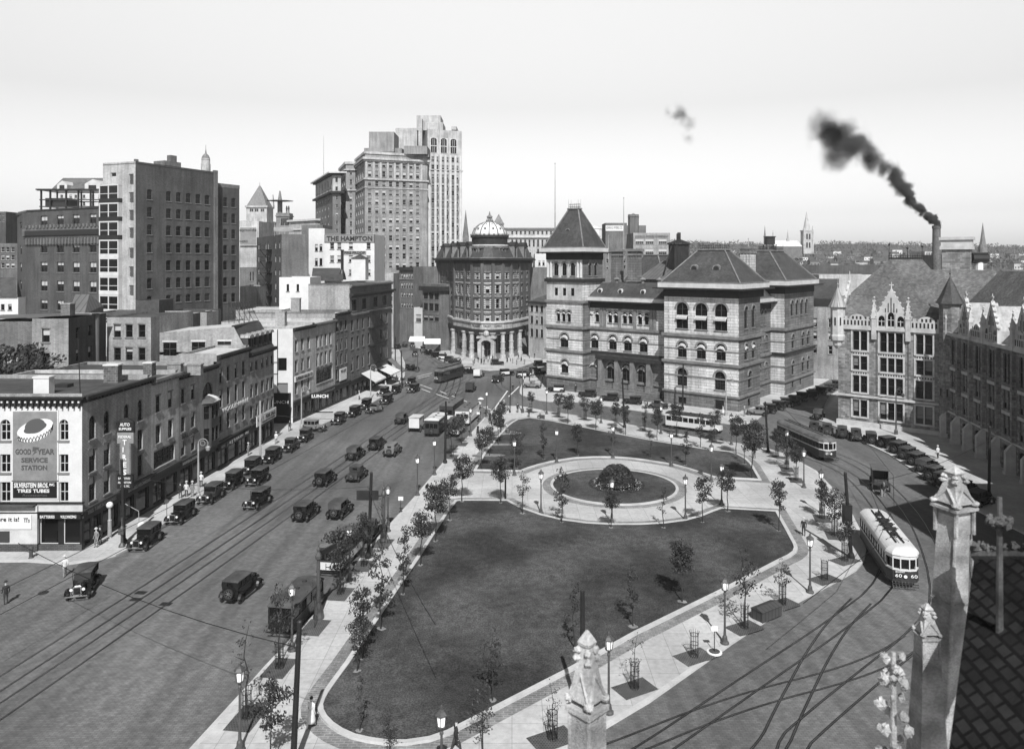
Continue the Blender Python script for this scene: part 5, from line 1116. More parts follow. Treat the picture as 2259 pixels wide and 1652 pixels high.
# buildings behind the gothic office
q = gb('brick_flats', 'pale brick four-storey building with framed windows left of the gothic office', 1790, 1850, 672, 185, dY=-3, rows=[(702, 721), (731, 748), (761, 779)], cols=[1798, 1832], w=8.5, m=M_BRK_L, back=14, fm=M_FRAME_L, lint=True, fin=False)
q.band(q.poly, q.zt - .2, q.zt + 1.5, .25, M_TRIMD); q.finish(M_BRK_L)
b = MB(); b.add([(q.A[0], q.A[1], q.zt + 1.5), (q.B[0], q.B[1], q.zt + 1.5), (q.B[0] + 4, q.B[1] + 9, q.zt + 6.2), (q.A[0], q.A[1] + 9, q.zt + 6.2)], [(0, 1, 2, 3)]); b.build('slate_slope', M_SLATE, q.root)
gb('long_pale_wall', 'long pale rendered wall of a building beyond the brick flats', 1807, 1935, 606, 215, rows=[], cols=[], m=M_OFFW, back=9)
gb('dark_roof_range', 'long dark-roofed range behind the pale rendered wall', 1760, 1945, 585, 250, rows=[], cols=[], m=M_BRK_D, back=20)
# ---------------- the post office (granite, three pavilions and a tower)
EF = Vector((-.774, .633)); ES = Vector((.633, .774)); PC = Vector((42.2, 140.0))
def pp_(t, r): v = PC + EF * t + ES * r; return (v.x, v.y)
po = Bld('post_office', 'great granite post office with round-arched windows, slate pavilion roofs and corner tower', 28, 160)
W_ = po.wall; FD = M_FRAME_D
def rect(t0, t1, r0, r1): return [pp_(t1, r0), pp_(t0, r0), pp_(t0, r1), pp_(t1, r1)]     # front left, front right, back right, back left
ZG = -4.0
def storeys(A, B, specs, dark=False, top=21.0):
 """specs list of (z0,z1,mat,ops)"""
 for z0, z1, m, ops in specs: W_.use(m); po.face(A, B, z0, z1, ops, depth=.5)
 for z0, z1, m, ops in specs:
  for o in ops:
   if o[4] == 1: po.hood(A, B, o, out=.16, t=.34)
   if o[4]: po.sill(A, B, o, out=.15, h=.2)
AWN = []
def ar(c, zb, w, h, st='cross', aw=True, A=None, B=None):
 if aw and A is not None:
  d = (Vector(B) - Vector(A)).normalized(); AWN.append((Vector(A) + d * c, math.atan2(d.y, d.x), zb, w, h))
 return (c, zb, w, h, 1, st, FD, 0)
# front pavilion, front face (s measured from the left end)
FA, FB = pp_(15.4, 0), pp_(0, 0)
cs = [15.4 - t for t in (11.5, 7.5, 3.5)]
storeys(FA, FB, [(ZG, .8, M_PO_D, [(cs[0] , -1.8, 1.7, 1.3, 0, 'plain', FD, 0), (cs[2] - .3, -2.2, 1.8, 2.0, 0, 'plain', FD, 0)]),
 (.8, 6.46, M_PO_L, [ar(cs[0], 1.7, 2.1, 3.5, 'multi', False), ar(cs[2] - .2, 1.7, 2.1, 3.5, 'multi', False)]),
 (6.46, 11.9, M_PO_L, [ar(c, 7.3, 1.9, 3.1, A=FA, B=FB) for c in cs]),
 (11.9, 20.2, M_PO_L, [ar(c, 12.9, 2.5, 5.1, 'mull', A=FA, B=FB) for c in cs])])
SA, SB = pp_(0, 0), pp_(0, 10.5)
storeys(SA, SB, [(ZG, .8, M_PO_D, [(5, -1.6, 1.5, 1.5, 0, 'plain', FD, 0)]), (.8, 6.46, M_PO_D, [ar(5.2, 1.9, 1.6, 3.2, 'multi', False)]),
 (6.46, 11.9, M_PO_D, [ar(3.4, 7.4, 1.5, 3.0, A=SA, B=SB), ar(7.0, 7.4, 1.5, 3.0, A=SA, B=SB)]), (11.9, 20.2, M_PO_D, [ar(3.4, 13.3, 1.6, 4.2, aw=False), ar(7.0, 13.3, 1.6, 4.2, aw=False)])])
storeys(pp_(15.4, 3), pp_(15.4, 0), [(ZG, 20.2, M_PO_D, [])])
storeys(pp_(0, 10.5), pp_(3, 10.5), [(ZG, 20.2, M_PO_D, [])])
# side recess and rear pavilion
RA, RB = pp_(3, 10.5), pp_(3, 24.2)
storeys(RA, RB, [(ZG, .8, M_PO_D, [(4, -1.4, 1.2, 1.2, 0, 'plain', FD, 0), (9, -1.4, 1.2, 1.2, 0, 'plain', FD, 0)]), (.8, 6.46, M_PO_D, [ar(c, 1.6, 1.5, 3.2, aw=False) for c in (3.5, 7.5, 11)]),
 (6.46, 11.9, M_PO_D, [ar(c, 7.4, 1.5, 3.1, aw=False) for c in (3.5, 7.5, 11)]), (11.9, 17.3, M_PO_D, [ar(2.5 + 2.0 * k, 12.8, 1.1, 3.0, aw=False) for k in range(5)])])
storeys(pp_(3, 24.2), pp_(0, 24.2), [(ZG, 20.2, M_PO_L, [])])
QA, QB = pp_(0, 24.2), pp_(0, 43.1)
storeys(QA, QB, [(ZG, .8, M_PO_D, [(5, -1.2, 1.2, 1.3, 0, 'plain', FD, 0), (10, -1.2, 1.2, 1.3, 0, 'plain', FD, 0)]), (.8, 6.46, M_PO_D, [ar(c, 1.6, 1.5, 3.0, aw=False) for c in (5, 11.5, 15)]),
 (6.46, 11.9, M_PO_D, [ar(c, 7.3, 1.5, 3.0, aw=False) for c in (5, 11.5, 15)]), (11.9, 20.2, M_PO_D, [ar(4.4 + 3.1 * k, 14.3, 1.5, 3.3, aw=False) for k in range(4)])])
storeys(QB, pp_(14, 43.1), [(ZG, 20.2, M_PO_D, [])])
# middle wing, front
MA, MBk = pp_(34.9, 3), pp_(15.4, 3)
def st_u(u, A, B):
 d = (Vector(B) - Vector(A)).normalized(); k = (u - CX) / F; return (k * A[1] - A[0]) / (d.x - k * d.y)
m3 = [ar(st_u(u, MA, MBk), 12.9, .95, 2.4, 'sash', True, MA, MBk) for u in (1305, 1317.7, 1346, 1358.5, 1378.5, 1391, 1412, 1426.5)]
m2 = [ar(st_u(u, MA, MBk), 7.2, 1.9, 3.1, A=MA, B=MBk) for u in (1312, 1352, 1385, 1419.6)]
m1_ = [ar(st_u(u, MA, MBk), .9 if u > 1330 else 1.4, 2.0, 3.6 if u > 1330 else 3.1, 'mull', u != 1346, MA, MBk) for u in (1310, 1348, 1381.6, 1416)]
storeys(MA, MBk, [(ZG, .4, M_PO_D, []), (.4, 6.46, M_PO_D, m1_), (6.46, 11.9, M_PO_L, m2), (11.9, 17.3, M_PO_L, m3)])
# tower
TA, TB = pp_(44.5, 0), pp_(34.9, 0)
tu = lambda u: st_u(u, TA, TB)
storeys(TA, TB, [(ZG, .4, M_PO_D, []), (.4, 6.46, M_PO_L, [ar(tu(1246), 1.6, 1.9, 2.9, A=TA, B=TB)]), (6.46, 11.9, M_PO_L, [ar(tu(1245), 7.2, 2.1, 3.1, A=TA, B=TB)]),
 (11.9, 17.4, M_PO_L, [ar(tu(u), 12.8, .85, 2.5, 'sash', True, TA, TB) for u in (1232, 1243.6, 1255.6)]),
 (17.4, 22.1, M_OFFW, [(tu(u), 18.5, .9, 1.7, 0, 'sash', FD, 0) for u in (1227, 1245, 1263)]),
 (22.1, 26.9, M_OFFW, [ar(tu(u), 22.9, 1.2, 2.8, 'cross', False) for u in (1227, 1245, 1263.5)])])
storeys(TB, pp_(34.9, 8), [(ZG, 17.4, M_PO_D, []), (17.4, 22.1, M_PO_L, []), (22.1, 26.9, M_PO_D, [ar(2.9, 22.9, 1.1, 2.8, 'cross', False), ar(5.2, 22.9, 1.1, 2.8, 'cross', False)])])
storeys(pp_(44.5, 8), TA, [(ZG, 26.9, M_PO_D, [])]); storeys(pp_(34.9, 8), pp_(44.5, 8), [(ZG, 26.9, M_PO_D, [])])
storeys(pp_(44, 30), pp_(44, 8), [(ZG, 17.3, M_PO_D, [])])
# belts, friezes and cornices
Pf, Pm, Pt, Pr = rect(0, 15.4, 0, 12), rect(15.42, 34.88, 3, 14), rect(34.9, 44.5, 0, 8), rect(0, 14, 24.2, 43.1)
Ps = [pp_(12, 12.02), pp_(3, 12.02), pp_(3, 24.18), pp_(12, 24.18)]
k = 0
for pl_ in (Pf, Pm, Pt, Pr, Ps):
 e_ = k * .004; k += 1
 for z0, z1, o_, mm in ((.45, .8, .3, M_TRIM), (5.9, 6.2, .18, M_TRIM), (6.22, 6.7, .38, M_TRIMD if k in (2, 4) else M_TRIM), (11.1, 11.35, .15, M_TRIM), (11.37, 11.95, .4, M_TRIM), (3.6, 3.85, .1, M_TRIM), (8.9, 9.1, .08, M_TRIM)):
  po.band(pl_, z0 + e_, z1 + e_, o_ + e_, mm)
def top_corn(pl_, z, s_=1.0, e_=0):      # dark bracketed frieze, pale gutter band
 po.band(pl_, z, z + 1.5 * s_, .12 + e_, M_TRIMD); po.band(pl_, z + 1.52 * s_, z + 1.8 * s_, 1.75 * s_ + e_, M_TRIMD); po.band(pl_, z + 1.82 * s_, z + 2.7 * s_, .95 * s_ + e_, M_TRIMW); po.band(pl_, z + 2.72 * s_, z + 2.95 * s_, .95 * s_ + e_, M_TRIM)
top_corn(Pf, 19.1); top_corn(Pr, 19.15); top_corn(Pt, 26.4, .95)
for pl_ in (Pm, Ps): top_corn(pl_, 16.0, .85, .01)
po.band(Pt, 17.0, 17.5, .35, M_TRIM); po.band(Pt, 21.5, 22.2, .4, M_TRIMD); po.band(Pt, 22.22, 22.5, .12, M_TRIM)
# pilasters between the paired windows of the middle wing and on the tower
d_ = (Vector(MBk) - Vector(MA)).normalized(); po.trim.M = Matrix.Translation((MA[0], MA[1], 0)) @ Matrix.Rotation(math.atan2(d_.y, d_.x), 4, 'Z'); po.trim.use(M_TRIM)
for u in (1297, 1327, 1335, 1367.5, 1401, 1437, 1445): s_ = st_u(u, MA, MBk); po.trim.box(s_ - .3, s_ + .3, -.25, .02, 11.96, 16.0)
for u in (1330, 1366, 1400, 1436): s_ = st_u(u, MA, MBk); po.trim.box(s_ - .45, s_ + .45, -1.3, .02, -2.5, 5.88); po.trim.box(s_ - .65, s_ + .65, -1.5, .0, -3.2, .4)
s_ = st_u(1330, MA, MBk); po.trim.use(M_TRIMD); po.trim.box(s_ - 1, 19.3, -1.5, .0, 5.15, 5.895); po.trim.M = None
d_ = (Vector(TB) - Vector(TA)).normalized(); po.trim.M = Matrix.Translation((TA[0], TA[1], 0)) @ Matrix.Rotation(math.atan2(d_.y, d_.x), 4, 'Z'); po.trim.use(M_TRIMW)
for s_ in (.35, 1.2, 8.4, 9.2): po.trim.lathe([(.32, 22.5), (.26, 22.9), (.26, 25.9), (.4, 26.3)], (s_, -.02, 0), 8)
po.trim.M = None
# roofs
def hiproof(pl_, z0, z1, inset, m=M_SLATE, name='roof', cres=1.6):
 b = MB(); b.use(m); q_ = offset(pl_, .5); b.hip(q_, z0, z1, inset + .5); b.use(M_TRIM); tp_ = offset(pl_, -inset)
 for a_, c_ in zip(q_, tp_): b.tube((a_[0], a_[1], z0 + .05), (c_[0], c_[1], z1 + .05), .16, n=5)
 b.prism(offset(tp_, .25), z1 + .004, z1 + .3); rf = b.build(name, m, po.root)
 if cres:
  b = MB()
  for i in range(4):
   a_, c_ = Vector(tp_[i]), Vector(tp_[(i + 1) % 4]); L_ = (c_ - a_).length; n = max(2, int(L_ / .45))
   for j in range(n):
    p = a_ + (c_ - a_) * (j / n); hh = cres if j == 0 else cres * .55; b.tube((p.x, p.y, z1 + .3), (p.x, p.y, z1 + .3 + hh), .05, .02, n=4)
   for zz in (.25, .7): b.tube((a_.x, a_.y, z1 + .3 + zz * cres * .6), (c_.x, c_.y, z1 + .3 + zz * cres * .6), .035, n=4)
  b.build('iron_cresting', M_IRON, po.root)
hiproof(Pf, 21.9, 28.2, 4.9); hiproof(Pt, 29.15, 37.6, 3.5, cres=2.0); hiproof(rect(0, 14, 24.2, 43.1), 21.95, 28.3, 5.2)
b = MB(); q_ = offset(rect(15.4, 34.9, 3, 15), .3); b.hip(q_, 18.45, 21.3, 2.2); b.build('mansard_roof', M_SLATE, po.root)
b = MB(); b.hip(offset([pp_(14, 12), pp_(3, 12), pp_(3, 24.2), pp_(14, 24.2)], .3), 18.5, 21.0, 2.0); b.build('mansard_roof', M_SLATE, po.root)
b = MB(); b.use(M_PO_D); b.prism(rect(13, 30, 16, 34), 10, 22); b.use(M_SEAM); A_, B_, C_, D_ = rect(12.5, 30.5, 15.5, 34.5); m1v, m2v = pp_(14, 25), pp_(29, 25)
b.add([(A_[0], A_[1], 22), (B_[0], B_[1], 22), (C_[0], C_[1], 22), (D_[0], D_[1], 22), (m2v[0], m2v[1], 26.2), (m1v[0], m1v[1], 26.2)], [(0, 1, 5, 4), (1, 2, 5), (2, 3, 4, 5), (3, 0, 4)]); b.build('seam_roof', M_SEAM, po.root)
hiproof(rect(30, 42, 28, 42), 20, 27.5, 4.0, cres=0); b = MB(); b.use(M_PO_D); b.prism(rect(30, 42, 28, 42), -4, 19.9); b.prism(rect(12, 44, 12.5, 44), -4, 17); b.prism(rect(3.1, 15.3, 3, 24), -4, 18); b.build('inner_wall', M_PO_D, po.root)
# round dormers on the roofs
def bull(p, z, r, m=M_TRIM):
 b = MB(); c = Vector((p[0], p[1], z)); fw = Vector((-ES.x, -ES.y, 0)); b.use(m); b.tube(c - fw * 1.6, c + fw * .25, r); b.use(M_TRIMD); b.tube(c + fw * .26, c + fw * .3, r * .68, n=12); b.build('round_dormer', m, po.root)
for t in (5.2, 9.8): bull(pp_(t, 1.9), 24.6, .85)
bull(pp_(39.7, 1.5), 32.6, .75)
for u in (1321, 1366, 1416): s_ = st_u(u, MA, MBk); bull(pp_(34.9 - s_, 3.6), 19.6, .6, M_TRIMW)
def chim(t, r, z0, z1, w=1.3, d=1.3, m=M_PO_D):
 c = pp_(t, r); b = MB(); b.M = Matrix.Translation((c[0], c[1], 0)) @ Matrix.Rotation(math.atan2(-EF.y, -EF.x), 4, 'Z')
 b.use(m); b.box(-w, w, -d, d, z0, z1);
 for k_ in range(4): b.box(-w + .1 + k_ * w * .56, -w + .25 + k_ * w * .56, -d - .12, -d + .05, z0 + 1.5, z1 - 1)
 b.use(M_TRIM); b.box(-w - .2, w + .2, -d - .2, d + .2, z0 + 1.1, z0 + 1.4); b.box(-w - .2, w + .2, -d - .2, d + .2, z1 - .9, z1 - .5); b.box(-w - .4, w + .4, -d - .4, d + .4, z1, z1 + .5); b.build('chimney', m, po.root)
chim(33.5, 12, 20, 28.2, 1.05, 1.0); chim(27.6, 9.5, 20.5, 28.2, 1.2, 1.0); chim(5.5, 18, 19, 28.6, 1.2, 1.2, M_PO_L)
for t in (21, 25, 31.5): c = pp_(t, 8.5); b = MB(); b.lathe([(.35, 0), (.35, .8), (.8, .9), (.1, 1.4)], (c[0], c[1], 21.2), 8); b.build('roof_ventilator', M_TRIM, po.root)
# louvered cupola behind the roofs, with rooftop figure-like cowl and ladder
cx0 = X_(1498, 172); e = empty('louvered_cupola', (cx0, 172, 24), 'dark louvered octagonal cupola with stack rising behind the post office roof', 'roof cupola', world=True); b = MB()
b.use(M_IRON); b.lathe([(2.4, 0), (2.4, 5.6), (2.8, 5.7), (2.7, 6.0), (.5, 6.8), (.4, 6.8), (.4, 8.4)], (cx0, 172, Z_(575, 172) - 2.0), 8); b.build('louvered_body', M_IRON, e); b = MB(); b.tube((X_(1489, 170), 168, 22), (X_(1489, 170), 168, 32.2), .12); b.tube((X_(1466, 168), 168, 24), (X_(1482, 168), 168, 29.5), .2); b.build('ladder', M_BLACK, e)
cx0 = X_(1698, 168); e = empty('roof_lantern', (cx0, 168, 28), 'small dark timber lookout hut on stilts on the rear pavilion roof', 'roof hut', world=True); b = MB()
b.use(M_IRON); b.box(cx0 - .85, cx0 + .85, 167, 169, 29.8, 31.4); b.box(cx0 - 1., cx0 + 1., 166.8, 169.2, 31.42, 31.6);
for x in (-1.1, 1.1): b.tube((cx0 + x, 167.1, 28.4), (cx0 + x, 167.1, 29.8), .12, n=4); b.tube((cx0 + x, 168.9, 28.4), (cx0 + x, 168.9, 29.8), .12, n=4)
b.build('hut', M_IRON, e)
# awnings: scalloped striped hoods in the arched windows
for c, rz, zb, w, h in AWN:
 b = MB(); b.M = Matrix.Translation((c.x, c.y, zb + h - w / 2)) @ Matrix.Rotation(rz, 4, 'Z'); a = w / 2 - .04; N = 8; dz = -.35 if h < 4.5 else -1.2
 if h > 4.5: b.add([(-a, .1, dz), (a, .1, dz), (a, -.5, dz - .5), (-a, -.5, dz - .5), (a, -.5, dz - .8), (-a, -.5, dz - .8)], [(0, 3, 2, 1), (3, 5, 4, 2)])
 else:
  for k in range(N):
   t0, t1 = PI * k / N, PI * (k + 1) / N
   P_ = lambda t, r, y, s: (r * math.cos(t), y, r * math.sin(t) * s - .32)
   b.add([P_(t0, a, .1, 1), P_(t1, a, .1, 1), P_(t1, a * .98, -.35, .62), P_(t0, a * .98, -.35, .62), P_(t1, a * .78, -.36, .5), P_(t0, a * .78, -.36, .5)], [(0, 3, 2, 1), (3, 5, 4, 2)])
 b.build('awning', M_AWN, po.root)
# entrance steps in front of the middle wing
b = MB();
for i in range(6):
 A_ = pp_(33.5, 3 - 4.6 + .7 * i); B_ = pp_(17.5, 3 - 4.6 + .7 * i); C_ = pp_(17.5, 3.3); D_ = pp_(33.5, 3.3); b.prism([A_, B_, C_, D_], -3, -2.15 + .32 * i + i * .001)
b.build('steps', M_PO_D, po.root)
po.finish(M_PO_D, M_TRIM, M_TRIM)
for u, v0, v1, y_, lb_ in ((1224.5, 361, 524, 172, 'tall bare flagpole rising beside the post office tower roof'), (1376, 437, 575, 176, 'tall bare flagpole above the post office chimneys'), (1342, 520, 572, 200, 'short pole between the post office chimneys'), (1651, 527, 550, 190, 'thin mast behind the rear pavilion cresting')):
 b = MB(); x = X_(u, y_); b.tube((x, y_, Z_(v1, y_)), (x, y_, Z_(v0, y_)), .16, .05, n=6); b.ball((x, y_, Z_(v0, y_)), .15, 6, 4); tag(b.build('flagpole', M_STEELL), lb_, 'flagpole')
# ---------------- the domed bank on the corner
bank = Bld('domed_bank', 'ornate dark-brick bank with rounded front, mansard roof and pale ribbed dome', -6, 245)
pts = [(970, 264), (994, 250), (1003, 241), (1026, 234), (1042, 229), (1064, 226), (1087, 225.5), (1109, 227.5), (1127, 231), (1145, 237), (1168, 247), (1174, 285), (962, 290)]
PB = [(X_(u, y), y) for u, y in pts]
M_BANK = mat('bank_brick', .12, .9, 'brick', amp=.15, size=(.4, .14), c2=.14)
YB = 230; rows = [(601, 615), (627.5, 646), (658, 679), (691.5, 706)]
zr = [(Z_(b_, YB), (b_ - a_) * YB / F) for a_, b_ in rows]
zc = Z_(581, 228)
for i in range(10):
 A, B = PB[i], PB[i + 1]; L_ = (Vector(A) - Vector(B)).length; bank.wall.use(M_BANK); n = 1 if 2 < i < 8 else 2
 ops = []
 for (zb, h) in zr:
  for k in range(n): ops.append((L_ * (k + .5) / n, zb, 1.25, h, 0, 'sash', M_FRAME_L, random.choice((0, 1, 4))))
 bank.face(A, B, 6.5, zc, ops, depth=.35)
 for o in ops: bank.sill(A, B, o); bank.lintel(A, B, o, out=.25, h=.35, ex=.25)
 d_ = (Vector(B) - Vector(A)).normalized()
 # pale quoins at each break
 q_ = bank.trim; q_.use(M_TRIMW); q_.M = Matrix.Translation((A[0], A[1], 0)) @ Matrix.Rotation(math.atan2(d_.y, d_.x), 4, 'Z')
 q_.use(M_BANK); q_.box(-.45, .45, -.4, .1, 8.2, zc - .02); q_.use(M_TRIMW)
 if 1 < i < 9:
  for o in ops:
   for s2 in (-1, 1):
    z_ = o[1]
    while z_ < o[1] + o[3] - .2: q_.box(o[0] + s2 * .88 - .24, o[0] + s2 * .88 + .24, -.06, .02, z_, z_ + .35); z_ += .62
  for z_ in (zr[0][0] - 1.1, zr[2][0] - .9, zr[1][0] - .7): q_.box(.15, L_ - .15, -.05, .02, z_ - .25, z_)
  q_.use(M_TRIM)
  for zi in (2,):
   for o in ops:
    if abs(o[1] - zr[zi][0]) < .01: q_.box(o[0] - 1.1, o[0] + 1.1, -.5, .0, o[1] + o[3] + .4, o[1] + o[3] + .75); q_.add([(o[0] - 1.0, -.45, o[1] + o[3] + .76), (o[0] + 1.0, -.45, o[1] + o[3] + .76), (o[0], -.45, o[1] + o[3] + 1.6), (o[0], .02, o[1] + o[3] + 1.6), (o[0] - 1, .02, o[1] + o[3] + .76), (o[0] + 1, .02, o[1] + o[3] + .76)], [(0, 1, 2), (0, 2, 3, 4), (2, 1, 5, 3)])
 q_.M = None
 bank.wall.use(M_TRIM)
 w_ = L_ * .72 if i not in (5,) else L_ * .6
 so_ = [(L_ / 2, -1.6, w_ if n == 1 else L_ * .6, 5.4, 0, 'cross', M_FRAME_D, 0)] if i != 5 else [(L_ / 2, -3.3, 2.2, 6.2, 1, 'mull', M_FRAME_D, 0)]
 bank.face(A, B, -4.6, 6.5, so_, depth=.8)
for i in (10, 11, 12): bank.wall.use(M_BANK); bank.face(PB[i], PB[(i + 1) % 13], -5, zc)
for z0, z1, o_, mm in ((zc, zc + .9, .4, M_TRIMD), (zc + .92, zc + 1.5, 1.3, M_TRIMD), (zc + 1.52, zc + 1.8, 1.0, M_TRIM), (7.5, 8.1, .7, M_TRIMW), (5.6, 7.48, .35, M_OFFW), (4.6, 5.58, .55, M_TRIMD), (-4.6, -2.5, .25, M_TRIM)): bank.band(PB, z0, z1, o_, mm)
# engaged banded columns of the ground storey and the entrance porch
for i in (2, 3, 4, 5, 6, 7, 8, 9, 10):
 b = MB()
 c = Vector(PB[i]); nrm = (c - Vector((-5, 250))).normalized(); c = c + nrm * .5
 b.lathe([(.95, 0), (.95, 1.4), (.72, 1.5), (.7, 3), (.82, 3.05), (.82, 3.35), (.68, 3.4), (.66, 5), (.78, 5.05), (.78, 5.35), (.62, 5.4), (.6, 7.4), (.95, 7.9), (.95, 8.2)], (c.x, c.y, gz(c.y) - .1), 10)
 b.build('column', M_OFFW, bank.root)
b = MB(); A, B = Vector(PB[5]), Vector(PB[6]); mdp = (A + B) / 2; d_ = (B - A).normalized(); b.M = Matrix.Translation((mdp.x, mdp.y, gz(225))) @ Matrix.Rotation(math.atan2(d_.y, d_.x), 4, 'Z'); b.use(M_OFFW)
for s2 in (-1, 1): b.box(s2 * 2.0 - .55, s2 * 2.0 + .55, -2.4, 0, 0, 5.6)
N = 10
for k in range(N):
 t0, t1 = PI * k / N, PI * (k + 1) / N; f_ = lambda t, r, y: (r * math.cos(t), y, 4.8 + r * math.sin(t) * .75)
 b.add([f_(t0, 1.6, -2.5), f_(t0, 2.6, -2.5), f_(t1, 2.6, -2.5), f_(t1, 1.6, -2.5), f_(t0, 1.6, -.1), f_(t0, 2.6, -.1), f_(t1, 2.6, -.1), f_(t1, 1.6, -.1)], [(0, 1, 2, 3), (1, 5, 6, 2), (0, 3, 7, 4)])
b.box(-2.9, 2.9, -2.3, 0, 6.5, 7.1); b.ball((0, -2.0, 7.9), .9, 8, 6, 1.1); b.build('entrance_porch', M_OFFW, bank.root)
tdir = (B - A).normalized(); nn_ = Vector((tdir.y, -tdir.x))
for i, sgm in ((4, 'THE ALBANY'), (5, 'TRUST'), (6, 'COMPANY')):
 a_, c_ = Vector(PB[i]), Vector(PB[i + 1]); dd_ = (c_ - a_).normalized(); o_ = a_ + Vector((dd_.y, -dd_.x)) * .45 + dd_ * .35; text(sgm, (o_.x, o_.y, 6.3), (dd_.x, dd_.y, 0), .65, M_LETTER_D, bank.root, (c_ - a_).length - .8)
# mansard
b = MB(); b.use(M_SLATE); qo = offset(PB, .1); qi = offset(PB, -1.8); n = len(PB); z0_, z1_ = zc + 1.8, Z_(539, 230)
b.add([(p[0], p[1], z0_) for p in qo] + [(p[0], p[1], z1_) for p in qi], [(i, (i + 1) % n, n + (i + 1) % n, n + i) for i in range(n)]); b.use(M_TAR); b.prism(qi, z1_ - .3, z1_ + .05); b.use(M_TRIMD); b.prism(offset(qi, .3), z1_ + .051, z1_ + .6); b.build('mansard_roof', M_SLATE, bank.root)
for i in (0, 1, 2, 3, 8, 9):
 a_, c_ = Vector(PB[i]), Vector(PB[i + 1]); mdp = (a_ + c_) / 2; dd_ = (c_ - a_).normalized(); b = MB(); b.M = Matrix.Translation((mdp.x, mdp.y, z0_)) @ Matrix.Rotation(math.atan2(dd_.y, dd_.x), 4, 'Z')
 b.use(M_TRIM); b.box(-1.3, -.75, -.3, 1.5, 0, 3.3); b.box(.75, 1.3, -.3, 1.5, 0, 3.3); b.box(-1.3, 1.3, -.3, 1.5, 3.31, 3.7); b.use(M_PANE); b.box(-.75, .75, 0, 1.4, .3, 3.3); b.use(M_TRIMD)
 for k in range(8):
  t0, t1 = PI * k / 8, PI * (k + 1) / 8; f_ = lambda t, r, y: (r * math.cos(t), y, 3.72 + r * math.sin(t) * .75); b.add([f_(t0, 1.55, -.6), f_(t1, 1.55, -.6), f_(t1, 1.55, 1.5), f_(t0, 1.55, 1.5), (0, -.6, 3.72)], [(0, 1, 2, 3), (4, 1, 0)])
 b.build('dormer', M_TRIM, bank.root)
# drum and dome over the rounded front
cx0, cy0 = X_(1080, 232), 232.8; R_ = 39 * 231 / F
b = MB(); nd = 20
b.use(M_TRIMW); b.lathe([(R_, 0), (R_, 3.6), (R_ + .4, 3.7), (R_ + .4, 4.1)], (cx0, cy0, z0_ - .2), nd); b.use(M_TRIMD); b.lathe([(R_ + .1, 4.11), (R_ + .1, 6.2), (R_ + .5, 6.3), (R_ + .5, 6.9)], (cx0, cy0, z0_ - .2), nd)
for k in range(7):
 t_ = PI + PI * (k + .5) / 7; c = Vector((cx0 + (R_ + .02) * math.cos(t_), cy0 + (R_ + .02) * math.sin(t_), z0_ + .3)); b.M = Matrix.Translation(c) @ Matrix.Rotation(t_ + PI / 2, 4, 'Z'); b.use(M_PANE); b.box(-.55, .55, -.08, .1, .1, 2.3); b.use(M_TRIM); b.box(-.9, -.56, -.2, .1, 0, 2.6); b.box(.56, .9, -.2, .1, 0, 2.6); b.box(-1.2, 1.2, -.5, .1, 2.61, 2.9)
b.M = None
b.use(M_TRIM)
for k in range(24): t_ = 2 * PI * k / 24; b.ball((cx0 + (R_ + .35) * math.cos(t_), cy0 + (R_ + .35) * math.sin(t_), z0_ + 6.95), .3, 6, 4)
b.build('drum', M_TRIM, bank.root)
zd = z0_ + 6.68; Hd = Z_(489, 231) - zd
b = MB(); b.lathe([(R_ * .97 * math.cos(PI / 2 * k / 8), Hd * math.sin(PI / 2 * k / 8)) for k in range(9)][:-1] + [(.5, Hd)], (cx0, cy0, zd), 32); dm = b.build('dome', M_SIGNW, bank.root, smooth=True)
b = MB()
for k in range(12):
 t_ = 2 * PI * k / 12; pr = None
 for j in range(9):
  f = PI / 2 * j / 8; p = Vector((cx0 + (R_ * .99 * math.cos(f) + .02) * math.cos(t_), cy0 + (R_ * .99 * math.cos(f) + .02) * math.sin(t_), zd + Hd * 1.01 * math.sin(f)))
  if pr: b.tube(pr, p, .17, n=5)
  pr = p
b.build('dome_rib', M_TRIM, dm)
b = MB()
for k in range(12):
 t_ = 2 * PI * (k + .5) / 12; f = PI / 2 * .33; p = Vector((cx0 + R_ * math.cos(f) * math.cos(t_), cy0 + R_ * math.cos(f) * math.sin(t_), zd + Hd * math.sin(f))); b.ball(p, .38, 6, 4)
 f = PI / 2 * .6; p = Vector((cx0 + R_ * math.cos(f) * math.cos(t_), cy0 + R_ * math.cos(f) * math.sin(t_), zd + Hd * math.sin(f))); b.ball(p, .22, 6, 4)
b.build('dome_ornament', M_TRIM, dm)
b = MB(); b.lathe([(1.1, 0), (1.2, .3), (.7, .5), (.5, 1.0), (.9, 1.4), (.9, 1.6), (.3, 2.2), (.1, 3.2)], (cx0, cy0, zd + Hd), 8)
for k in range(6): t_ = PI * k / 3; b.tube((cx0 + 1.1 * math.cos(t_), cy0 + 1.1 * math.sin(t_), zd + Hd + .2), (cx0 + .3 * math.cos(t_), cy0 + .3 * math.sin(t_), zd + Hd + 1.9), .1, n=5)
b.build('crown_finial', M_TRIM, bank.root)
b = MB(); p0, p1 = Vector(PB[9]), Vector(PB[10]); dd_ = (p1 - p0).normalized(); nrm = Vector((dd_.y, -dd_.x)); c0, c1_ = p0 + nrm * .3, p1 + nrm * .3; e0, e1 = p0 + nrm * 3.2, p1 + nrm * 3.2
b.add([(c0.x, c0.y, 1.6), (c1_.x, c1_.y, 1.6), (e1.x, e1.y, -1.4), (e0.x, e0.y, -1.4)], [(0, 3, 2, 1)]); b.build('awning', M_AWND, bank.root)
bank.finish(M_BANK, M_TRIM, M_TRIM)
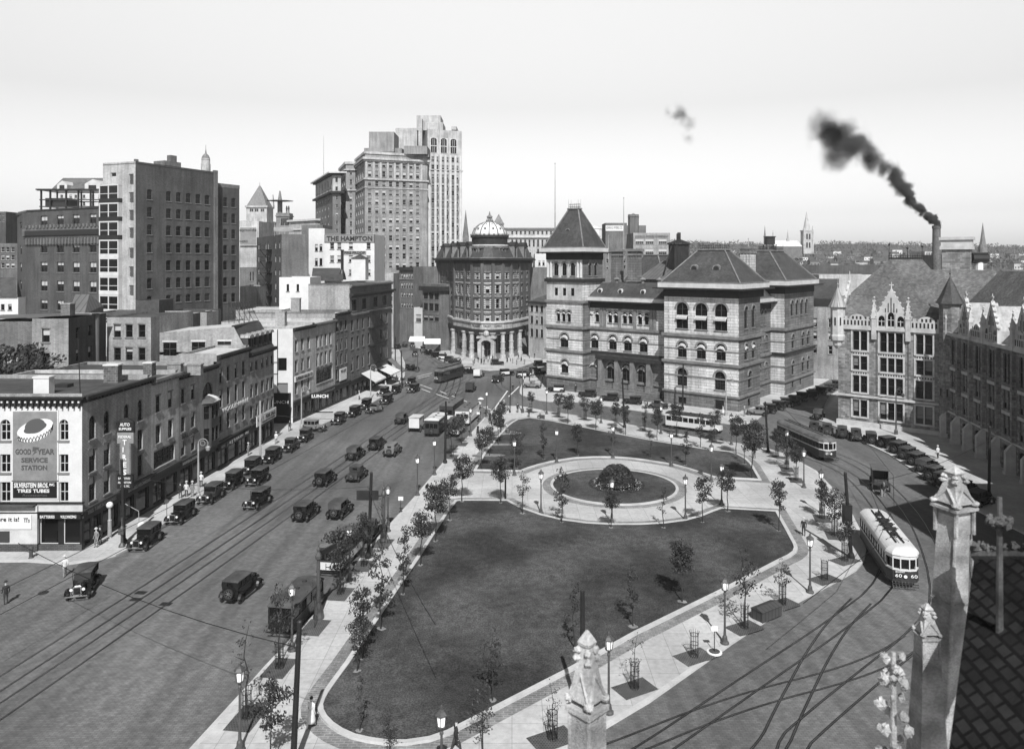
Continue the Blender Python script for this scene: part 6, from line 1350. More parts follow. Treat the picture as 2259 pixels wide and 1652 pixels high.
# ---------------- the gothic office building on the right
gth = Bld('gothic_office', 'gothic stone office building with steep slate roof, pinnacled gables and corner turrets', 66, 128)
GE = Vector((.774, -.633)); GI = Vector((.633, .774)); GA = Vector((56.2, 129.6))
def gp(t, r=0): v = GA + GE * t + GI * r; return (v.x, v.y)
G1, G2 = gp(0), gp(16.2)
zz = [(11.0, 3.2), (7.7, 2.3), (3.9, 2.8), (-.2, 2.8)]
ops = []
for i, (zb, h) in enumerate(zz):
 for c, w_, n_ in ((3.5, 2.3, 2), (8.35, 3.5, 3), (13.2, 2.4, 2)):
  ww = w_ / n_
  for k in range(n_): ops.append((c - w_ / 2 + ww * (k + .5), zb, ww - .14, h, 2 if i in (0, 2) else 0, 'sash', M_FRAME_D, random.choice((0, 0, 4))))
gth.wall.use(M_GWALL); gth.face(G1, G2, -1.0, 14.9, ops, depth=.4); gth.wall.use(M_GOTH); gth.face(G1, G2, -3, -1.0)
t = gth.trim; RZ = math.atan2(GE.y, GE.x); MX = Matrix.Translation((GA.x, GA.y, 0)) @ Matrix.Rotation(RZ, 4, 'Z'); t.M = MX; t.use(M_GOTH)
for c, w_ in ((3.5, 2.3), (8.35, 3.5), (13.2, 2.4)):
 for i, (zb, h) in enumerate(zz):
  t.box(c - w_ / 2 - .28, c - w_ / 2 - .02, -.12, .02, zb - .25, zb + h + .3); t.box(c + w_ / 2 + .02, c + w_ / 2 + .28, -.12, .02, zb - .25, zb + h + .3)
  t.box(c - w_ / 2 - .02, c + w_ / 2 + .02, -.13, .02, zb + h + .05, zb + h + .32); t.box(c - w_ / 2 - .02, c + w_ / 2 + .02, -.18, .02, zb - .28, zb - .02)
  n_ = 3 if w_ > 3 else 2
  for k in range(1, n_): x = c - w_ / 2 + w_ / n_ * k; t.box(x - .09, x + .09, -.1, .3, zb, zb + h + .04)
  if i in (1, 0):
   zq = zz[i][0] - .95; t.box(c - w_ / 2, c + w_ / 2, -.08, .02, zq, zq + .66)
   for k in range(n_ * 3): x = c - w_ / 2 + w_ / (n_ * 3) * (k + .5); t.use(M_TRIMD); t.box(x - .1, x + .1, -.1, -.081, zq + .12, zq + .55); t.use(M_GOTH)
t.box(-.3, 16.2, -.4, .02, 3.1, 3.42); t.box(-.3, 16.2, -.35, .02, 14.5, 15.0)
t.box(-.2, 16.3, -.45, .02, -3, -1.0)
t.use(M_BRK_D); t.box(6.0, 6.12, -.05, .02, 3.5, 14.4); t.box(10.8, 10.92, -.05, .02, 3.5, 14.4); t.use(M_GOTH)
# pierced parapet with stepped crests
def parap(x0, x1, y=0.0):
 t.box(x0, x1, y - .25, y + .05, 15.01, 16.3); t.box(x0 + .3, x0 + .7, y - .26, y + .06, 16.3, 16.7); t.box(x1 - .7, x1 - .3, y - .26, y + .06, 16.3, 16.7)
 N = 8; c = (x0 + x1) / 2; r = (x1 - x0) * .27
 t.add([(c + r * math.cos(PI * k / N), y - .25, 16.3 + .8 * math.sin(PI * k / N)) for k in range(N + 1)] + [(c + r * math.cos(PI * k / N), y + .05, 16.3 + .8 * math.sin(PI * k / N)) for k in range(N + 1)], [tuple(range(N + 1))] + [(k, k + 1, N + 2 + k, N + 1 + k) for k in range(N)])
 t.use(M_TRIMD)
 n = int((x1 - x0) / .55)
 for k in range(n):
  xx = x0 + (x1 - x0) * (k + .5) / n; t.box(xx - .13, xx + .13, y - .27, y - .251, 15.25, 16.05)
 for k in (-1, 0, 1): t.box(c + k * .6 - .15, c + k * .6 + .15, y - .27, y - .251, 16.25, 16.75)
 t.use(M_GOTH)
parap(.8, 5.3); parap(11.3, 15.8)
def pinn(mb, x, y, z0, h, w):      # crocketed pinnacle
 mb.box(x - w / 2, x + w / 2, y - w / 2, y + w / 2, z0, z0 + h * .5); mb.taper(x - w * .62, x + w * .62, y - w * .62, y + w * .62, z0 + h * .5, z0 + h * .96, x - .04, x + .04, y - .04, y + .04)
 for k in range(3):
  zz_ = z0 + h * (.56 + .12 * k); r = w * (.62 - .17 * k)
  for dx, dy in ((-1, -1), (1, -1), (1, 1), (-1, 1)): mb.ball((x + dx * r, y + dy * r, zz_), w * .16, 5, 4)
 mb.ball((x, y, z0 + h), w * .26, 6, 4); mb.box(x - w * .4, x + w * .4, y - w * .1, y + w * .1, z0 + h * .9, z0 + h * .94)
pinn(t, 5.75, -.1, 13, 7, .7); pinn(t, 10.9, -.1, 13, 7, .7)
t.M = None
# gabled dormer
def gable(B_, M_, x0, x1, zb, za, y=0.0, depth=5.0, name='gable_dormer', rm=None):
 b = MB(); b.M = M_; c = (x0 + x1) / 2; zs = zb + (za - zb) * .34; b.use(M_GOTH)
 b.add([(x0, y, zb), (x1, y, zb), (x1, y, zs), (c, y, za), (x0, y, zs), (x0, y + .5, zb), (x1, y + .5, zb), (x1, y + .5, zs), (c, y + .5, za), (x0, y + .5, zs)], [(0, 1, 2, 3, 4), (2, 7, 8, 3), (4, 3, 8, 9), (1, 6, 7, 2), (0, 4, 9, 5)])
 b.use(rm or M_SLATE2); b.add([(x0 + .2, y + .5, zs - .3), (c, y + .5, za - .7), (x1 - .2, y + .5, zs - .3), (x0 + .2, y + depth, zs - .3), (c, y + depth, za - .7), (x1 - .2, y + depth, zs - .3)], [(0, 1, 4, 3), (1, 2, 5, 4)]); b.add([(x0 + .2, y + .5, zb), (x0 + .2, y + .5, zs - .3), (x0 + .2, y + depth, zs - .3), (x0 + .2, y + depth, zb)], [(0, 1, 2, 3)]); b.add([(x1 - .2, y + .5, zb), (x1 - .2, y + .5, zs - .3), (x1 - .2, y + depth, zs - .3), (x1 - .2, y + depth, zb)], [(3, 2, 1, 0)])
 wd = (x1 - x0) / 3
 for k in range(3):
  xc = x0 + wd * (k + .5); hh = (zs - zb) * (.98 if k == 1 else .72); b.use(M_PANE); N = 6; a = wd * .33
  b.add([(xc - a, y - .02, zb + .3), (xc + a, y - .02, zb + .3)] + [(xc + a * math.cos(PI * j / N), y - .02, zb + .3 + hh - a + a * math.sin(PI * j / N) * 1.2) for j in range(N + 1)], [tuple(range(N + 3))])
  b.use(M_GOTH); b.box(xc - .05, xc + .05, y - .08, y - .021, zb + .3, zb + hh - .3); b.box(xc - a, xc + a, y - .07, y - .022, zb + .3 + hh * .45, zb + .4 + hh * .45)
  b.box(xc - wd / 2 - .06, xc - wd / 2 + .06, y - .14, y, zb, zs + .2)
 b.use(M_TRIMD)
 for k in range(5):
  xx = c + (k - 2) * (x1 - x0) * .1; hh_ = (za - zs) * (.55 - .2 * abs(k - 2)); b.box(xx - .07, xx + .07, y - .03, y - .001, zs + .35, zs + .35 + max(hh_, .2))
 b.use(M_GOTH)
 for s2 in (-1, 1):
  for k in range(5): f = k / 5; b.ball((c + s2 * (x1 - x0) / 2 * (1 - f), y + .2, zs + (za - zs) * f + .15), .22, 5, 4)
 b.tube((c, y + .2, za - .2), (c, y + .2, za + 1.0), .12, .05, 5); b.box(c - .35, c + .35, y + .12, y + .28, za + .45, za + .62)
 return b.build(name, M_GOTH, B_.root)
gable(gth, MX, 6.2, 10.5, 15.0, 21.6, -.15, 5)
# end gable coping at the left side of the roof
b = MB(); b.M = MX; b.use(M_GOTH); b.add([(-.1, .3, 14.9), (.3, .3, 14.9), (.3, 6.5, 22), (-.1, 6.5, 22), (-.1, .3, 15.6), (.3, .3, 15.6), (.3, 6.5, 22.7), (-.1, 6.5, 22.7)], [(4, 5, 6, 7), (0, 1, 5, 4), (0, 4, 7, 3), (1, 2, 6, 5)])
for k in range(6): b.ball((.1, .6 + k * 1.1, 15.9 + k * 1.26), .3, 5, 4)
b.tube((.1, 6.5, 22.5), (.1, 6.5, 24.3), .18, .05, 5); b.build('gable_coping', M_GOTH, gth.root)
# main slate roof: tall hipped block and lower ridge running right
b = MB(); b.M = MX; b.use(M_SLATE2)
b.add([(.2, .3, 15.0), (16.5, .3, 15.0), (22, .3, 15.0), (22, 9, 24.6), (12.6, 9, 24.6), (11.2, 9, 26.4), (6.0, 9, 26.4), (2.4, 9, 20.5) if False else (.2, 7, 20.4), (.2, 17, 20), (6, 11, 26.4), (11.2, 11, 26.4)],
  [(0, 1, 5, 6, 7), (1, 2, 3, 4, 5), (7, 6, 9, 8), (6, 5, 10, 9)])
b.build('slate_roof', M_SLATE2, gth.root)
b = MB(); b.M = MX; b.use(M_IRON)
for k in range(15): x = 6 + 5.2 * k / 14; b.tube((x, 9, 26.4), (x, 9, 27.5 if k in (0, 5, 9, 14) else 27.0), .05, .02, 4); b.tube((x, 11, 26.4), (x, 11, 27.3), .05, .02, 4)
b.box(5.9, 11.3, 8.95, 9.05, 26.42, 26.7); b.box(5.9, 11.3, 8.96, 9.04, 26.95, 27.02)
for x, z in ((6, 29), (11.2, 28.6), (8.9, 28.3)): b.tube((x, 9, 26.4), (x, 9, z), .1, .04, 4); b.ball((x, 9, z), .2, 5, 4)
b.build('ridge_cresting', M_IRON, gth.root)
gth.wall.use(M_GWALL); gth.face(gp(0, 14), gp(0), -3, 15); gth.face(gp(0, 14), gp(0, .0), 15, 20)
# turrets
def turret(B_, x, y, r, zb, zs, zt, corbel=True, wm=M_GOTH):
 b = MB(); b.use(wm); pr = ([(r * .25, -2.4), (r * .6, -1.8), (r * .65, -1.3), (r * 1.0, -.9), (r * 1.1, -.2)] if corbel else []) + [(r * 1.05, 0), (r, .1), (r, zs - zb - .3), (r * 1.12, zs - zb - .1), (r * 1.12, zs - zb)]
 b.lathe(pr, (x, y, zb), 8, PI / 8)
 b.use(M_TRIMD)
 for k in (4, 5, 6): t_ = PI / 4 * k; b.M = Matrix.Translation((x + r * .93 * math.cos(t_), y + r * .93 * math.sin(t_), zb + (zs - zb) * .35)) @ Matrix.Rotation(t_ + PI / 2, 4, 'Z'); b.box(-.12, .12, -.05, .1, 0, (zs - zb) * .28 if corbel else 1.2)
 b.M = None; b.build('turret', wm, B_.root); b = MB(); b.lathe([(r * 1.35, 0), (r * .9, (zt - zs) * .3), (r * .45, (zt - zs) * .68), (.05, zt - zs)], (x, y, zs), 8, PI / 8); b.tube((x, y, zt - .2), (x, y, zt + 1.4), .06, .03, 4); b.ball((x, y, zt + .5), .17, 5, 4); b.build('turret_roof', M_SEAML if corbel else M_SLATE, B_.root)
turret(gth, gp(-.1)[0], gp(-.1)[1], 1.15, 13.4, 18.2, 21.6)
turret(gth, gp(16.9, -.3)[0], gp(16.9, -.3)[1], 1.55, -3, 19.4, 23.6, False, M_GWALL)
# right wing, faces the square in shade
WA = (68.6, 119.0); wd_ = Vector((-.18, -1)).normalized(); WL = 62
WBp = (WA[0] + wd_.x * WL, WA[1] + wd_.y * WL)
ops = []; i = 0; s = 3.2; bays = []
while s < WL - 2:
 bays.append(s)
 for zb, h in ((10.0, 4.0), (6.6, 2.5), (3.2, 2.6)):
  for k in (-.62, .62): ops.append((s + k, zb, 1.0, h, 1 if zb > 9 else 0, 'sash', M_FRAME_D, 4))
 ops.append((s, -1.7, 2.6, 3.6, 2, 'plain', M_FRAME_D, 0)); s += 4.35
gth.wall.use(M_GWALL); gth.face(WA, WBp, -3, 14.9, ops, depth=.4)
t = gth.trim; MW = Matrix.Translation((WA[0], WA[1], 0)) @ Matrix.Rotation(math.atan2(wd_.y, wd_.x), 4, 'Z'); t.M = MW; t.use(M_GOTH)
t.box(0, WL, -.35, .02, 14.5, 15.0); t.box(0, WL, -.25, .02, 2.5, 2.75)
for s in bays:
 x = s - 2.17; t.use(M_GWALL); t.box(x - .28, x + .28, -.5, .02, 2.76, 14.45); t.use(M_GOTH); t.box(x - .4, x + .4, -1.3, -.02, -3.3, -.9); t.box(x - .3, x + .3, -1.2, -.02, -.89, 1.6); t.taper(x - .3, x + .3, -1.2, -.02, 1.61, 2.5, x - .28, x + .28, -.45, -.02)
 t.box(s - 1.4, s + 1.4, -.1, .02, 9.2, 9.6); t.box(s - 1.4, s + 1.4, -.1, .02, 5.9, 6.3)
for j, s in enumerate(bays[1::3]):
 parap(s + 2.6, s + 6.0)
for j, s in enumerate(bays):
 if j % 3 != 1: pinn(t, s - 2.17, -.2, 14.6, 5.0, .6)
t.M = None
for j, s in enumerate(bays[1:-1]):
 if j % 2 == 0: gable(gth, MW, s - 1.9, s + 1.9, 15.0, 20.6, -.15, 4.5, rm=M_OFFW)  # pale gable roofs: sunlight on the slopes is put into their colour
b = MB(); b.M = MW; b.use(M_SLATE2); b.add([(-3, .4, 15), (WL, .4, 15), (WL, 9, 24.5), (-3, 9, 24.5), (WL, 17, 15), (-3, 17, 15)], [(0, 1, 2, 3), (3, 2, 4, 5)]); b.build('slate_roof', M_SLATE2, gth.root)
b = MB(); b.M = MX; b.use(M_GWALL); x = 14.2; b.box(x, x + 4.2, 9, 10.6, 22, 28.0); b.use(M_GOTH); b.box(x - .3, x + 4.5, 8.7, 10.9, 28.01, 28.6); b.box(x - .15, x + 4.35, 8.85, 10.75, 28.61, 29.6); b.box(x - .4, x + 4.6, 8.6, 11, 29.61, 30.1); b.build('chimney', M_GWALL, gth.root)
gth.finish(M_GWALL, M_GOTH, M_GOTH)
# ventilator cowl on the ridge
b = MB(); x = X_(2160, 126); b.use(M_SIGNW); b.lathe([(.6, 0), (.6, 2)], (x, 126, 24.2), 8); b.use(M_BLACK); b.tube((x - 1.4, 126, 26.6), (x + 1.2, 126, 26.6), .95, n=10); tag(b.build('roof_cowl', M_SIGNW), 'rotating ventilator cowl on the ridge right of the stone chimney', 'ventilator')
# ---------------- street lanterns
def cyl_lathe(b, prof, n=8): b.lathe(prof, (0, 0, 0), n)
ln = empty('park_lantern', (0, 0, 0), 'x', 'street lamp', 'park lanterns with frosted glass heads')
b = MB(); b.lathe([(.3, 0), (.3, .12), (.2, .2), (.16, .5), (.1, .6), (.075, 1.2), (.06, 3.35), (.1, 3.4), (.1, 3.5), (.07, 3.55), (.09, 3.7)], n=10); b.build('post', M_LAMPP, ln)
hd = MB(); hd.use(M_LAMPP); hd.lathe([(.12, 3.7), (.22, 3.74), (.22, 3.8)], n=6); hd.lathe([(.33, 4.34), (.33, 4.39), (.2, 4.52), (.08, 4.6), (.06, 4.75), (.02, 4.82)], n=6)
for k in range(6): t_ = PI / 3 * k; hd.tube((.2 * math.cos(t_), .2 * math.sin(t_), 3.78), (.27 * math.cos(t_), .27 * math.sin(t_), 4.36), .022, n=4)
lh = hd.build('lamp_head', M_LAMPP, ln); b = MB(); b.lathe([(.17, 3.8), (.24, 4.35)], n=6); b.build('glass', M_GLOBE, lh)
proto(ln)
LAMPS = [(921, 1095, 'on the street kerb, second down from the trolley pole'), (958.6, 1049.6, 'on the street kerb, nearest the black trolley pole by the buses'), (856, 1175, 'beside the tall signpost with cross arm on the street kerb'),
 (771, 1284, 'rising in front of the white-backed bus'), (644, 1439, 'rising in front of the big dark van'), (529, 1661, 'at the lower left corner of the park path'), (974, 1778, 'at the bottom edge of the photo, rounded end of the big lawn'),
 (1343, 1578, 'just right of the foreground stone pinnacle'), (1599, 1423.6, 'on the right-hand walk left of the round sign base'), (1787, 1310.6, 'near the pointed tip of the park between two tree grates'), (1038, 963.6, 'beside the kerb where people wait next to the buses'),
 (1073.5, 920, 'at the upper tip of the park close to the crosswalk'), (1206, 915, 'on the north kerb facing the post office tower'), (1326, 935, 'on the north kerb facing the post office steps'), (1458, 958.6, 'on the north kerb left of the moving white bus'),
 (1613.4, 983, 'on the north kerb close to the rear of the long dark tram'), (1228, 1022, 'on the upper edge of the circular walk, left'), (1352, 1012, 'at the very top of the circular walk'), (1481, 1030, 'on the upper edge of the circular walk, right'),
 (1135, 1051, 'where the circular walk meets the left cross path, upper side'), (1193.5, 1136, 'on the lower left of the circular walk'), (1350, 1158, 'at the very bottom of the circular walk before the flower mound'), (1512, 1149.8, 'on the lower right of the circular walk'),
 (1569, 1065, 'where the circular walk meets the right cross path, upper side'), (1592, 1116, 'behind the tree at the right opening of the circular walk, lower side'), (1736, 1026, 'half hidden by trees beside the long dark tram'), (1773.4, 1078, 'on the right kerb in front of the dark tram nose'), (1811.6, 1134, 'above dense trees on the right kerb opposite the horse wagon')]
for u, v, lb in LAMPS: p = P(u, v, .14); place(ln, p, (0, 0, random.uniform(0, 1)), 'hexagonal park lantern ' + lb)
# other posts
def post(name, label, cat, u, v, h, r=.16, m=M_POLEW, lean=(0, 0), extra=None, up=.14, cap=True):
 p = P(u, v, up); e = empty(name, p, label, cat); b = MB(); b.tube((0, 0, 0), (lean[0], lean[1], h), r, r * .75, 10); b.lathe([(r * 1.7, 0), (r * 1.7, .25), (r * 1.1, .5)], n=10)
 b.build('pole', m, e)
 if cap: c = MB(); c.ball((lean[0], lean[1], h), r * .8, 8, 5); c.build('cap', M_IRON, e)
 return e
TP = [(812.6, 1233.6, 7.7, .28, 'leaning black trolley pole crossing in front of the cross-armed signpost'), (982, 1023.6, 8.3, .1, 'tall black trolley pole beside the cream-roofed bus with spare tyre'), (646, 1705, 7.7, .35, 'nearest black trolley pole standing on the walk left of the rounded lawn end'),
 (1125, 912, 7.0, .1, 'black trolley pole at the upper tip of the park carrying a dark box'), (1377.7, 945, 8.2, -.35, 'black trolley pole on the north kerb, leaning left, between dense trees'), (1506, 903.6, 8.5, .1, 'dark trolley pole on the far pavement before the right pavilion of the post office'),
 (1694.4, 1000, 7.2, -.4, 'leaning black trolley pole in front of the long dark tram'), (1285, 1605, 7.7, 0, 'black trolley pole rising behind the foreground stone pinnacle'), (1278, 851, 7.6, .1, 'dark trolley pole with white notice beside the post office tower'), (274, 1202, 8.0, -.25, 'dark pole at the corner of the tyre shop'), (574, 1018, 8.3, 0, 'thin grey pole in front of the mansard building with sale board'),
 (887, 857, 8.3, -.2, 'dark pole with fittings at the street corner beyond the awnings'), (872, 804, 7.6, 0, 'plain dark pole against the fire-escape building corner'), (2181.7, 1097, 8.0, .1, 'dark pole in the shade before the arcade of the gothic wing'), (1329, 851, 6.0, 0, 'pale slender pole in front of the post office steps')]
for u, v, h, lx, lb in TP: post('trolley_pole', lb, 'pole', u, v, h, .17 if h > 7 else .1, M_STEELL if 'pale' in lb or 'grey' in lb else M_POLEW, (lx, 0))
e = post('signal_pole', 'leaning black trolley pole carrying a dark signal box by the white-roofed tram', 'pole', 1878, 1233.6, 7.7, .17, M_POLEW, (-.55, 0)); b = MB(); b.box(-.75, -.1, -.45, .25, 3.2, 4.9); b.build('signal_box', M_BLACK, e)
b = MB(); b.lathe([(.1, 0), (.09, 2.9)], n=8); pq = P(1115, 1103, .14); o = b.build('short_post', M_POLEW); o.location = pq; tag(o, 'short black post on the left cross path beside a bushy young tree', 'post')
for u, v, lb in ((702.6, 1368, 'ornate cast-iron signpost with one-sided arm left of the white-backed bus'), (846.6, 1200, 'ornate cast-iron signpost with cross arm over the light-coloured coupe')):
 p = P(u, v, .14); e = empty('ornate_signpost', p, lb, 'signpost'); b = MB(); b.lathe([(.42, 0), (.42, .2), (.32, .5), (.26, .9), (.2, 1.1), (.15, 1.3), (.13, 4.4), (.24, 4.5), (.24, 4.7), (.1, 5.0), (.14, 5.2), (.05, 5.4), (.08, 5.5), (.02, 5.9)], n=10); b.build('column', M_LAMPP, e)
 b = MB(); b.box(-2.6 if u > 800 else 0, 0, -.05, .05, 4.45, 4.55); b.box(-2.6 if u > 800 else .2, -.5 if u > 800 else 2.0, -.08, .08, 4.1 if u > 800 else 4.6, 5.0) ; b.build('sign_arm', M_IRON, e)
 if u < 800: e.rotation_euler = (0, 0, 1.1)
cz = [(437.5, 1104.8, 6.4, 'pale street lamp with curled bracket in front of the brush shop'), (665, 949, 6.6, 'pale street lamp with curled bracket by the lunch room corner'), (817.6, 883, 6.6, 'pale street lamp with curled bracket between the fire-escape building and parked cars'), (1976.7, 959.8, 6.8, 'dark curled-bracket street lamp in front of the gothic office windows'), (1836, 838, 5.6, 'slender curled-bracket street lamp before the pale brick flats'), (1602, 918.6, 7.0, 'pale lamp standard at the front corner of the post office'), (1152.7, 912, 8.0, 'tall lamp standard with fittings at the upper tip of the park'), (921, 821, 5.5, 'dark lamp standard on the far corner by the parked sedan')]
for u, v, h, lb in cz:
 p = P(u, v, .14); e = empty('curled_street_lamp', p, lb, 'street lamp', 'tall street lamps with curled brackets'); m = M_STEELL if 'pale' in lb else M_LAMPP; b = MB(); b.lathe([(.3, 0), (.28, .6), (.13, .9), (.11, h * .5), (.08, h)], n=8); b.build('post', m, e)
 b = MB(); pr = None
 for k in range(13): t_ = PI * 1.15 * k / 12; q = Vector((.55 - .55 * math.cos(t_), 0, h + .55 * math.sin(t_)));  (b.tube(pr, q, .045, n=5) if pr else None); pr = q
 for k in range(10):
  t_ = 2 * PI * k / 10; t2 = 2 * PI * (k + 1) / 10; b.tube((.5 + .28 * math.cos(t_), 0, h + .05 + .28 * math.sin(t_)), (.5 + .28 * math.cos(t2), 0, h + .05 + .28 * math.sin(t2)), .03, n=4)
 b.build('bracket', m, e); b = MB(); b.lathe([(.12, h - .25), (.28, h - .4), (.22, h - .75), (.05, h - .9)], n=8, c=(1.1, 0, 0)); b.build('lamp_globe', m, e)
# ---------------- young park trees
def leafclump(b, c, r, n, size, flat=.8):
 for _ in range(n):
  while True:
   q = Vector((random.uniform(-1, 1), random.uniform(-1, 1), random.uniform(-1, 1)))
   if q.length < 1: break
  p = Vector(c) + Vector((q.x * r, q.y * r, q.z * r * flat)); a = Vector((random.gauss(0, 1), random.gauss(0, 1), random.gauss(0, .7))).normalized(); t = a.orthogonal().normalized() * size * random.uniform(.6, 1.3); s = a.cross(t).normalized() * size * random.uniform(.35, .8)
  b.add([p - t, p + s * .9, p + t, p - s * .9], [(0, 1, 2, 3)])
def young_tree(seed, h, cw, dens, gap=.0, low=.48):
 random.seed(seed); e = empty('young_tree', (0, 0, 0), 'x', 'tree', 'young trees planted in the square'); b = MB(); lf = MB()
 pts = [Vector((0, 0, 0))]; n = 6
 for k in range(1, n + 1): pts.append(Vector((random.gauss(0, .05) * k * .5, random.gauss(0, .05) * k * .5, h * .93 * k / n)))
 for k in range(n): b.tube(pts[k], pts[k + 1], .055 * (1 - k / n * .8), .055 * (1 - (k + 1) / n * .8), 6)
 def at(f): i = min(int(f * n), n - 1); return pts[i].lerp(pts[i + 1], f * n - i)
 nb = int(9 + dens * 4)
 for k in range(nb):
  f = low + (.96 - low) * k / nb + random.uniform(-.02, .02);
  if gap and random.random() < gap: continue
  p = at(f); a = k * 2.4 + random.uniform(-.5, .5); prof = math.sin(PI * min(max((f - low) / (1 - low) * .85 + .15, 0), 1)); L_ = cw * (.35 + .65 * prof) * random.uniform(.7, 1.15)
  q = p + Vector((math.cos(a) * L_, math.sin(a) * L_, L_ * random.uniform(.25, .7))); b.tube(p, q, .022, .008, 4)
  leafclump(lf, p.lerp(q, .8), .17 + L_ * .33, int(38 * dens), .085, .6); leafclump(lf, p.lerp(q, .45), .12 + L_ * .25, int(18 * dens), .08, .7)
 leafclump(lf, at(1.0), .25 + cw * .15, int(32 * dens), .08)
 b.build('trunk', M_BARK, e); lf.build('crown', M_LEAF, e); random.seed(seed + 99); return proto(e)
TV = {'full': young_tree(1, 3.7, .95, 1.8), 'full2': young_tree(2, 3.6, .85, 1.6, .1), 'tall': young_tree(3, 4.0, .62, 1.2, .15, .3), 'open': young_tree(4, 3.7, .9, .7, .25, .35), 'thin': young_tree(5, 3.6, .45, .45, .3, .3), 'bare': young_tree(6, 3.9, .7, .2, .2, .35), 'wide': young_tree(7, 3.2, 1.05, 1.3, .15, .4), 'full3': young_tree(8, 3.5, .9, 1.3, .15)}
HT = {'full': 3.7, 'full2': 3.6, 'tall': 4.0, 'open': 3.7, 'thin': 3.6, 'bare': 3.9, 'wide': 3.2, 'full3': 3.5}
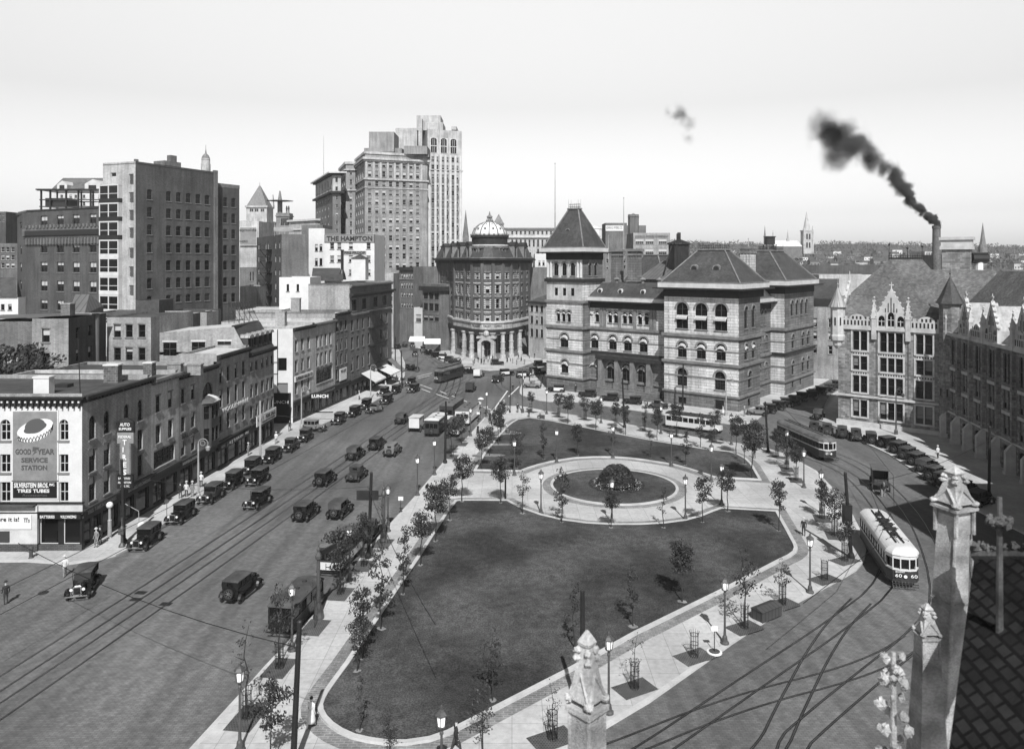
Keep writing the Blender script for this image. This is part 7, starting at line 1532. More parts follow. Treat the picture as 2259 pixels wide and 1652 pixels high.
# base u,v, top v, variant, on grate, guard, label
T_ = [(1019, 1110, 1007, 'full', 0, 0, 'at the top left corner of the big lawn'), (992.6, 1152, 1051, 'full2', 0, 0, 'on the left lawn edge, second below the lawn corner'), (961, 1198.6, 1066, 'full', 0, 0, 'on the left lawn edge, third below the lawn corner, tallest there'),
 (927.6, 1252, 1130, 'full2', 0, 0, 'on the left lawn edge, fourth below the lawn corner'), (889, 1317, 1162, 'tall', 0, 0, 'on the left lawn edge right of the grey bus, slim and tall'), (840, 1394, 1207, 'tall', 0, 0, 'on the left lawn edge, long two-tiered crown'), (787.6, 1488, 1368, 'full3', 0, 0, 'round-headed, on the lawn edge near the brick bend'), (800, 1460, 1300, 'full3', 0, 0, 'leaning into the walk just above the round-headed one') ,
 (794, 1620, 1489, 'thin', 0, 0, 'barely leafed, with a strong dark shadow at the rounded lawn end'), (859, 1690, 1560, 'open', 0, 0, 'blurred, at the bottom edge near the bottom lantern'), (1086.5, 1553, 1393, 'open', 0, 0, 'in the lower middle of the big lawn'), (1065, 1668, 1505, 'open', 0, 1, 'beyond the bottom walk just right of the bottom lantern'),
 (1269, 1443, 1283, 'thin', 0, 0, 'thin, left of the black pole behind the stone pinnacle'), (1396.5, 1388, 1253, 'tall', 0, 0, 'on the lower right of the big lawn, slim column crown'), (1505, 1333.6, 1197, 'full', 0, 0, 'compact dark, standing free on the right of the big lawn'), (1642.6, 1389, 1217, 'open', 1, 1, 'in a guard left of the dark timber box'), (1726, 1337, 1236, 'open', 1, 1, 'in a guard right of the dark timber box'),
 (1400, 1523, 1395, 'bare', 1, 1, 'nearly bare in a guard right of the pinnacle lantern'), (1219, 1635.6, 1498, 'bare', 1, 1, 'a sapling in a guard at the bottom left of the stone pinnacle'), (1549.6, 1157, 1053.6, 'full3', 0, 0, 'on the lower right rim of the circle walk'), (1605, 1132, 1037, 'full', 0, 0, 'at the right cross path corner of the big lawn'), (1718, 1176, 1062, 'full3', 0, 0, 'at the far right corner of the big lawn'),
 (1464, 1168.6, 1075, 'thin', 0, 0, 'tiny and thin at the lower rim of the circle'), (1348, 1168.6, 1084, 'full2', 0, 0, 'dark, directly below the flower mound'), (1239, 1157, 1032, 'tall', 0, 0, 'in front of the left part of the round bed'), (1152.7, 1137, 1042, 'open', 0, 0, 'open-crowned at the lower left of the circle walk'), (1104.5, 1113.6, 1010, 'full', 0, 0, 'beside the short black post on the left cross path'),
 (1062.7, 1039.8, 947, 'full2', 0, 0, 'at the left corner of the upper lawn'), (1080, 1008.6, 942, 'full3', 0, 0, 'on the left side of the upper lawn near the seated people'), (1099, 984.8, 902, 'full', 0, 0, 'in a dirt patch beside standing people at the upper lawn'), (1140, 1037, 957, 'wide', 0, 0, 'wide-crowned on the left of the upper lawn behind a lantern'), (1199.7, 1017, 932, 'tall', 0, 0, 'dense column on the upper lawn left of a lantern'), (1274, 1008.6, 937, 'full3', 0, 0, 'slim, in the middle left of the upper lawn'),
 (1352, 1004, 945, 'open', 0, 0, 'behind the lantern at the top of the circle'), (1434.7, 1013.6, 947, 'thin', 0, 0, 'small, in the middle right of the upper lawn'), (1512.7, 1030, 947, 'tall', 0, 0, 'slim, right part of the upper lawn by a lantern'), (1171, 910, 863.6, 'full2', 1, 1, 'in a guard at the upper tip of the park facing the post office'), (1232.7, 921, 867, 'full', 1, 1, 'in a guard on the north kerb, beside the white-and-black car'),
 (1252.7, 938.6, 871, 'full', 0, 0, 'on the upper lawn edge opposite the post office tower'), (1291, 927, 877, 'wide', 1, 1, 'broad, in a guard on the north kerb before the steps'), (1314.5, 951, 883.6, 'full', 0, 0, 'on the upper lawn edge opposite the post office steps'), (1357.7, 947, 887, 'full2', 1, 1, 'in a guard left of the leaning pole on the north kerb'), (1380, 963.6, 895, 'full3', 0, 0, 'on the upper lawn edge right of the leaning pole'), (1421.5, 952, 885, 'tall', 1, 1, 'column-like in a guard before the right pavilion'),
 (1449.7, 974.8, 900, 'full', 0, 0, 'on the upper lawn edge left of the white bus'), (1492.7, 965, 890, 'full', 1, 1, 'in a guard in front of the rear wheel of the white bus'), (1545, 991, 910, 'tall', 0, 0, 'in front of the middle of the white bus'), (1577.6, 977, 905, 'full2', 1, 1, 'in a guard in front of the hood of the white bus'), (1569, 1000, 950, 'full3', 0, 0, 'low, on the lawn edge just right of the white bus'), (1624, 1006, 920, 'full', 0, 0, 'on the lawn edge under the light sedan by the post office'),
 (1642.6, 1027, 947, 'thin', 0, 0, 'thin, at the right end of the upper lawn'), (1659, 1058.6, 930, 'full', 0, 0, 'tall and dense at the far right end of the upper lawn'), (1714, 1010, 945, 'full', 1, 1, 'in a guard left of three before the dark tram'), (1736, 1038, 960, 'wide', 1, 1, 'broad in a guard, middle of three before the dark tram'), (1756, 1062, 982, 'full2', 1, 1, 'in a guard, right of three before the dark tram'),
 (1813.4, 1147, 1060, 'full', 1, 1, 'dense in a guard on the right kerb opposite the horse wagon'), (1841, 1184.8, 1085, 'wide', 1, 1, 'broad in a guard on the right kerb left of the signal pole'), (1864, 1240, 1150, 'full2', 1, 1, 'at the foot of the signal pole by the white-roofed tram'), (802.6, 1252, 1132, 'full3', 1, 1, 'in a guard right of the white-backed bus'), (845, 1202, 1095, 'bare', 1, 1, 'sparse, beside the cross-armed signpost'),
 (751, 1314, 1167, 'wide', 1, 1, 'dense, hiding the right side of the white-backed bus'), (694, 1388, 1280, 'bare', 1, 0, 'bare stick on a grate right of the dark van'), (616, 1478, 1288, 'open', 1, 1, 'tall in a guard in front of the dark van rear'), (544, 1590, 1373, 'bare', 1, 1, 'tall and nearly bare at the lower left near the corner lantern'), (600, 1705, 1500, 'full3', 0, 0, 'large dark blur at the bottom edge left of the nearest trolley pole'),
 (996.5, 1010, 922, 'full2', 1, 1, 'in a guard beside the cream-roofed bus'), (1019, 982, 915, 'wide', 1, 0, 'bushy, between the cream-roofed bus and the waiting people'), (1106, 950, 885, 'full2', 0, 0, 'just right of the waiting crowd at the upper tip'), (1086, 968, 900, 'open', 0, 0, 'among the waiting crowd by the kerb')]
gr = empty('tree_guard', (0, 0, 0), 'x', 'tree guard', 'iron tree guards'); b = MB()
for k in range(12): t_ = 2 * PI * k / 12; b.tube((.27 * math.cos(t_), .27 * math.sin(t_), 0), (.27 * math.cos(t_), .27 * math.sin(t_), 1.55), .016, n=4); b.tube((.27 * math.cos(t_), .27 * math.sin(t_), 1.55), (.34 * math.cos(t_), .34 * math.sin(t_), 1.75), .014, n=4)
for z in (.25, .9, 1.5):
 for k in range(12): t_ = 2 * PI * k / 12; t2 = 2 * PI * (k + 1) / 12; b.tube((.28 * math.cos(t_), .28 * math.sin(t_), z), (.28 * math.cos(t2), .28 * math.sin(t2), z), .02, n=4)
b.build('bars', M_BLACK, gr); proto(gr)
gb_ = MB(); M_GRATE = mat('tree_grate', .045, .8, 'paver', amp=.3, size=(.16, .16), mortar=.04, c2=.12)
def kerb_dir(p): return math.atan2(1, .136) if p.x < 0 and p.y < 130 else (math.atan2(-.85, 1) if p.y > 105 else (math.atan2(1, .25) if p.y > 70 else math.atan2(.55, 1)))
def in_lawn(p):
 for L_ in (SL, NL, RI):
  c = False; j = len(L_) - 1
  for i in range(len(L_)):
   if (L_[i][1] > p.y) != (L_[j][1] > p.y) and p.x < (L_[j][0] - L_[i][0]) * (p.y - L_[i][1]) / (L_[j][1] - L_[i][1]) + L_[i][0]: c = not c
   j = i
  if c: return True
 return False
GR = [(u, v, 'round the tree ' + lb.replace(' in a guard', '').replace('in a guard ', '').replace(', in', ' in') if g2 else None, g) for u, v, _, _, g, g2, lb in T_ if g] + [(1531.6, 1453, 'without a tree, standing alone next to the round sign base', 1), (1819, 1282, 'with a tiny shrub near the pointed tip of the park', 1)]
for u, v, tv, var, g, g2, lb in T_:
 p = P(u, v); p.z += .24 if in_lawn(p) else .14; hh = (v - tv) * p.y / F / HT[var]; place(TV[var], p, (0, 0, random.uniform(0, 6)), 'young tree ' + lb, (hh * random.uniform(.68, .9), hh * random.uniform(.68, .9), hh))
for u, v, lb, g in GR:
 p = P(u, v); a = kerb_dir(p); d = Vector((math.cos(a), math.sin(a), 0)); n = Vector((-d.y, d.x, 0)); c = p
 gb_.add([tuple(c + d * i * 1.25 + n * j * .8 + Vector((0, 0, S * (c.y - (c + d * i * 1.25 + n * j * .8).y) + .156))) for i, j in ((-1, -1), (1, -1), (1, 1), (-1, 1))], [(0, 1, 2, 3)])
 if lb: place(gr, p + Vector((0, 0, .15)), (0, 0, 0), 'iron guard ' + ' '.join(lb.split()[:13]).rstrip(','))
tag(gb_.build('tree_pits', M_GRATE), kind='structure')
# pale dirt rings round the lawn trees
b = MB()
for u, v, tv, var, g, g2, lb in T_:
 p = P(u, v)
 if in_lawn(p):
  r = random.uniform(.16, .32); b.add([(p.x + r * random.uniform(.6, 1.4) * math.cos(PI * k / 5), p.y + r * random.uniform(.6, 1.4) * math.sin(PI * k / 5), p.z + .256) for k in range(10)], [tuple(range(10))])
for (u, v, rx, ry) in ((1105, 958, 3.4, 1.5), (1096, 984, 2.6, .8), (1078, 1008, 2.4, .8)):
 p = P(u, v); b.add([(p.x + rx * math.cos(PI * k / 8), p.y + ry * math.sin(PI * k / 8), p.z + .258 - S * ry * math.sin(PI * k / 8)) for k in range(16)], [tuple(range(16))])
tag(b.build('bare_earth', M_EARTH), kind='structure')
# flower mound in the round bed
e = empty('flower_bed', (12.7, 91.3, gz(91.3) + .25), 'round mound of big-leaved plants ringed with pale flowers and a low clipped hedge', 'flower bed')
random.seed(5); b = MB()
for _ in range(3600):
 a = random.uniform(0, 2 * PI); r = 2.25 * math.sqrt(random.random()); z = 2.4 * (1 - (r / 2.4) ** 3) * random.uniform(.75, 1.05); p = Vector((r * math.cos(a), r * math.sin(a), z)); t = Vector((math.cos(a + random.gauss(0, .7)), math.sin(a + random.gauss(0, .7)), random.uniform(-.9, .1))).normalized() * random.uniform(.2, .38); s = t.cross(Vector((0, 0, 1))).normalized() * random.uniform(.09, .16); b.add([p - t * .3, p + s, p + t, p - s], [(0, 1, 2, 3)])
b.build('leafy_mound', M_LEAF, e); b = MB(); fl = MB()
for _ in range(1900):
 a = random.uniform(0, 2 * PI); r = random.uniform(1.9, 3.2); z = .7 * (3.4 - r) / 1.5 + random.uniform(0, .12); leafclump(b if random.random() < .78 else fl, (r * math.cos(a), r * math.sin(a), z), .08, 1, .07)
b.build('bedding_leaves', M_LEAF, e); tag(fl.build('pale_flowers', M_FLOWER, e), kind='stuff'); b = MB()
for _ in range(1100): a = random.uniform(0, 2 * PI); leafclump(b, (3.25 * math.cos(a), 3.25 * math.sin(a), .17), .17, 1, .07)
b.build('clipped_hedge', M_LEAF, e)
# ---------------- small street things
def simple(name, lb, cat, u, v, up=.14, rz=0): return empty(name, P(u, v, up), lb, cat, rz=rz)
e = simple('timber_box', 'dark planked timber tool box with low gabled lid on the right walk', 'box', 1691, 1364, rz=-.98 + PI / 2); b = MB(); b.box(-1.15, 1.15, -.5, .5, 0, .75); b.build('box_body', M_WOOD, e); b = MB(); b.add([(-1.2, -.58, .76), (1.2, -.58, .76), (1.2, 0, .96), (-1.2, 0, .96), (1.2, .58, .76), (-1.2, .58, .76)], [(0, 1, 2, 3), (3, 2, 4, 5), (0, 3, 5), (1, 4, 2), (0, 5, 4, 1)]); b.build('lid', M_WOOD, e)
e = simple('round_sign_stand', 'small notice on a thin post in a white-rimmed round base', 'sign', 1576, 1443); b = MB(); b.use(M_SIGNW); b.lathe([(.52, 0), (.52, .06), (.38, .08)], n=18); b.use(M_PATCH); b.lathe([(.37, .02), (.37, .1)], n=16); b.build('base', M_SIGNW, e); b = MB(); b.tube((0, 0, .1), (0, 0, 1.5), .03); b.build('post', M_IRON, e); b = MB(); b.box(-.22, .22, -.03, .0, 1.45, 1.8); b.build('notice', M_SIGNW, e)
for u, v, lb in ((884, 1131, 'small white notice on a thin post on the left walk above a tree grate'), (1055, 931, 'small white notice on a post by the tree guards near the waiting people'), (1645, 1015 - 60, 'small white notice standing in the road north of the upper lawn')):
 e = simple('small_notice', lb, 'sign', u, v); b = MB(); b.tube((0, 0, 0), (0, 0, 1.3), .03); b.lathe([(.22, 0), (.2, .04)], n=8); b.build('post', M_IRON, e); b = MB(); b.box(-.27, .27, -.02, .02, 1.2, 1.62); b.build('notice', M_SIGNW, e)
e = simple('wooden_crate', 'small wooden crate used as a seat on the upper lawn edge', 'crate', 1196, 927); b = MB(); b.box(-.45, .45, -.3, .3, 0, .75); b.build('crate_body', M_WOOD, e)
for u, v, lb in ((269, 1209, 'cast-iron fire alarm post beside the dark corner pole'), (242, 1189, 'pale pillar with round clock-like top before the corner shop window')):
 e = simple('street_pillar', lb, 'pillar', u, v); b = MB();
 if 'alarm' in lb: b.use(M_LAMPP); b.lathe([(.32, 0), (.3, .15), (.13, .4), (.11, 1.1), (.2, 1.2)], n=8); b.box(-.25, .25, -.22, .22, 1.2, 1.75); b.lathe([(.2, 1.76), (.08, 2.0), (.07, 2.7), (.1, 2.75)], n=8); b.build('pillar_body', M_LAMPP, e)
 else: b.use(M_STEELL); b.lathe([(.22, 0), (.2, .1), (.17, 1.6), (.2, 1.7), (.13, 1.8), (.12, 2.9)], n=12); b.build('pillar_body', M_STEELL, e); b = MB(); b.ball((0, 0, 3.2), .32, 12, 8); b.build('globe', M_SIGNW, e)
e = simple('fire_hydrant', 'dark fire hydrant on the side pavement at the far left', 'hydrant', 68.5, 1234, up=.14); b = MB(); b.lathe([(.24, 0), (.2, .08), (.16, .1), (.15, .75), (.2, .8), (.17, .95), (.05, 1.08)], n=10); b.tube((-.28, 0, .6), (.28, 0, .6), .08); b.build('hydrant_body', M_LAMPP, e)
e = simple('round_road_sign', 'round white sign on a bent post behind the first parked car', 'sign', 308, 1189); b = MB(); b.tube((0, 0, 0), (-.1, 0, 2.6), .04); b.tube((-.1, 0, 2.6), (-1.4, 0, 3.3), .03); b.build('post', M_STEELL, e); b = MB(); b.tube((.2, -.05, 1.2), (.2, .02, 1.2), .38, n=20); b.build('disc', M_SIGNW, e)
e = simple('small_round_sign', 'small dark round sign on a post behind the second parked car', 'sign', 368, 1146); b = MB(); b.tube((0, 0, 0), (0, 0, 1.6), .03); b.build('post', M_IRON, e); b = MB(); b.tube((0, -.04, 1.8), (0, .02, 1.8), .24, n=14); b.build('disc', M_LAMPP, e)
e = simple('street_letter_box', 'grey cabinet on a pole by the bank corner crossing', 'cabinet', 972.5, 822, up=0.02); b = MB(); b.lathe([(.2, 0), (.1, .2), (.05, .3), (.05, 1.3)], n=6); b.build('post', M_STEELL, e); b = MB(); b.ball((0, 0, 1.4), .2, 8, 6); b.build('globe', M_SIGNW, e)
for k, (u, v) in enumerate(((311, 1307), (300, 1322), (366, 1332), (96, 1307))):
 p = P(u, v); b = MB(); (b.box(-.45, .45, -.3, .3, .006, .012) if k != 3 else b.lathe([(.4, .004), (.4, .012)], n=14)); o = b.build('manhole_cover', M_RAIL); o.location = p; o.rotation_euler = (-S, 0, -.14); tag(o, kind='structure')
# overhead wires
b = MB()
def wire(p, q, sag=.4, r=.026):
 p, q = Vector(p), Vector(q); pr = p
 for k in range(1, 9): f = k / 8; c = p.lerp(q, f); c.z -= sag * 4 * f * (1 - f); b.tube(pr, c, r, n=3, caps=False); pr = c
def pt_(u, v, h): q = P(u, v); return q + Vector((0, 0, h))
wp = [((-33.5, 45), (-19.3, 134)), ((-19.3, 134), (-9.8, 190)), ((-30.6, 45), (-16.6, 134)), ((-16.6, 134), (-6.5, 184))]
for p, q in wp: wire((p[0], p[1], 5.6 + gz(p[1])), (q[0], q[1], 5.6 + gz(q[1])), .25)
for a_, c_ in (((812.6, 1233.6), (274, 1202)), ((982, 1023.6), (574, 1018)), ((1125, 912), (887, 857)), ((646, 1705), (40, 1400)), ((1377.7, 945), (1278, 851)), ((1377, 945), (1506, 903.6)), ((1694, 1000), (1602, 918)), ((1878, 1233), (2181.7, 1097)), ((1694, 1000), (1976, 960)), ((812, 1233), (960, 1640))): wire(pt_(*a_, 6.6), pt_(*c_, 6.6), .7)
tk = [(30, 124.5), (40, 112), (44, 100), (42, 88), (38.5, 76), (33.5, 66), (27, 56), (18, 46.5)]
for p, q in zip(tk, tk[1:]): wire((*p, 5.6 + gz(p[1])), (*q, 5.6 + gz(q[1])), .05)
tag(b.build('overhead_wires', M_BLACK), 'thin black tram wires strung between the poles over the streets', 'wires')
# ---------------- foreground masonry of the tower the picture is taken from
def fpinn(name, lb, x, y, z, s, low=6):
 e = empty(name, (x, y, z), lb, 'pinnacle'); b = MB(); r = s
 b.lathe([(.02, 0), (r * .5, -.55 * r), (r * .62, -.75 * r), (r * .55, -.95 * r), (r * .42, -1.0 * r)][::-1], n=4, rot=PI / 4)
 for k in range(4):
  t_ = PI / 2 * k + PI / 4
  for zz, rr in ((-1.25, .55), (-1.75, .66)): b.ball((rr * r * math.cos(t_), rr * r * math.sin(t_), zz * r), .24 * r, 8, 6, jit=.22)
 b.lathe([(r * 1.1, -4.3 * r), (r * .95, -3.4 * r), (r * .4, -1.0 * r)], n=4, rot=PI / 4); b.build('finial', M_FG, e)
 b = MB()
 for k in range(4):      # gablets
  t_ = PI / 2 * k - PI / 2; b.M = Matrix.Rotation(t_ + PI / 2, 4, 'Z'); w_ = .8 * r; y_ = -.86 * r
  for s2 in (-1, 1): b.tube((s2 * w_, y_, -4.2 * r), (0, y_ + .25 * r, -2.6 * r), .1 * r, n=6); b.ball((s2 * w_, y_, -4.3 * r), .26 * r, 8, 6, jit=.22)
  b.add([(-w_, y_, -4.3 * r), (w_, y_, -4.3 * r), (0, y_ + .3 * r, -2.7 * r)], [(0, 1, 2)])
 b.M = None; b.box(-1.0 * r, 1.0 * r, -1.0 * r, 1.0 * r, -5.1 * r, -4.75 * r); b.build('gablets', M_FG, e)
 b = MB(); k_ = .82 if low > 1 else .66; b.box(-k_ * r, k_ * r, -k_ * r, k_ * r, -8 * r, -5.1 * r)
 for k in range(4): t_ = PI / 2 * k + PI / 4; b.tube((1.1 * r * math.cos(t_), 1.1 * r * math.sin(t_), -8 * r), (1.1 * r * math.cos(t_), 1.1 * r * math.sin(t_), -5.1 * r), .14 * r, n=6)
 if low > 1: b.taper(-1.9 * r, 1.9 * r, -1.9 * r, 1.9 * r, -8 * r - low, -8 * r, -.9 * r, .9 * r, -.9 * r, .9 * r)
 b.build('shaft', M_FG, e); return e
fpinn('stone_pinnacle', 'weathered stone pinnacle in the bottom foreground, blurred, overlapping the lawn edge', X_(1295, 13), 13, Z_(1389, 13), .27, 4).rotation_euler = (0, 0, .785)
fx, fy = X_(2105, 15), 15.0
e = fpinn('stone_pinnacle', 'tall pale stone buttress pinnacle at the right foreground before the parked cars', fx, fy, Z_(1027, fy), .30, .5); e.rotation_euler = (0, 0, .35); e.scale = (1, 1, .55)
b = MB(); z0 = Z_(1027, fy) - 8 * .30
b.use(M_FG); b.taper(-.78, -.18, -.3, .3, -13, 0, -.19, .19, -.2, .2); b.tube((-.76, -.3, -13), (-.18, -.2, 0), .04); b.box(-.36, .17, -.25, .25, -3.3, -3.22); b.box(-.52, .06, -.27, .27, -7, -6.92); b.tube((.2, -.1, -.2), (.65, 0, -4), .06); b.build('buttress', M_FG, e).location = (0, 0, -5.2 * .30)
fpinn('small_pinnacle', 'small carved pinnacle attached left of the tall right-hand buttress', X_(2045, 13.5), 13.5, Z_(1330, 13.5), .18, 6).scale = (1, 1, .65)
# crocketed stone finials, the cross with painted shade, and the steep slate slope below the viewer
def fin(lb, u, v, y, h, s, m=None):
 m = m or M_FG
 e = empty('crocket_finial', (X_(u, y), y, Z_(v, y)), lb, 'finial'); b = MB(); b.tube((0, 0, -h), (0, 0, 0), .12 * s, .07 * s, 8)
 random.seed(int(u));
 for k in range(9): t_ = 2 * PI * k / 9; b.ball((.26 * s * math.cos(t_), .26 * s * math.sin(t_), -.75 * s + random.uniform(-.07, .07)), .11 * s, 6, 5, jit=.3)
 b.ball((0, 0, -.75 * s), .2 * s, 8, 6); b.build('finial', m, e); return e
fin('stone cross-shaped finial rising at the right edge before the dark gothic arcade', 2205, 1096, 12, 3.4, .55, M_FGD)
f_ = fin('knobbly carved leaf finial at the bottom edge left of the tall stone buttress', 1971, 1438, 12, 2.0, .5); b = MB()
for k in range(22): t_ = 2.4 * k; r_ = .12 + .03 * (k // 4); b.ball((r_ * math.cos(t_), r_ * math.sin(t_), -.05 - .09 * k + random.uniform(-.03, .03)), random.uniform(.04, .09), 7, 5, jit=.35)
b.build('carved_leaves', M_FG, f_)
e = empty('slate_roof_slope', (X_(2200, 13), 13, Z_(1300, 13)), 'dark steep slate roof slope filling the bottom right corner', 'roof'); b = MB(); b.use(mat('near_slate', .03, .95, 'slate', amp=.35, size=(.3, .2), c2=.012, mortar=.03, bump=.3, spec=.05))
X0 = e.location.x; v_ = [(X_(2150, 14) - X0, 1.0, Z_(1225, 14) - e.location.z), (X_(2420, 12) - X0, -1.0, Z_(1225, 12) - e.location.z), (X_(2500, 8) - X0, -5.0, Z_(1900, 8) - e.location.z), (X_(2066, 9.5) - X0, -3.5, Z_(1860, 9.5) - e.location.z)]
b.add([*v_, *[(x + .05, y + .04, z - .12) for x, y, z in v_]], [(0, 3, 2, 1), (4, 5, 6, 7), (0, 4, 7, 3), (0, 1, 5, 4)]); b.build('slates', MATS['near_slate'], e)
b = MB(); random.seed(9); a_, c_ = Vector(v_[0]), Vector(v_[1])
b.tube(a_, c_, .1, n=8)
for k in range(26): p = a_.lerp(c_, k / 25); b.ball((p.x, p.y, p.z + random.uniform(.05, .2)), random.uniform(.05, .1), 7, 5, jit=.35)
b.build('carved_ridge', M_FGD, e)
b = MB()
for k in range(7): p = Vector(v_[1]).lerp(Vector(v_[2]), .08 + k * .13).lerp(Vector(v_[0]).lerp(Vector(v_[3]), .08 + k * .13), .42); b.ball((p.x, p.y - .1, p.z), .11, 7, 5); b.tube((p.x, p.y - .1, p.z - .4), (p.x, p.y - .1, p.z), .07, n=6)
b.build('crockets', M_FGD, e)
# ---------------- vehicles (front towards +Y)
M_CAR = mat('black_car_paint', .012, .25, 'flat', spec=.5); M_CARG = mat('grey_car_paint', .2, .3, 'flat', spec=.5); M_CARM = mat('dark_grey_car_paint', .04, .3, 'flat', spec=.5); M_CARW = mat('cream_car_paint', .75, .35, 'flat')
M_TOP = mat('fabric_car_top', .1, .85, 'noise', amp=.3); M_TYRE = mat('tyre_rubber', .035, .8, 'flat'); M_SPOKE = mat('wooden_spokes', .13, .6, 'flat'); M_CHROME = mat('nickel_plate', .7, .2, 'flat', metal=1.0); M_LENS = mat('lamp_lens', .8, .1, 'flat', spec=.8)
M_BUSC = mat('cream_bus_paint', .7, .5, 'noise', amp=.06); M_BUSD = mat('dark_bus_paint', .045, .5, 'noise', amp=.15); M_ROOFG = mat('grey_canvas_roof', .17, .8, 'noise', amp=.3); M_ROOFW = mat('white_painted_roof', .72, .7, 'noise', amp=.12)
def wheel_mb(r=.38, w=.13):
 b = MB(); b.use(M_TYRE); n = 16
 vs = [];
 for k in range(n):
  t = 2 * PI * k / n; c, s = math.cos(t), math.sin(t)
  for rr, x in ((r * .74, -w / 2), (r, -w / 2), (r, w / 2), (r * .74, w / 2)): vs.append((x, rr * c, rr * s))
 b.add(vs, [(4 * k + j, 4 * k + (j + 1) % 4, 4 * ((k + 1) % n) + (j + 1) % 4, 4 * ((k + 1) % n) + j) for k in range(n) for j in range(4)])
 b.use(M_SPOKE)
 for k in range(8): t = PI / 4 * k; b.tube((0, .05 * math.cos(t), .05 * math.sin(t)), (0, r * .76 * math.cos(t), r * .76 * math.sin(t)), .028, n=4)
 b.tube((-w / 2 - .02, 0, 0), (w / 2 + .02, 0, 0), .08, n=8); return b
WH = {}
def wheel(par, x, y, r=.38, w=.13, name='wheel', rot=None, z=None):
 k = (r, w)
 if k not in WH: WH[k] = mesh_of(wheel_mb(r, w), 'wheel', M_TYRE)
 o = bpy.data.objects.new(name, WH[k]); col.objects.link(o); o.parent = par; o.location = (x, y, r if z is None else z)
 if rot: o.rotation_euler = rot
 return o
def fender(b, x, yc, r, a0, a1, w=.34, zc=.38):
 n = 7; vs = []
 for k in range(n + 1):
  t = a0 + (a1 - a0) * k / n; rr = r
  for dx, dr in ((-w / 2, -.05), (0, .03), (w / 2, -.05)): vs.append((x + dx, yc + (rr + dr) * math.cos(t), zc + (rr + dr) * math.sin(t)))
 b.add(vs, [(3 * k + j, 3 * k + j + 1, 3 * k + j + 4, 3 * k + j + 3) for k in range(n) for j in range(2)])
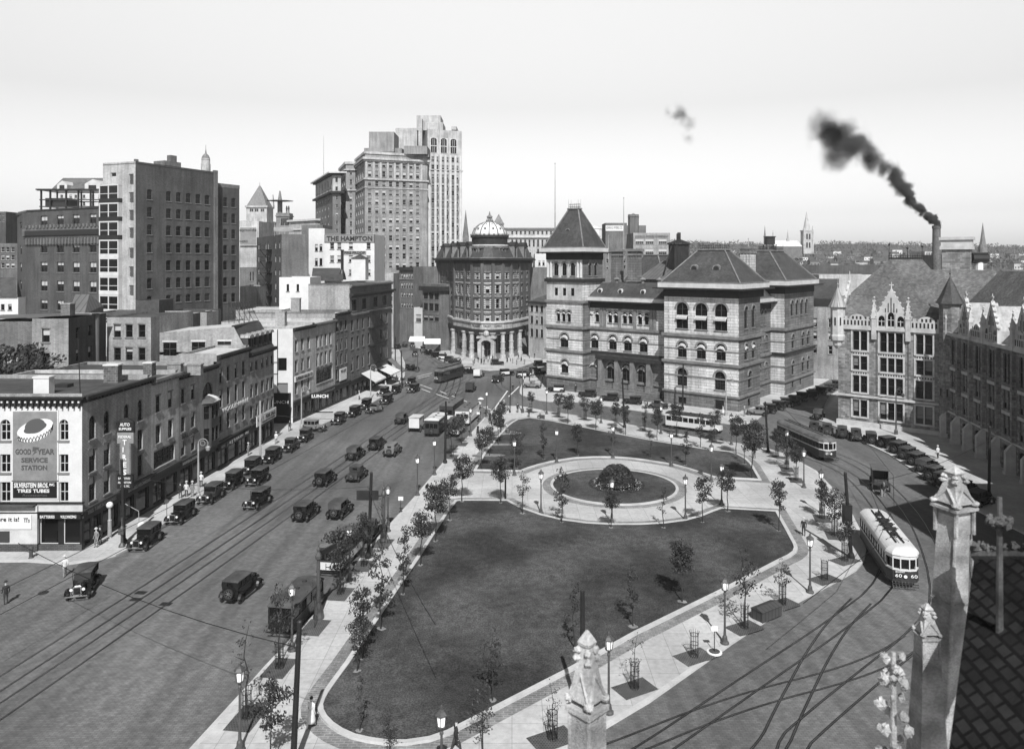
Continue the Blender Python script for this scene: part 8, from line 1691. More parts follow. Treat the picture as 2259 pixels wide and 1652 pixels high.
def make_car(name, cat, body, lower=None, kind='sedan', top=None, L=1.0, group='motor cars in the square'):
 e = empty(name, (0, 0, 0), 'x', cat, group); lower = lower or body; b = MB(); top = top or M_TOP
 hb = {'sedan': (-1.62, .45), 'touring': (-1.6, .45), 'coupe': (-.75, .45), 'roadster': (-.6, .4), 'pickup': (-.5, .5), 'van': (-.4, .5)}[kind]
 b.use(lower); b.taper(-.62, .62, hb[0] + .08, hb[1], .5, 1.15, -.67, .67, hb[0] + .02, hb[1] - .02);
 b.use(body); b.taper(-.33, .33, hb[1] - .02, 1.85, .55, 1.06, -.3, .3, hb[1] - .02, 1.82); b.taper(-.62, .62, hb[1] - .35, hb[1] + .12, .9, 1.15, -.45, .45, hb[1] - .3, hb[1] + .1); b.taper(-.27, .27, hb[1], 1.7, 1.061, 1.14, -.16, .16, hb[1], 1.65)
 b.use(M_CAR); b.box(-.4, .4, -1.9, 1.5, .38, .5); b.box(-.86, -.66, -.85, .85, .36, .41); b.box(.66, .86, -.85, .85, .36, .41)
 if kind in ('coupe', 'roadster'): b.use(body); b.taper(-.66, .66, -1.85, hb[0], .5, .8, -.6, .6, -1.6, hb[0], ) ; b.taper(-.6, .6, -1.6, hb[0], .8, 1.1, -.5, .5, -1.2, hb[0])
 b.build('body', body, e)
 zt = 1.78 if kind != 'roadster' else 1.62
 b = MB()
 if kind in ('sedan', 'coupe', 'pickup', 'van'):
  b.use(body)
  nP = 3 if kind == 'sedan' else 1; y0, y1 = hb[0] + .04, hb[1] - .1
  for k in range(nP + 1):
   y = y0 + (y1 - y0) * k / nP
   for x in (-.64, .64): b.box(x - .03, x + .03, y - .04, y + .04, 1.15, zt - .1)
  b.box(-.66, .66, y0 - .03, y0 + .03, 1.15, 1.3); b.box(-.66, .66, y0 - .03, y0 + .03, zt - .22, zt - .1)
  for x in (-.5, .5): b.box(x - .22, x + .22, y0 - .032, y0 + .028, 1.3, zt - .22)
  b.build('window_pillars', body, e)
  g = MB(); g.box(-.61, .61, y0 + .05, y1 - .03, 1.14, zt - .12); g.build('windows', M_PANE, e)
 elif kind == 'touring':
  b.use(body)
  for x in (-.68, .68):
   for y in (hb[0] + .1, (hb[0] + hb[1]) / 2, hb[1] - .1): b.box(x - .02, x + .02, y - .02, y + .02, 1.15, zt - .1)
  b.build('top_frame', body, e); g = MB(); g.box(-.6, .6, -1.4, -1.2, 1.1, 1.35); g.box(-.6, .6, -.5, -.35, 1.1, 1.35); g.build('seats', M_TOP, e)
 g = MB(); g.add([(-.6, hb[1] - .06, 1.14), (.6, hb[1] - .06, 1.14), (.6, hb[1] - .2, zt - .12), (-.6, hb[1] - .2, zt - .12), (-.6, hb[1] - .1, 1.14), (.6, hb[1] - .1, 1.14), (.6, hb[1] - .24, zt - .12), (-.6, hb[1] - .24, zt - .12)], [(1, 0, 3, 2), (4, 5, 6, 7)]); g.build('windshield', M_PANE, e)
 r = MB(); y0, y1 = hb[0] - .02, hb[1] - .02; n = 5; vs = []
 for k in range(n + 1): x = -.7 + 1.4 * k / n; zc = zt - .02 + .07 * math.cos(x / .7 * PI / 2); vs += [(x, y0, zc - .03), (x, y0 + .15, zc), (x, y1 - .1, zc), (x, y1 + .1, zc - .05)]
 r.add(vs + [(p[0], p[1], zt - .1) for p in vs], [(4 * k + j, 4 * k + 4 + j, 4 * k + 5 + j, 4 * k + 1 + j) for k in range(n) for j in range(3)] + [(4 * k, 24 + 4 * k, 28 + 4 * k, 4 * k + 4) for k in range(n)] + [(4 * k + 4 + 3, 28 + 4 * k + 3, 24 + 4 * k + 3, 4 * k + 3) for k in range(n)] + [(j + 1, 25 + j, 24 + j, j) for j in range(3)] + [(20 + j, 44 + j, 45 + j, 21 + j) for j in range(3)])
 r.build('roof', top, e)
 if kind == 'touring': r = MB(); r.box(-.72, .72, hb[0] - .03, hb[0] + .0, 1.13, zt - .05); r.build('rear_curtain', top, e)
 f = MB(); f.use(M_CAR)
 for x in (-.76, .76): fender(f, x, 1.38, .5, .2, PI * .97); fender(f, x, -1.3, .48, .05, PI * .92)
 for x in (-.76, .76): f.add([(x - .1, .86, .5), (x + .1, .86, .5), (x + .1, .7, .4), (x - .1, .7, .4)], [(0, 1, 2, 3)])
 f.build('fenders', M_CAR, e)
 g = MB(); g.use(M_CHROME); g.box(-.3, .3, 1.84, 1.89, .5, 1.14); g.use(M_CAR); g.box(-.24, .24, 1.888, 1.898, .56, 1.07); g.build('radiator', M_CHROME, e)
 for x in (-.43, .43):
  h = MB(); h.use(M_CAR); h.tube((x, 1.6, .9), (x, 1.8, .9), .07, .13, 10); h.use(M_LENS); h.tube((x, 1.801, .9), (x, 1.815, .9), .12, n=10); h.build('headlight', M_CAR, e)
 g = MB(); g.use(M_CHROME); g.box(-.78, .78, 2.1, 2.14, .46, .54); g.box(-.4, -.36, 1.8, 2.1, .47, .52); g.box(.36, .4, 1.8, 2.1, .47, .52); g.use(M_SIGNG); g.box(-.2, .2, 2.145, 2.155, .5, .62); g.build('bumper', M_CHROME, e)
 for x in (-.76, .76): wheel(e, x, 1.4); wheel(e, x, -1.32)
 if kind in ('sedan', 'touring', 'coupe', 'roadster'): wheel(e, 0, -1.82 if kind in ('sedan', 'touring') else -2.0, name='spare_wheel', rot=(0, 0, PI / 2), z=.85)
 if kind == 'van': b = MB(); b.use(lower); b.box(-.8, .8, -2.2, -.45, .65, 2.05); b.build('van_box', lower, e)
 return proto(e)
C = {}
C['sd'] = make_car('sedan_car', 'car', M_CAR); C['sg'] = make_car('grey_sedan_car', 'car', M_CARM); C['sl'] = make_car('light_sedan_car', 'car', M_CARG, top=M_CARG); C['sw'] = make_car('two_tone_sedan_car', 'car', M_CAR, M_CARW)
C['to'] = make_car('touring_car', 'car', M_CAR, kind='touring'); C['cp'] = make_car('coupe_car', 'car', M_CARM, kind='coupe'); C['ro'] = make_car('roadster_car', 'car', M_CARG, kind='roadster'); C['vn'] = make_car('delivery_van', 'van', M_CAR, M_CARW, kind='van'); C['vd'] = make_car('box_truck', 'truck', M_CARM, M_BUSD, kind='van')
AW, TO = -.14, PI - .06; T2 = PI - .16
CARS = [('sd', 322, 1203, TO + .05, 'black sedan parked first at the corner kerb before the tyre shop'), ('sd', 400, 1147, TO, 'black sedan parked second from the corner, under the curled lamp'), ('sg', 466, 1104, TO, 'dark sedan parked third along the shop row'), ('sd', 512, 1073, TO, 'black sedan parked fourth along the shop row'), ('sd', 553, 1042, TO, 'dark sedan parked at the kerb behind a double-parked car'),
 ('sd', 569, 1066, TO - .05, 'big black sedan double-parked in the street outside the brush shop'), ('to', 569, 1116, TO - .1, 'low black car driving towards the viewer beside the left tracks'), ('sd', 598, 1018, TO, 'shiny black sedan parked by the thin grey pole'), ('cp', 640, 994, TO, 'grey coupe parked before the sale-board building'), ('sg', 672, 972, TO, 'dark grey sedan parked at the side-street opening'),
 ('sl', 694, 951, 4.45, 'long grey touring sedan standing aslant at the side-street corner'), ('sg', 747, 934, TO, 'dark sedan before the lunch room, man beside it'), ('sd', 780, 918, T2, 'black sedan parked second beyond the lunch sign'), ('to', 806, 901, T2, 'black open car at the kerb behind the light convertible'), ('ro', 826, 910, T2 - .25, 'light convertible pulling out from the parked row'),
 ('sd', 853, 890, T2, 'black sedan double-parked outside the stoneman shop'), ('to', 846, 873, T2, 'dark car at the kerb beside the double-parked sedan'), ('sd', 872, 868, T2, 'black sedan below the white awnings'), ('sd', 912, 865, T2 - .1, 'black sedan at the crosswalk, outer of two'), ('to', 906, 850, T2, 'black car at the crosswalk, inner of two'), ('to', 910, 818, 4.3, 'open black touring car turning at the far left corner'),
 ('to', 887, 933, AW, 'black open touring car driving away on the tracks left of the wagon'), ('sd', 832, 989, AW, 'black sedan driving away, upper of the pair with the grey one'), ('sl', 866, 1003, AW, 'light grey sedan with round spare wheel driving away'), ('to', 784, 1011, AW, 'black open car driving away on the right-hand tracks'), ('sd', 717, 1067, AW, 'black sedan with small rear window driving away on the tracks'), ('cp', 787, 1057, AW, 'dark coupe with bumper and spare driving away right of the tracks'),
 ('sd', 675, 1142, AW, 'black sedan driving away, lower left of a pair'), ('to', 750, 1137, AW, 'black car driving away, lower right of a pair'), ('sd', 532, 1313, AW - .05, 'large black sedan driving away across the near street'), ('to', 184, 1305, PI + .28, 'small black car heading for the viewer near the left tracks'), ('cp', 813, 1186, AW, 'light coupe parked with round spare at the park kerb'),
 ('vd', 1039, 863, AW, 'small truck with tall box driving away over the crosswalk'), ('vn', 1057, 832, AW - .1, 'white-bodied van at the crossing before the bank'), ('sg', 1098, 843, AW - .25, 'dark sedan turning at the middle of the crossing'), ('to', 1036, 824, -1.2, 'black car just right of the far tram'), ('sw', 1118, 829, -1.1, 'dark truck-like car with white side crossing before the bank'), ('sw', 1155, 833, -1.25, 'white and black sedan near the post office corner'),
 ('sd', 1097, 806, -1.55, 'black car passing right along the bank pavement'), ('to', 1003, 804, 1.5, 'black open car passing left of the bank entrance'), ('vd', 1188, 828, -1.3, 'box truck beside the post office corner'), ('sd', 1192, 809, -1.2, 'dark car in the side street between bank and post office'), ('ro', 1174, 857, 1.3, 'white open roadster at the post office corner island'), ('sw', 1227, 866, 1.35, 'white-bodied black-topped sedan before the post office tower'),
 ('sd', 1296, 877, 1.3, 'black sedan before the post office steps, left'), ('sd', 1345, 886, 1.3, 'black sedan with bright wheels before the post office steps'), ('sd', 1395, 893, 1.25, 'long black sedan right of the steps'), ('cp', 1452, 902, 4.4, 'grey roadster-like coupe before the right pavilion'),
 ('to', 948, 783, -2.2, 'dark car in the row left of the bank, farthest but two'), ('sd', 964, 789, -2.0, 'black car in the row left of the bank, middle'), ('sw', 981, 794, -1.9, 'white and black sedan in the row left of the bank'), ('sg', 994, 799, -1.8, 'small dark car ending the row left of the bank'), ('sd', 877, 769, -.1, 'black car at the far left corner beside the plain pole'), ('sd', 916, 786, 3.3, 'large black car driving down the curving street'), ('to', 933, 776, 3.3, 'dark car following down the curving street'),
 ('sg', 910, 767, 3.3, 'grey-black car higher up the curving street'), ('to', 893, 765, .1, 'open car at the top of the curving street'), ('sd', 866, 752, .2, 'black car farthest up the left street'), ('sd', 882, 755, .1, 'dark sedan far up the street before the white building'),
 ('sl', 1671, 917, 1.25, 'light grey sedan parked end-on first beside the post office'), ('sd', 1690, 911, 1.2, 'black sedan second in the angled row beside the post office'), ('sd', 1709, 904, 1.2, 'black sedan third in the angled row beside the post office'), ('to', 1727, 897, 1.2, 'dark open car fourth in the angled row beside the post office'), ('sg', 1746, 892, 1.2, 'dark grey sedan fifth in the angled row beside the post office'),
 ('sd', 1762, 884, 1.2, 'black sedan sixth in the angled row beside the post office'), ('sd', 1784, 880, 1.2, 'black sedan seventh in the angled row, standing out'), ('sd', 1804, 870, 1.2, 'black sedan eighth in the angled row beside the post office'), ('to', 1822, 864, 1.2, 'dark open car ninth in the angled row beside the post office'), ('sg', 1840, 856, 1.2, 'dark sedan tenth in the angled row by the brick flats'),
 ('to', 1806, 924, -.5, 'open black car parked apart left of the gothic office corner'), ('cp', 1797, 953, -.45, 'grey coupe with pale spare wheel, first in front of the gothic office'), ('cp', 1825, 958, -.4, 'dark coupe second in front of the gothic office'), ('sg', 1858, 964, -.4, 'dark grey sedan third in front of the gothic office'), ('cp', 1888, 970, -.35, 'black coupe with white-rimmed spare fourth in front of the gothic office'), ('sd', 1921, 977, -.35, 'black sedan fifth in front of the gothic office'),
 ('sd', 1964, 988, -1.2, 'black sedan side-on at the bend of the forecourt row'), ('sd', 1988, 1000, -1.0, 'black sedan in the slanting forecourt row, second'), ('sg', 2007, 1013, -1.0, 'dark sedan in the slanting forecourt row, third'), ('sd', 2027, 1026, -1.0, 'black sedan in the slanting forecourt row, fourth'), ('to', 2047, 1041, -1.0, 'dark touring car in the slanting forecourt row, fifth'), ('sd', 2066, 1058, -1.0, 'black sedan in the slanting forecourt row, half in shade'), ('sg', 2088, 1072, -1.0, 'dark sedan in shade behind the tall stone buttress'), ('sd', 2128, 1092, -1.0, 'black sedan in deep shade right of the tall stone buttress'), ('sd', 2160, 1115, -1.0, 'black sedan lowest in the shaded forecourt row')]
for k, u, v, rz, lb in CARS:
 p = P(u, v); place(C[k], p, tilt(rz), lb, (1.02, 1.02, 1.02))
def make_bus(name, label, u, v, rz, L, w, h, side, band, roofm, rear='cream', spare=False, hood=False, ladder=False, number=None, cat='bus', winz=(1.35, 2.1)):
 e = empty(name, P(u, v), label, cat, 'buses waiting by the park'); e.rotation_euler = tilt(rz); b = MB(); a = w / 2; l = L / 2
 b.use(side); b.box(-a, a, -l, l, .55, winz[0] - .15); b.use(band); b.box(-a + .004, a - .004, -l + .004, l - .004, winz[0] - .149, winz[0]); b.box(-a, a, -l, l, winz[1], h - .12)
 n = max(4, int(L / .9)); b.use(band)
 for k in range(n + 1):
  y = -l + (L - .12) * k / n
  for x in (-a, a - .08): b.box(x, x + .08, y, y + .12, winz[0], winz[1])
 for x in (-a + .08, -.35, .27, a - .16): b.box(x, x + .08, -l, -l + .08, winz[0], winz[1]); b.box(x, x + .08, l - .08, l, winz[0], winz[1])
 b.build('body', side, e); g = MB(); g.box(-a + .05, a - .05, -l + .05, l - .05, winz[0] - .01, winz[1] + .01); g.build('windows', M_PANE, e)
 r = MB(); n = 6; vs = []
 for k in range(n + 1): x = -a - .06 + (w + .12) * k / n; z = h - .12 + .2 * math.sin(PI * (k / n * .86 + .07)); vs += [(x, -l - .06, z - .07), (x, -l + .3, z), (x, l - .3, z), (x, l + .06, z - .07)]
 m_ = 4 * (n + 1); r.add(vs + [(p[0], p[1], h - .2) for p in vs], [(4 * k + j, 4 * k + 4 + j, 4 * k + 5 + j, 4 * k + 1 + j) for k in range(n) for j in range(3)] + [(4 * k, m_ + 4 * k, m_ + 4 * k + 4, 4 * k + 4) for k in range(n)] + [(4 * k + 7, m_ + 4 * k + 7, m_ + 4 * k + 3, 4 * k + 3) for k in range(n)] + [(j + 1, m_ + j + 1, m_ + j, j) for j in range(3)] + [(4 * n + j, m_ + 4 * n + j, m_ + 4 * n + 1 + j, 4 * n + 1 + j) for j in range(3)])
 r.build('roof', roofm, e)
 for k in range(3): c = MB(); c.box(-.16, .16, -l + L * (k + 1) / 4 - .12, -l + L * (k + 1) / 4 + .12, h + .06, h + .18); c.build('roof_vent', M_BUSD, e)
 if hood: b = MB(); b.use(band); b.taper(-.45, .45, l, l + 1.3, .6, 1.3, -.38, .38, l, l + 1.25); fender(b, -.85, l + .6, .55, .2, PI, .26, .45); fender(b, .85, l + .6, .55, .2, PI, .26, .45); b.build('hood', band, e)
 fy = l + .55 if hood else l - 1.0
 for x in (-a + .12, a - .12): wheel(e, x, fy, .45, .2); wheel(e, x, -l + 1.1, .45, .2)
 if spare: wheel(e, 0, -l - .12, .45, .2, 'spare_wheel', (0, 0, PI / 2), 1.0)
 c = MB(); c.box(-a, a, -l - .3, -l - .24, .42, .52); c.box(-a + .2, -a + .3, -l - .25, -l, .44, .5); c.box(a - .3, a - .2, -l - .25, -l, .44, .5); c.build('bumper', M_BLACK, e)
 if ladder: c = MB(); c.box(-.25, -.21, -l - .05, -l, .6, 1.1); c.box(.21, .25, -l - .05, -l, .6, 1.1); c.box(-.21, .21, -l - .05, -l, .8, .84); c.build('ladder', M_IRON, e)
 return e
make_bus('waiting_bus', 'grey-roofed bus with white lower back and ladder, parked behind dense trees', 752, 1243, -.14, 5.8, 2.0, 2.65, M_BUSC, M_BUSD, M_ROOFG, ladder=True)
make_bus('dark_bus', 'big dark windowed van with black roof and white bumper at the lower park kerb', 655, 1370, -.15, 5.2, 2.0, 2.35, M_CAR, M_CAR, M_TOP)
make_bus('cream_roof_bus', 'small bus with pale roof and round spare wheel on its dark back', 962, 955, -.14, 6.2, 2.3, 2.8, M_BUSD, M_BUSD, M_ROOFW, spare=True)
make_bus('waiting_bus', 'dark-roofed bus with white lower panels left of the cream-windowed one', 997, 921, -.16, 8.6, 2.4, 3.0, M_BUSC, M_BUSD, M_ROOFG)
make_bus('waiting_bus', 'cream bus with many rear windows, rightmost beside the waiting people', 1031, 930, -.16, 8.4, 2.4, 2.8, M_BUSC, M_BUSC, M_ROOFG)
make_bus('waiting_bus', 'dark bus with white edge half hidden by bushy trees behind the cream-roofed bus', 1004, 958, -.15, 4.6, 2.1, 2.5, M_BUSC, M_BUSD, M_ROOFG)
make_bus('moving_bus', 'white bus with dark roof driving right in front of the post office pavilion', 1524, 948, -2.2, 8.0, 2.2, 2.7, M_BUSC, M_BUSC, M_BUSD, hood=True)
# ---------------- trams
def make_tram(label, u, v, rz, L, w, side, belt, roofm, number, boards=False, clere=False, num_m=None):
 e = empty('tram', P(u, v), label, 'tram', 'electric trams'); e.rotation_euler = tilt(rz); a = w / 2; l = L / 2
 def ring(z, k=1.0):
  return [(-a * k, -l + .9), (-a * .72 * k, -l + .2), (-a * .28 * k, -l), (a * .28 * k, -l), (a * .72 * k, -l + .2), (a * k, -l + .9), (a * k, l - .9), (a * .72 * k, l - .2), (a * .28 * k, l), (-a * .28 * k, l), (-a * .72 * k, l - .2), (-a * k, l - .9)]
 R_ = ring(0); b = MB(); b.use(side); b.prism(R_, .75, 1.55); b.prism(offset(R_, .04), .6, .75); b.use(belt); b.prism(offset(R_, .03), 1.551, 1.68); b.prism(offset(R_, .01), 2.5, 2.78)
 n = int((L - 1.8) / .85); b.use(side if not boards else side)
 for k in range(n + 1):
  y = -l + .9 + (L - 1.8) * k / n
  for x in (-a, a - .08): b.box(x, x + .08, y - .06, y + .06, 1.68, 2.5)
 b.use(belt)
 for i in (1, 2, 3, 4, 7, 8, 9, 10): q = R_[i]; b.tube((q[0] * .985, q[1] * .995, 1.6), (q[0] * .985, q[1] * .995, 2.6), .05, n=6)
 b.build('body', side, e)
 for k in range(n):
  y0 = -l + .96 + (L - 1.8) * k / n; y1 = y0 + (L - 1.8) / n - .12
  for x in (-a + .05, a - .05): g = MB(); g.box(x - .015, x + .015, y0, y1, 1.68, 2.5); g.build('side_window', M_PANE, e)
 g = MB(); g.prism(offset(R_, -.14), 1.66, 2.52); g.build('end_windows', M_PANE, e)
 r = MB(); r.use(roofm); n2 = 5; q0 = offset(R_, .08); vs = []; prev = [(p[0], p[1], 2.781) for p in q0]; r.prism(q0, 2.781, 2.84)
 for k in range(1, n2 + 1):
  f = k / n2; q = offset(R_, .08 - .95 * a * f ** 1.6 * .8); cur = [(p[0], p[1], 2.84 + .5 * math.sin(f * PI / 2)) for p in q]; pz = [(p[0], p[1], 2.84 + .5 * math.sin((k - 1) / n2 * PI / 2)) for p in prev]
  r.add(pz + cur, [(i, (i + 1) % 12, 12 + (i + 1) % 12, 12 + i) for i in range(12)] + ([tuple(range(12, 24))] if k == n2 else [])); prev = cur
 r.build('roof', roofm, e)
 d = MB(); d.use(M_WOOD if not boards else M_TRIMD)
 if clere: d.use(side); d.box(-.55, .55, -l + 1.2, l - 1.2, 3.25, 3.6); d.use(roofm); d.box(-.65, .65, -l + 1.0, l - 1.0, 3.601, 3.68)
 else:
  d.box(-.35, -.25, -l + 1.4, l - 1.4, 3.4, 3.46); d.box(.25, .35, -l + 1.4, l - 1.4, 3.4, 3.46)
  if boards:
   d.use(M_IRON);
   for yy in (-1.2, 0, 1.2): d.box(-.5, .5, yy - .25, yy + .1, 3.42, 3.62); d.tube((-.75, yy - .4, 3.45), (.75, yy + .4, 3.75), .04, n=4)
   d.box(-.25, .25, 2.2, 2.7, 3.42, 3.62); d.box(-.25, .25, -3.2, -2.7, 3.42, 3.62)
   for k in range(14): x = -.85 + 1.7 * k / 13; d.box(x - .03, x + .03, l - 2.4 - .5 * (1 - (x / .85) ** 2), l - 2.3 - .5 * (1 - (x / .85) ** 2), 3.18, 3.33 if abs(x) > .5 else 3.4);
 d.build('roof_walkway', M_IRON, e)
 t = MB(); z_ = 3.5 if not clere else 3.75; t.tube((0, -1.5, z_), (0, -l - 1.2, 5.6 if not boards else 5.0), .035, .025, 5); t.tube((0, 1.6, z_ + .05), (0, 4.6, z_ + .12), .035, n=5); t.lathe([(.18, z_ - .1), (.12, z_ + .15)], (0, -1.5, 0), 8); t.build('trolley_arm', M_IRON, e)
 k = MB(); k.box(-.9, .9, -l + 1.6, -l + 3.4, .12, .6); k.box(-.9, .9, l - 3.4, l - 1.6, .12, .6); k.build('trucks', M_BLACK, e)
 for y in (-l + 1.9, -l + 3.1, l - 3.1, l - 1.9):
  for x in (-.76, .76): wheel(e, x, y, .36, .1)
 f = MB()
 for z in (.35, .55): f.tube((-a * .8, l + .15, z), (a * .8, l + .15, z), .04, n=5)
 for q in range(9): x = -a * .8 + a * 1.6 * q / 8; f.tube((x, l + .02, .7), (x, l + .35, .25), .02, n=4)
 f.build('fender', M_IRON, e); h = MB(); h.use(M_IRON); h.tube((0, l - .02, 1.15), (0, l + .12, 1.15), .17, n=12); h.use(M_LENS); h.tube((0, l + .121, 1.15), (0, l + .13, 1.15), .14, n=12); h.build('headlight', M_IRON, e)
 nm = num_m or M_LETTER_W
 text(number, (a * .62, l + .03, 1.05), (-1, 0, 0), .26, nm, e, .5); text(number, (-a * .35, l - .02, 1.05), (-1, 0, 0), .26, nm, e, .5) if boards else text(number, (a * .2, l + .06, 2.55), (-1, 0, 0), .18, M_LETTER_D, e, .42)
 text('BROADWAY' if boards else 'LOCAL', (a * .6, l + .03, 1.42), (-1, 0, 0), .13, nm, e, .7); return e
make_tram('white-roofed tram numbered 60 driving towards the viewer at the right', 1957, 1243, PI - .23, 11.6, 2.45, M_BUSD, M_BUSC, M_ROOFW, '60', True)
make_tram('long dark tram numbered 851 with grey roof beside the right-hand kerb trees', 1776, 993, PI + .12, 14.0, 2.5, M_BUSD, M_BUSC, M_ROOFG, '851')
make_tram('dark tram with clerestory roof crossing towards the viewer in front of the bank', 991, 838, PI - .36, 13.0, 2.4, M_BUSD, M_BUSD, M_ROOFG, '521', clere=True)
# ---------------- skinned figures
def skin(name, pts, edges, rad, m, parent=None, sub=1, mats=None, pick=None):
 me = bpy.data.meshes.new(name); me.from_pydata(pts, edges, []); o = bpy.data.objects.new(name, me); col.objects.link(o)
 md = o.modifiers.new('s', 'SKIN'); me.skin_vertices.new() if not me.skin_vertices else None
 for i, v in enumerate(me.skin_vertices[0].data): r = rad[i]; v.radius = r if isinstance(r, tuple) else (r, r); v.use_root = (i == 0)
 md.use_smooth_shade = True; o.modifiers.new('b', 'SUBSURF').levels = sub
 dg = bpy.context.evaluated_depsgraph_get(); m2 = bpy.data.meshes.new_from_object(o.evaluated_get(dg)); bpy.data.objects.remove(o)
 m2.materials.clear()
 for x in (mats or [m]): m2.materials.append(x)
 if pick:
  for p in m2.polygons: p.material_index = pick(p.center)
 if 'UVMap' not in m2.uv_layers: m2.uv_layers.new(name='UVMap')
 o = bpy.data.objects.new(name, m2); col.objects.link(o); o.parent = parent; return o
M_SKIN = mat('skin', .5, .6, 'flat'); M_SUITD = mat('dark_suit', .03, .85, 'noise'); M_SUITG = mat('grey_cloth', .28, .85, 'noise'); M_SHIRT = mat('white_cloth', .8, .85, 'noise'); M_TRO = mat('dark_trousers', .05, .85, 'noise'); M_STRAW = mat('straw_hat', .7, .8, 'flat')
def person(coat, trou, pose='stand', hat='fedora', dress=False):
 e = empty('person', (0, 0, 0), 'x', 'person', 'people in the square'); st = .28 if pose == 'walk' else .05
 # pelvis, spine, chest, neck, head, arms, legs  (faces +Y)
 if pose == 'sit': hp, kz, dz = .5, None, -.42
 else: dz = 0
 P_ = [(0, 0, .95 + dz), (0, 0, 1.15 + dz), (0, .0, 1.38 + dz), (0, .01, 1.5 + dz), (0, .02, 1.6 + dz), (0, .03, 1.72 + dz)]
 rd = [(.15, .11), (.135, .1), (.17, .11), .055, (.085, .095), (.075, .09)]; E = [(0, 1), (1, 2), (2, 3), (3, 4), (4, 5)]
 for s in (-1, 1):
  i = len(P_); sw = .16 * s if pose == 'walk' else .02; el = (.24 * s, -.04 - sw * .4, 1.14 + dz); hn = (.25 * s, .1 - sw * .5, .9 + dz)
  if pose == 'sit': hn = (.14 * s, .36, .66)
  P_ += [(.2 * s, 0, 1.4 + dz), el, hn, (hn[0], hn[1] + .05, hn[2] - .1)]; rd += [.065, .048, .034, (.03, .045)]; E += [(2, i), (i, i + 1), (i + 1, i + 2), (i + 2, i + 3)]
  i = len(P_); y = st * s
  if pose == 'sit': P_ += [(.1 * s, .05, .5), (.12 * s, .48, .52), (.12 * s, .5, .1), (.12 * s, .64, .05)]
  else: P_ += [(.1 * s, 0, .86), (.1 * s, y * .6 + .03, .5), (.1 * s, y - .02, .09), (.11 * s, y + .14, .04)]
  rd += [.095, .065, .045, (.04, .035)]; E += [(0, i), (i, i + 1), (i + 1, i + 2), (i + 2, i + 3)]
 zw = .97 + dz
 def pick(c):
  if c.z > 1.5 + dz: return 2
  if abs(c.x) > .2 and c.z < .86 + dz and pose != 'sit': return 2
  if pose == 'sit': return 1 if (c.z < .6) else 0
  if c.z < .1: return 3
  return 0 if c.z > zw - (.12 if not dress else .0) else (1 if not dress else 2)
 skin('body', P_, E, rd, coat, e, 1, [coat, trou, M_SKIN, M_BLACK], pick)
 z = 1.76 + dz; h = MB()
 if hat == 'straw': h.use(M_STRAW); h.lathe([(.17, z), (.17, z + .015), (.1, z + .016), (.1, z + .1), (.09, z + .105)], (0, .03, 0), 12); h.build('hat', M_STRAW, e)
 elif hat == 'cap': h.use(M_STRAW); h.lathe([(.09, z - .02), (.13, z + .03), (.12, z + .07)], (0, .03, 0), 12); h.build('cap', M_STRAW, e)
 elif hat == 'fedora': h.use(M_TRO); h.lathe([(.16, z), (.16, z + .012), (.1, z + .02), (.09, z + .11)], (0, .03, 0), 12); h.build('hat', M_TRO, e)
 else: h.ball((0, .02, z - .04), .105, 10, 6, .9); h.build('hair', M_SUITD, e)
 if dress: d = MB(); d.lathe([(.26, .36), (.24, .5), (.19, .9), (.145, 1.08)], (0, 0, 0), 14); d.build('skirt', coat, e, smooth=True)
 return proto(e)
PR = {'ds': person(M_SUITD, M_TRO), 'dw': person(M_SUITD, M_TRO, 'walk'), 'ls': person(M_SHIRT, M_TRO, 'stand', 'straw'), 'lw': person(M_SHIRT, M_SUITG, 'walk', 'straw'), 'gs': person(M_SUITG, M_SUITG, 'stand', 'straw'), 'po': person(M_SUITD, M_SUITD, 'stand', 'cap'), 'wd': person(M_SHIRT, M_SKIN, 'walk', 'none', True), 'wk': person(M_SUITD, M_SKIN, 'stand', 'fedora', True), 'si': person(M_SUITG, M_TRO, 'sit', 'straw')}
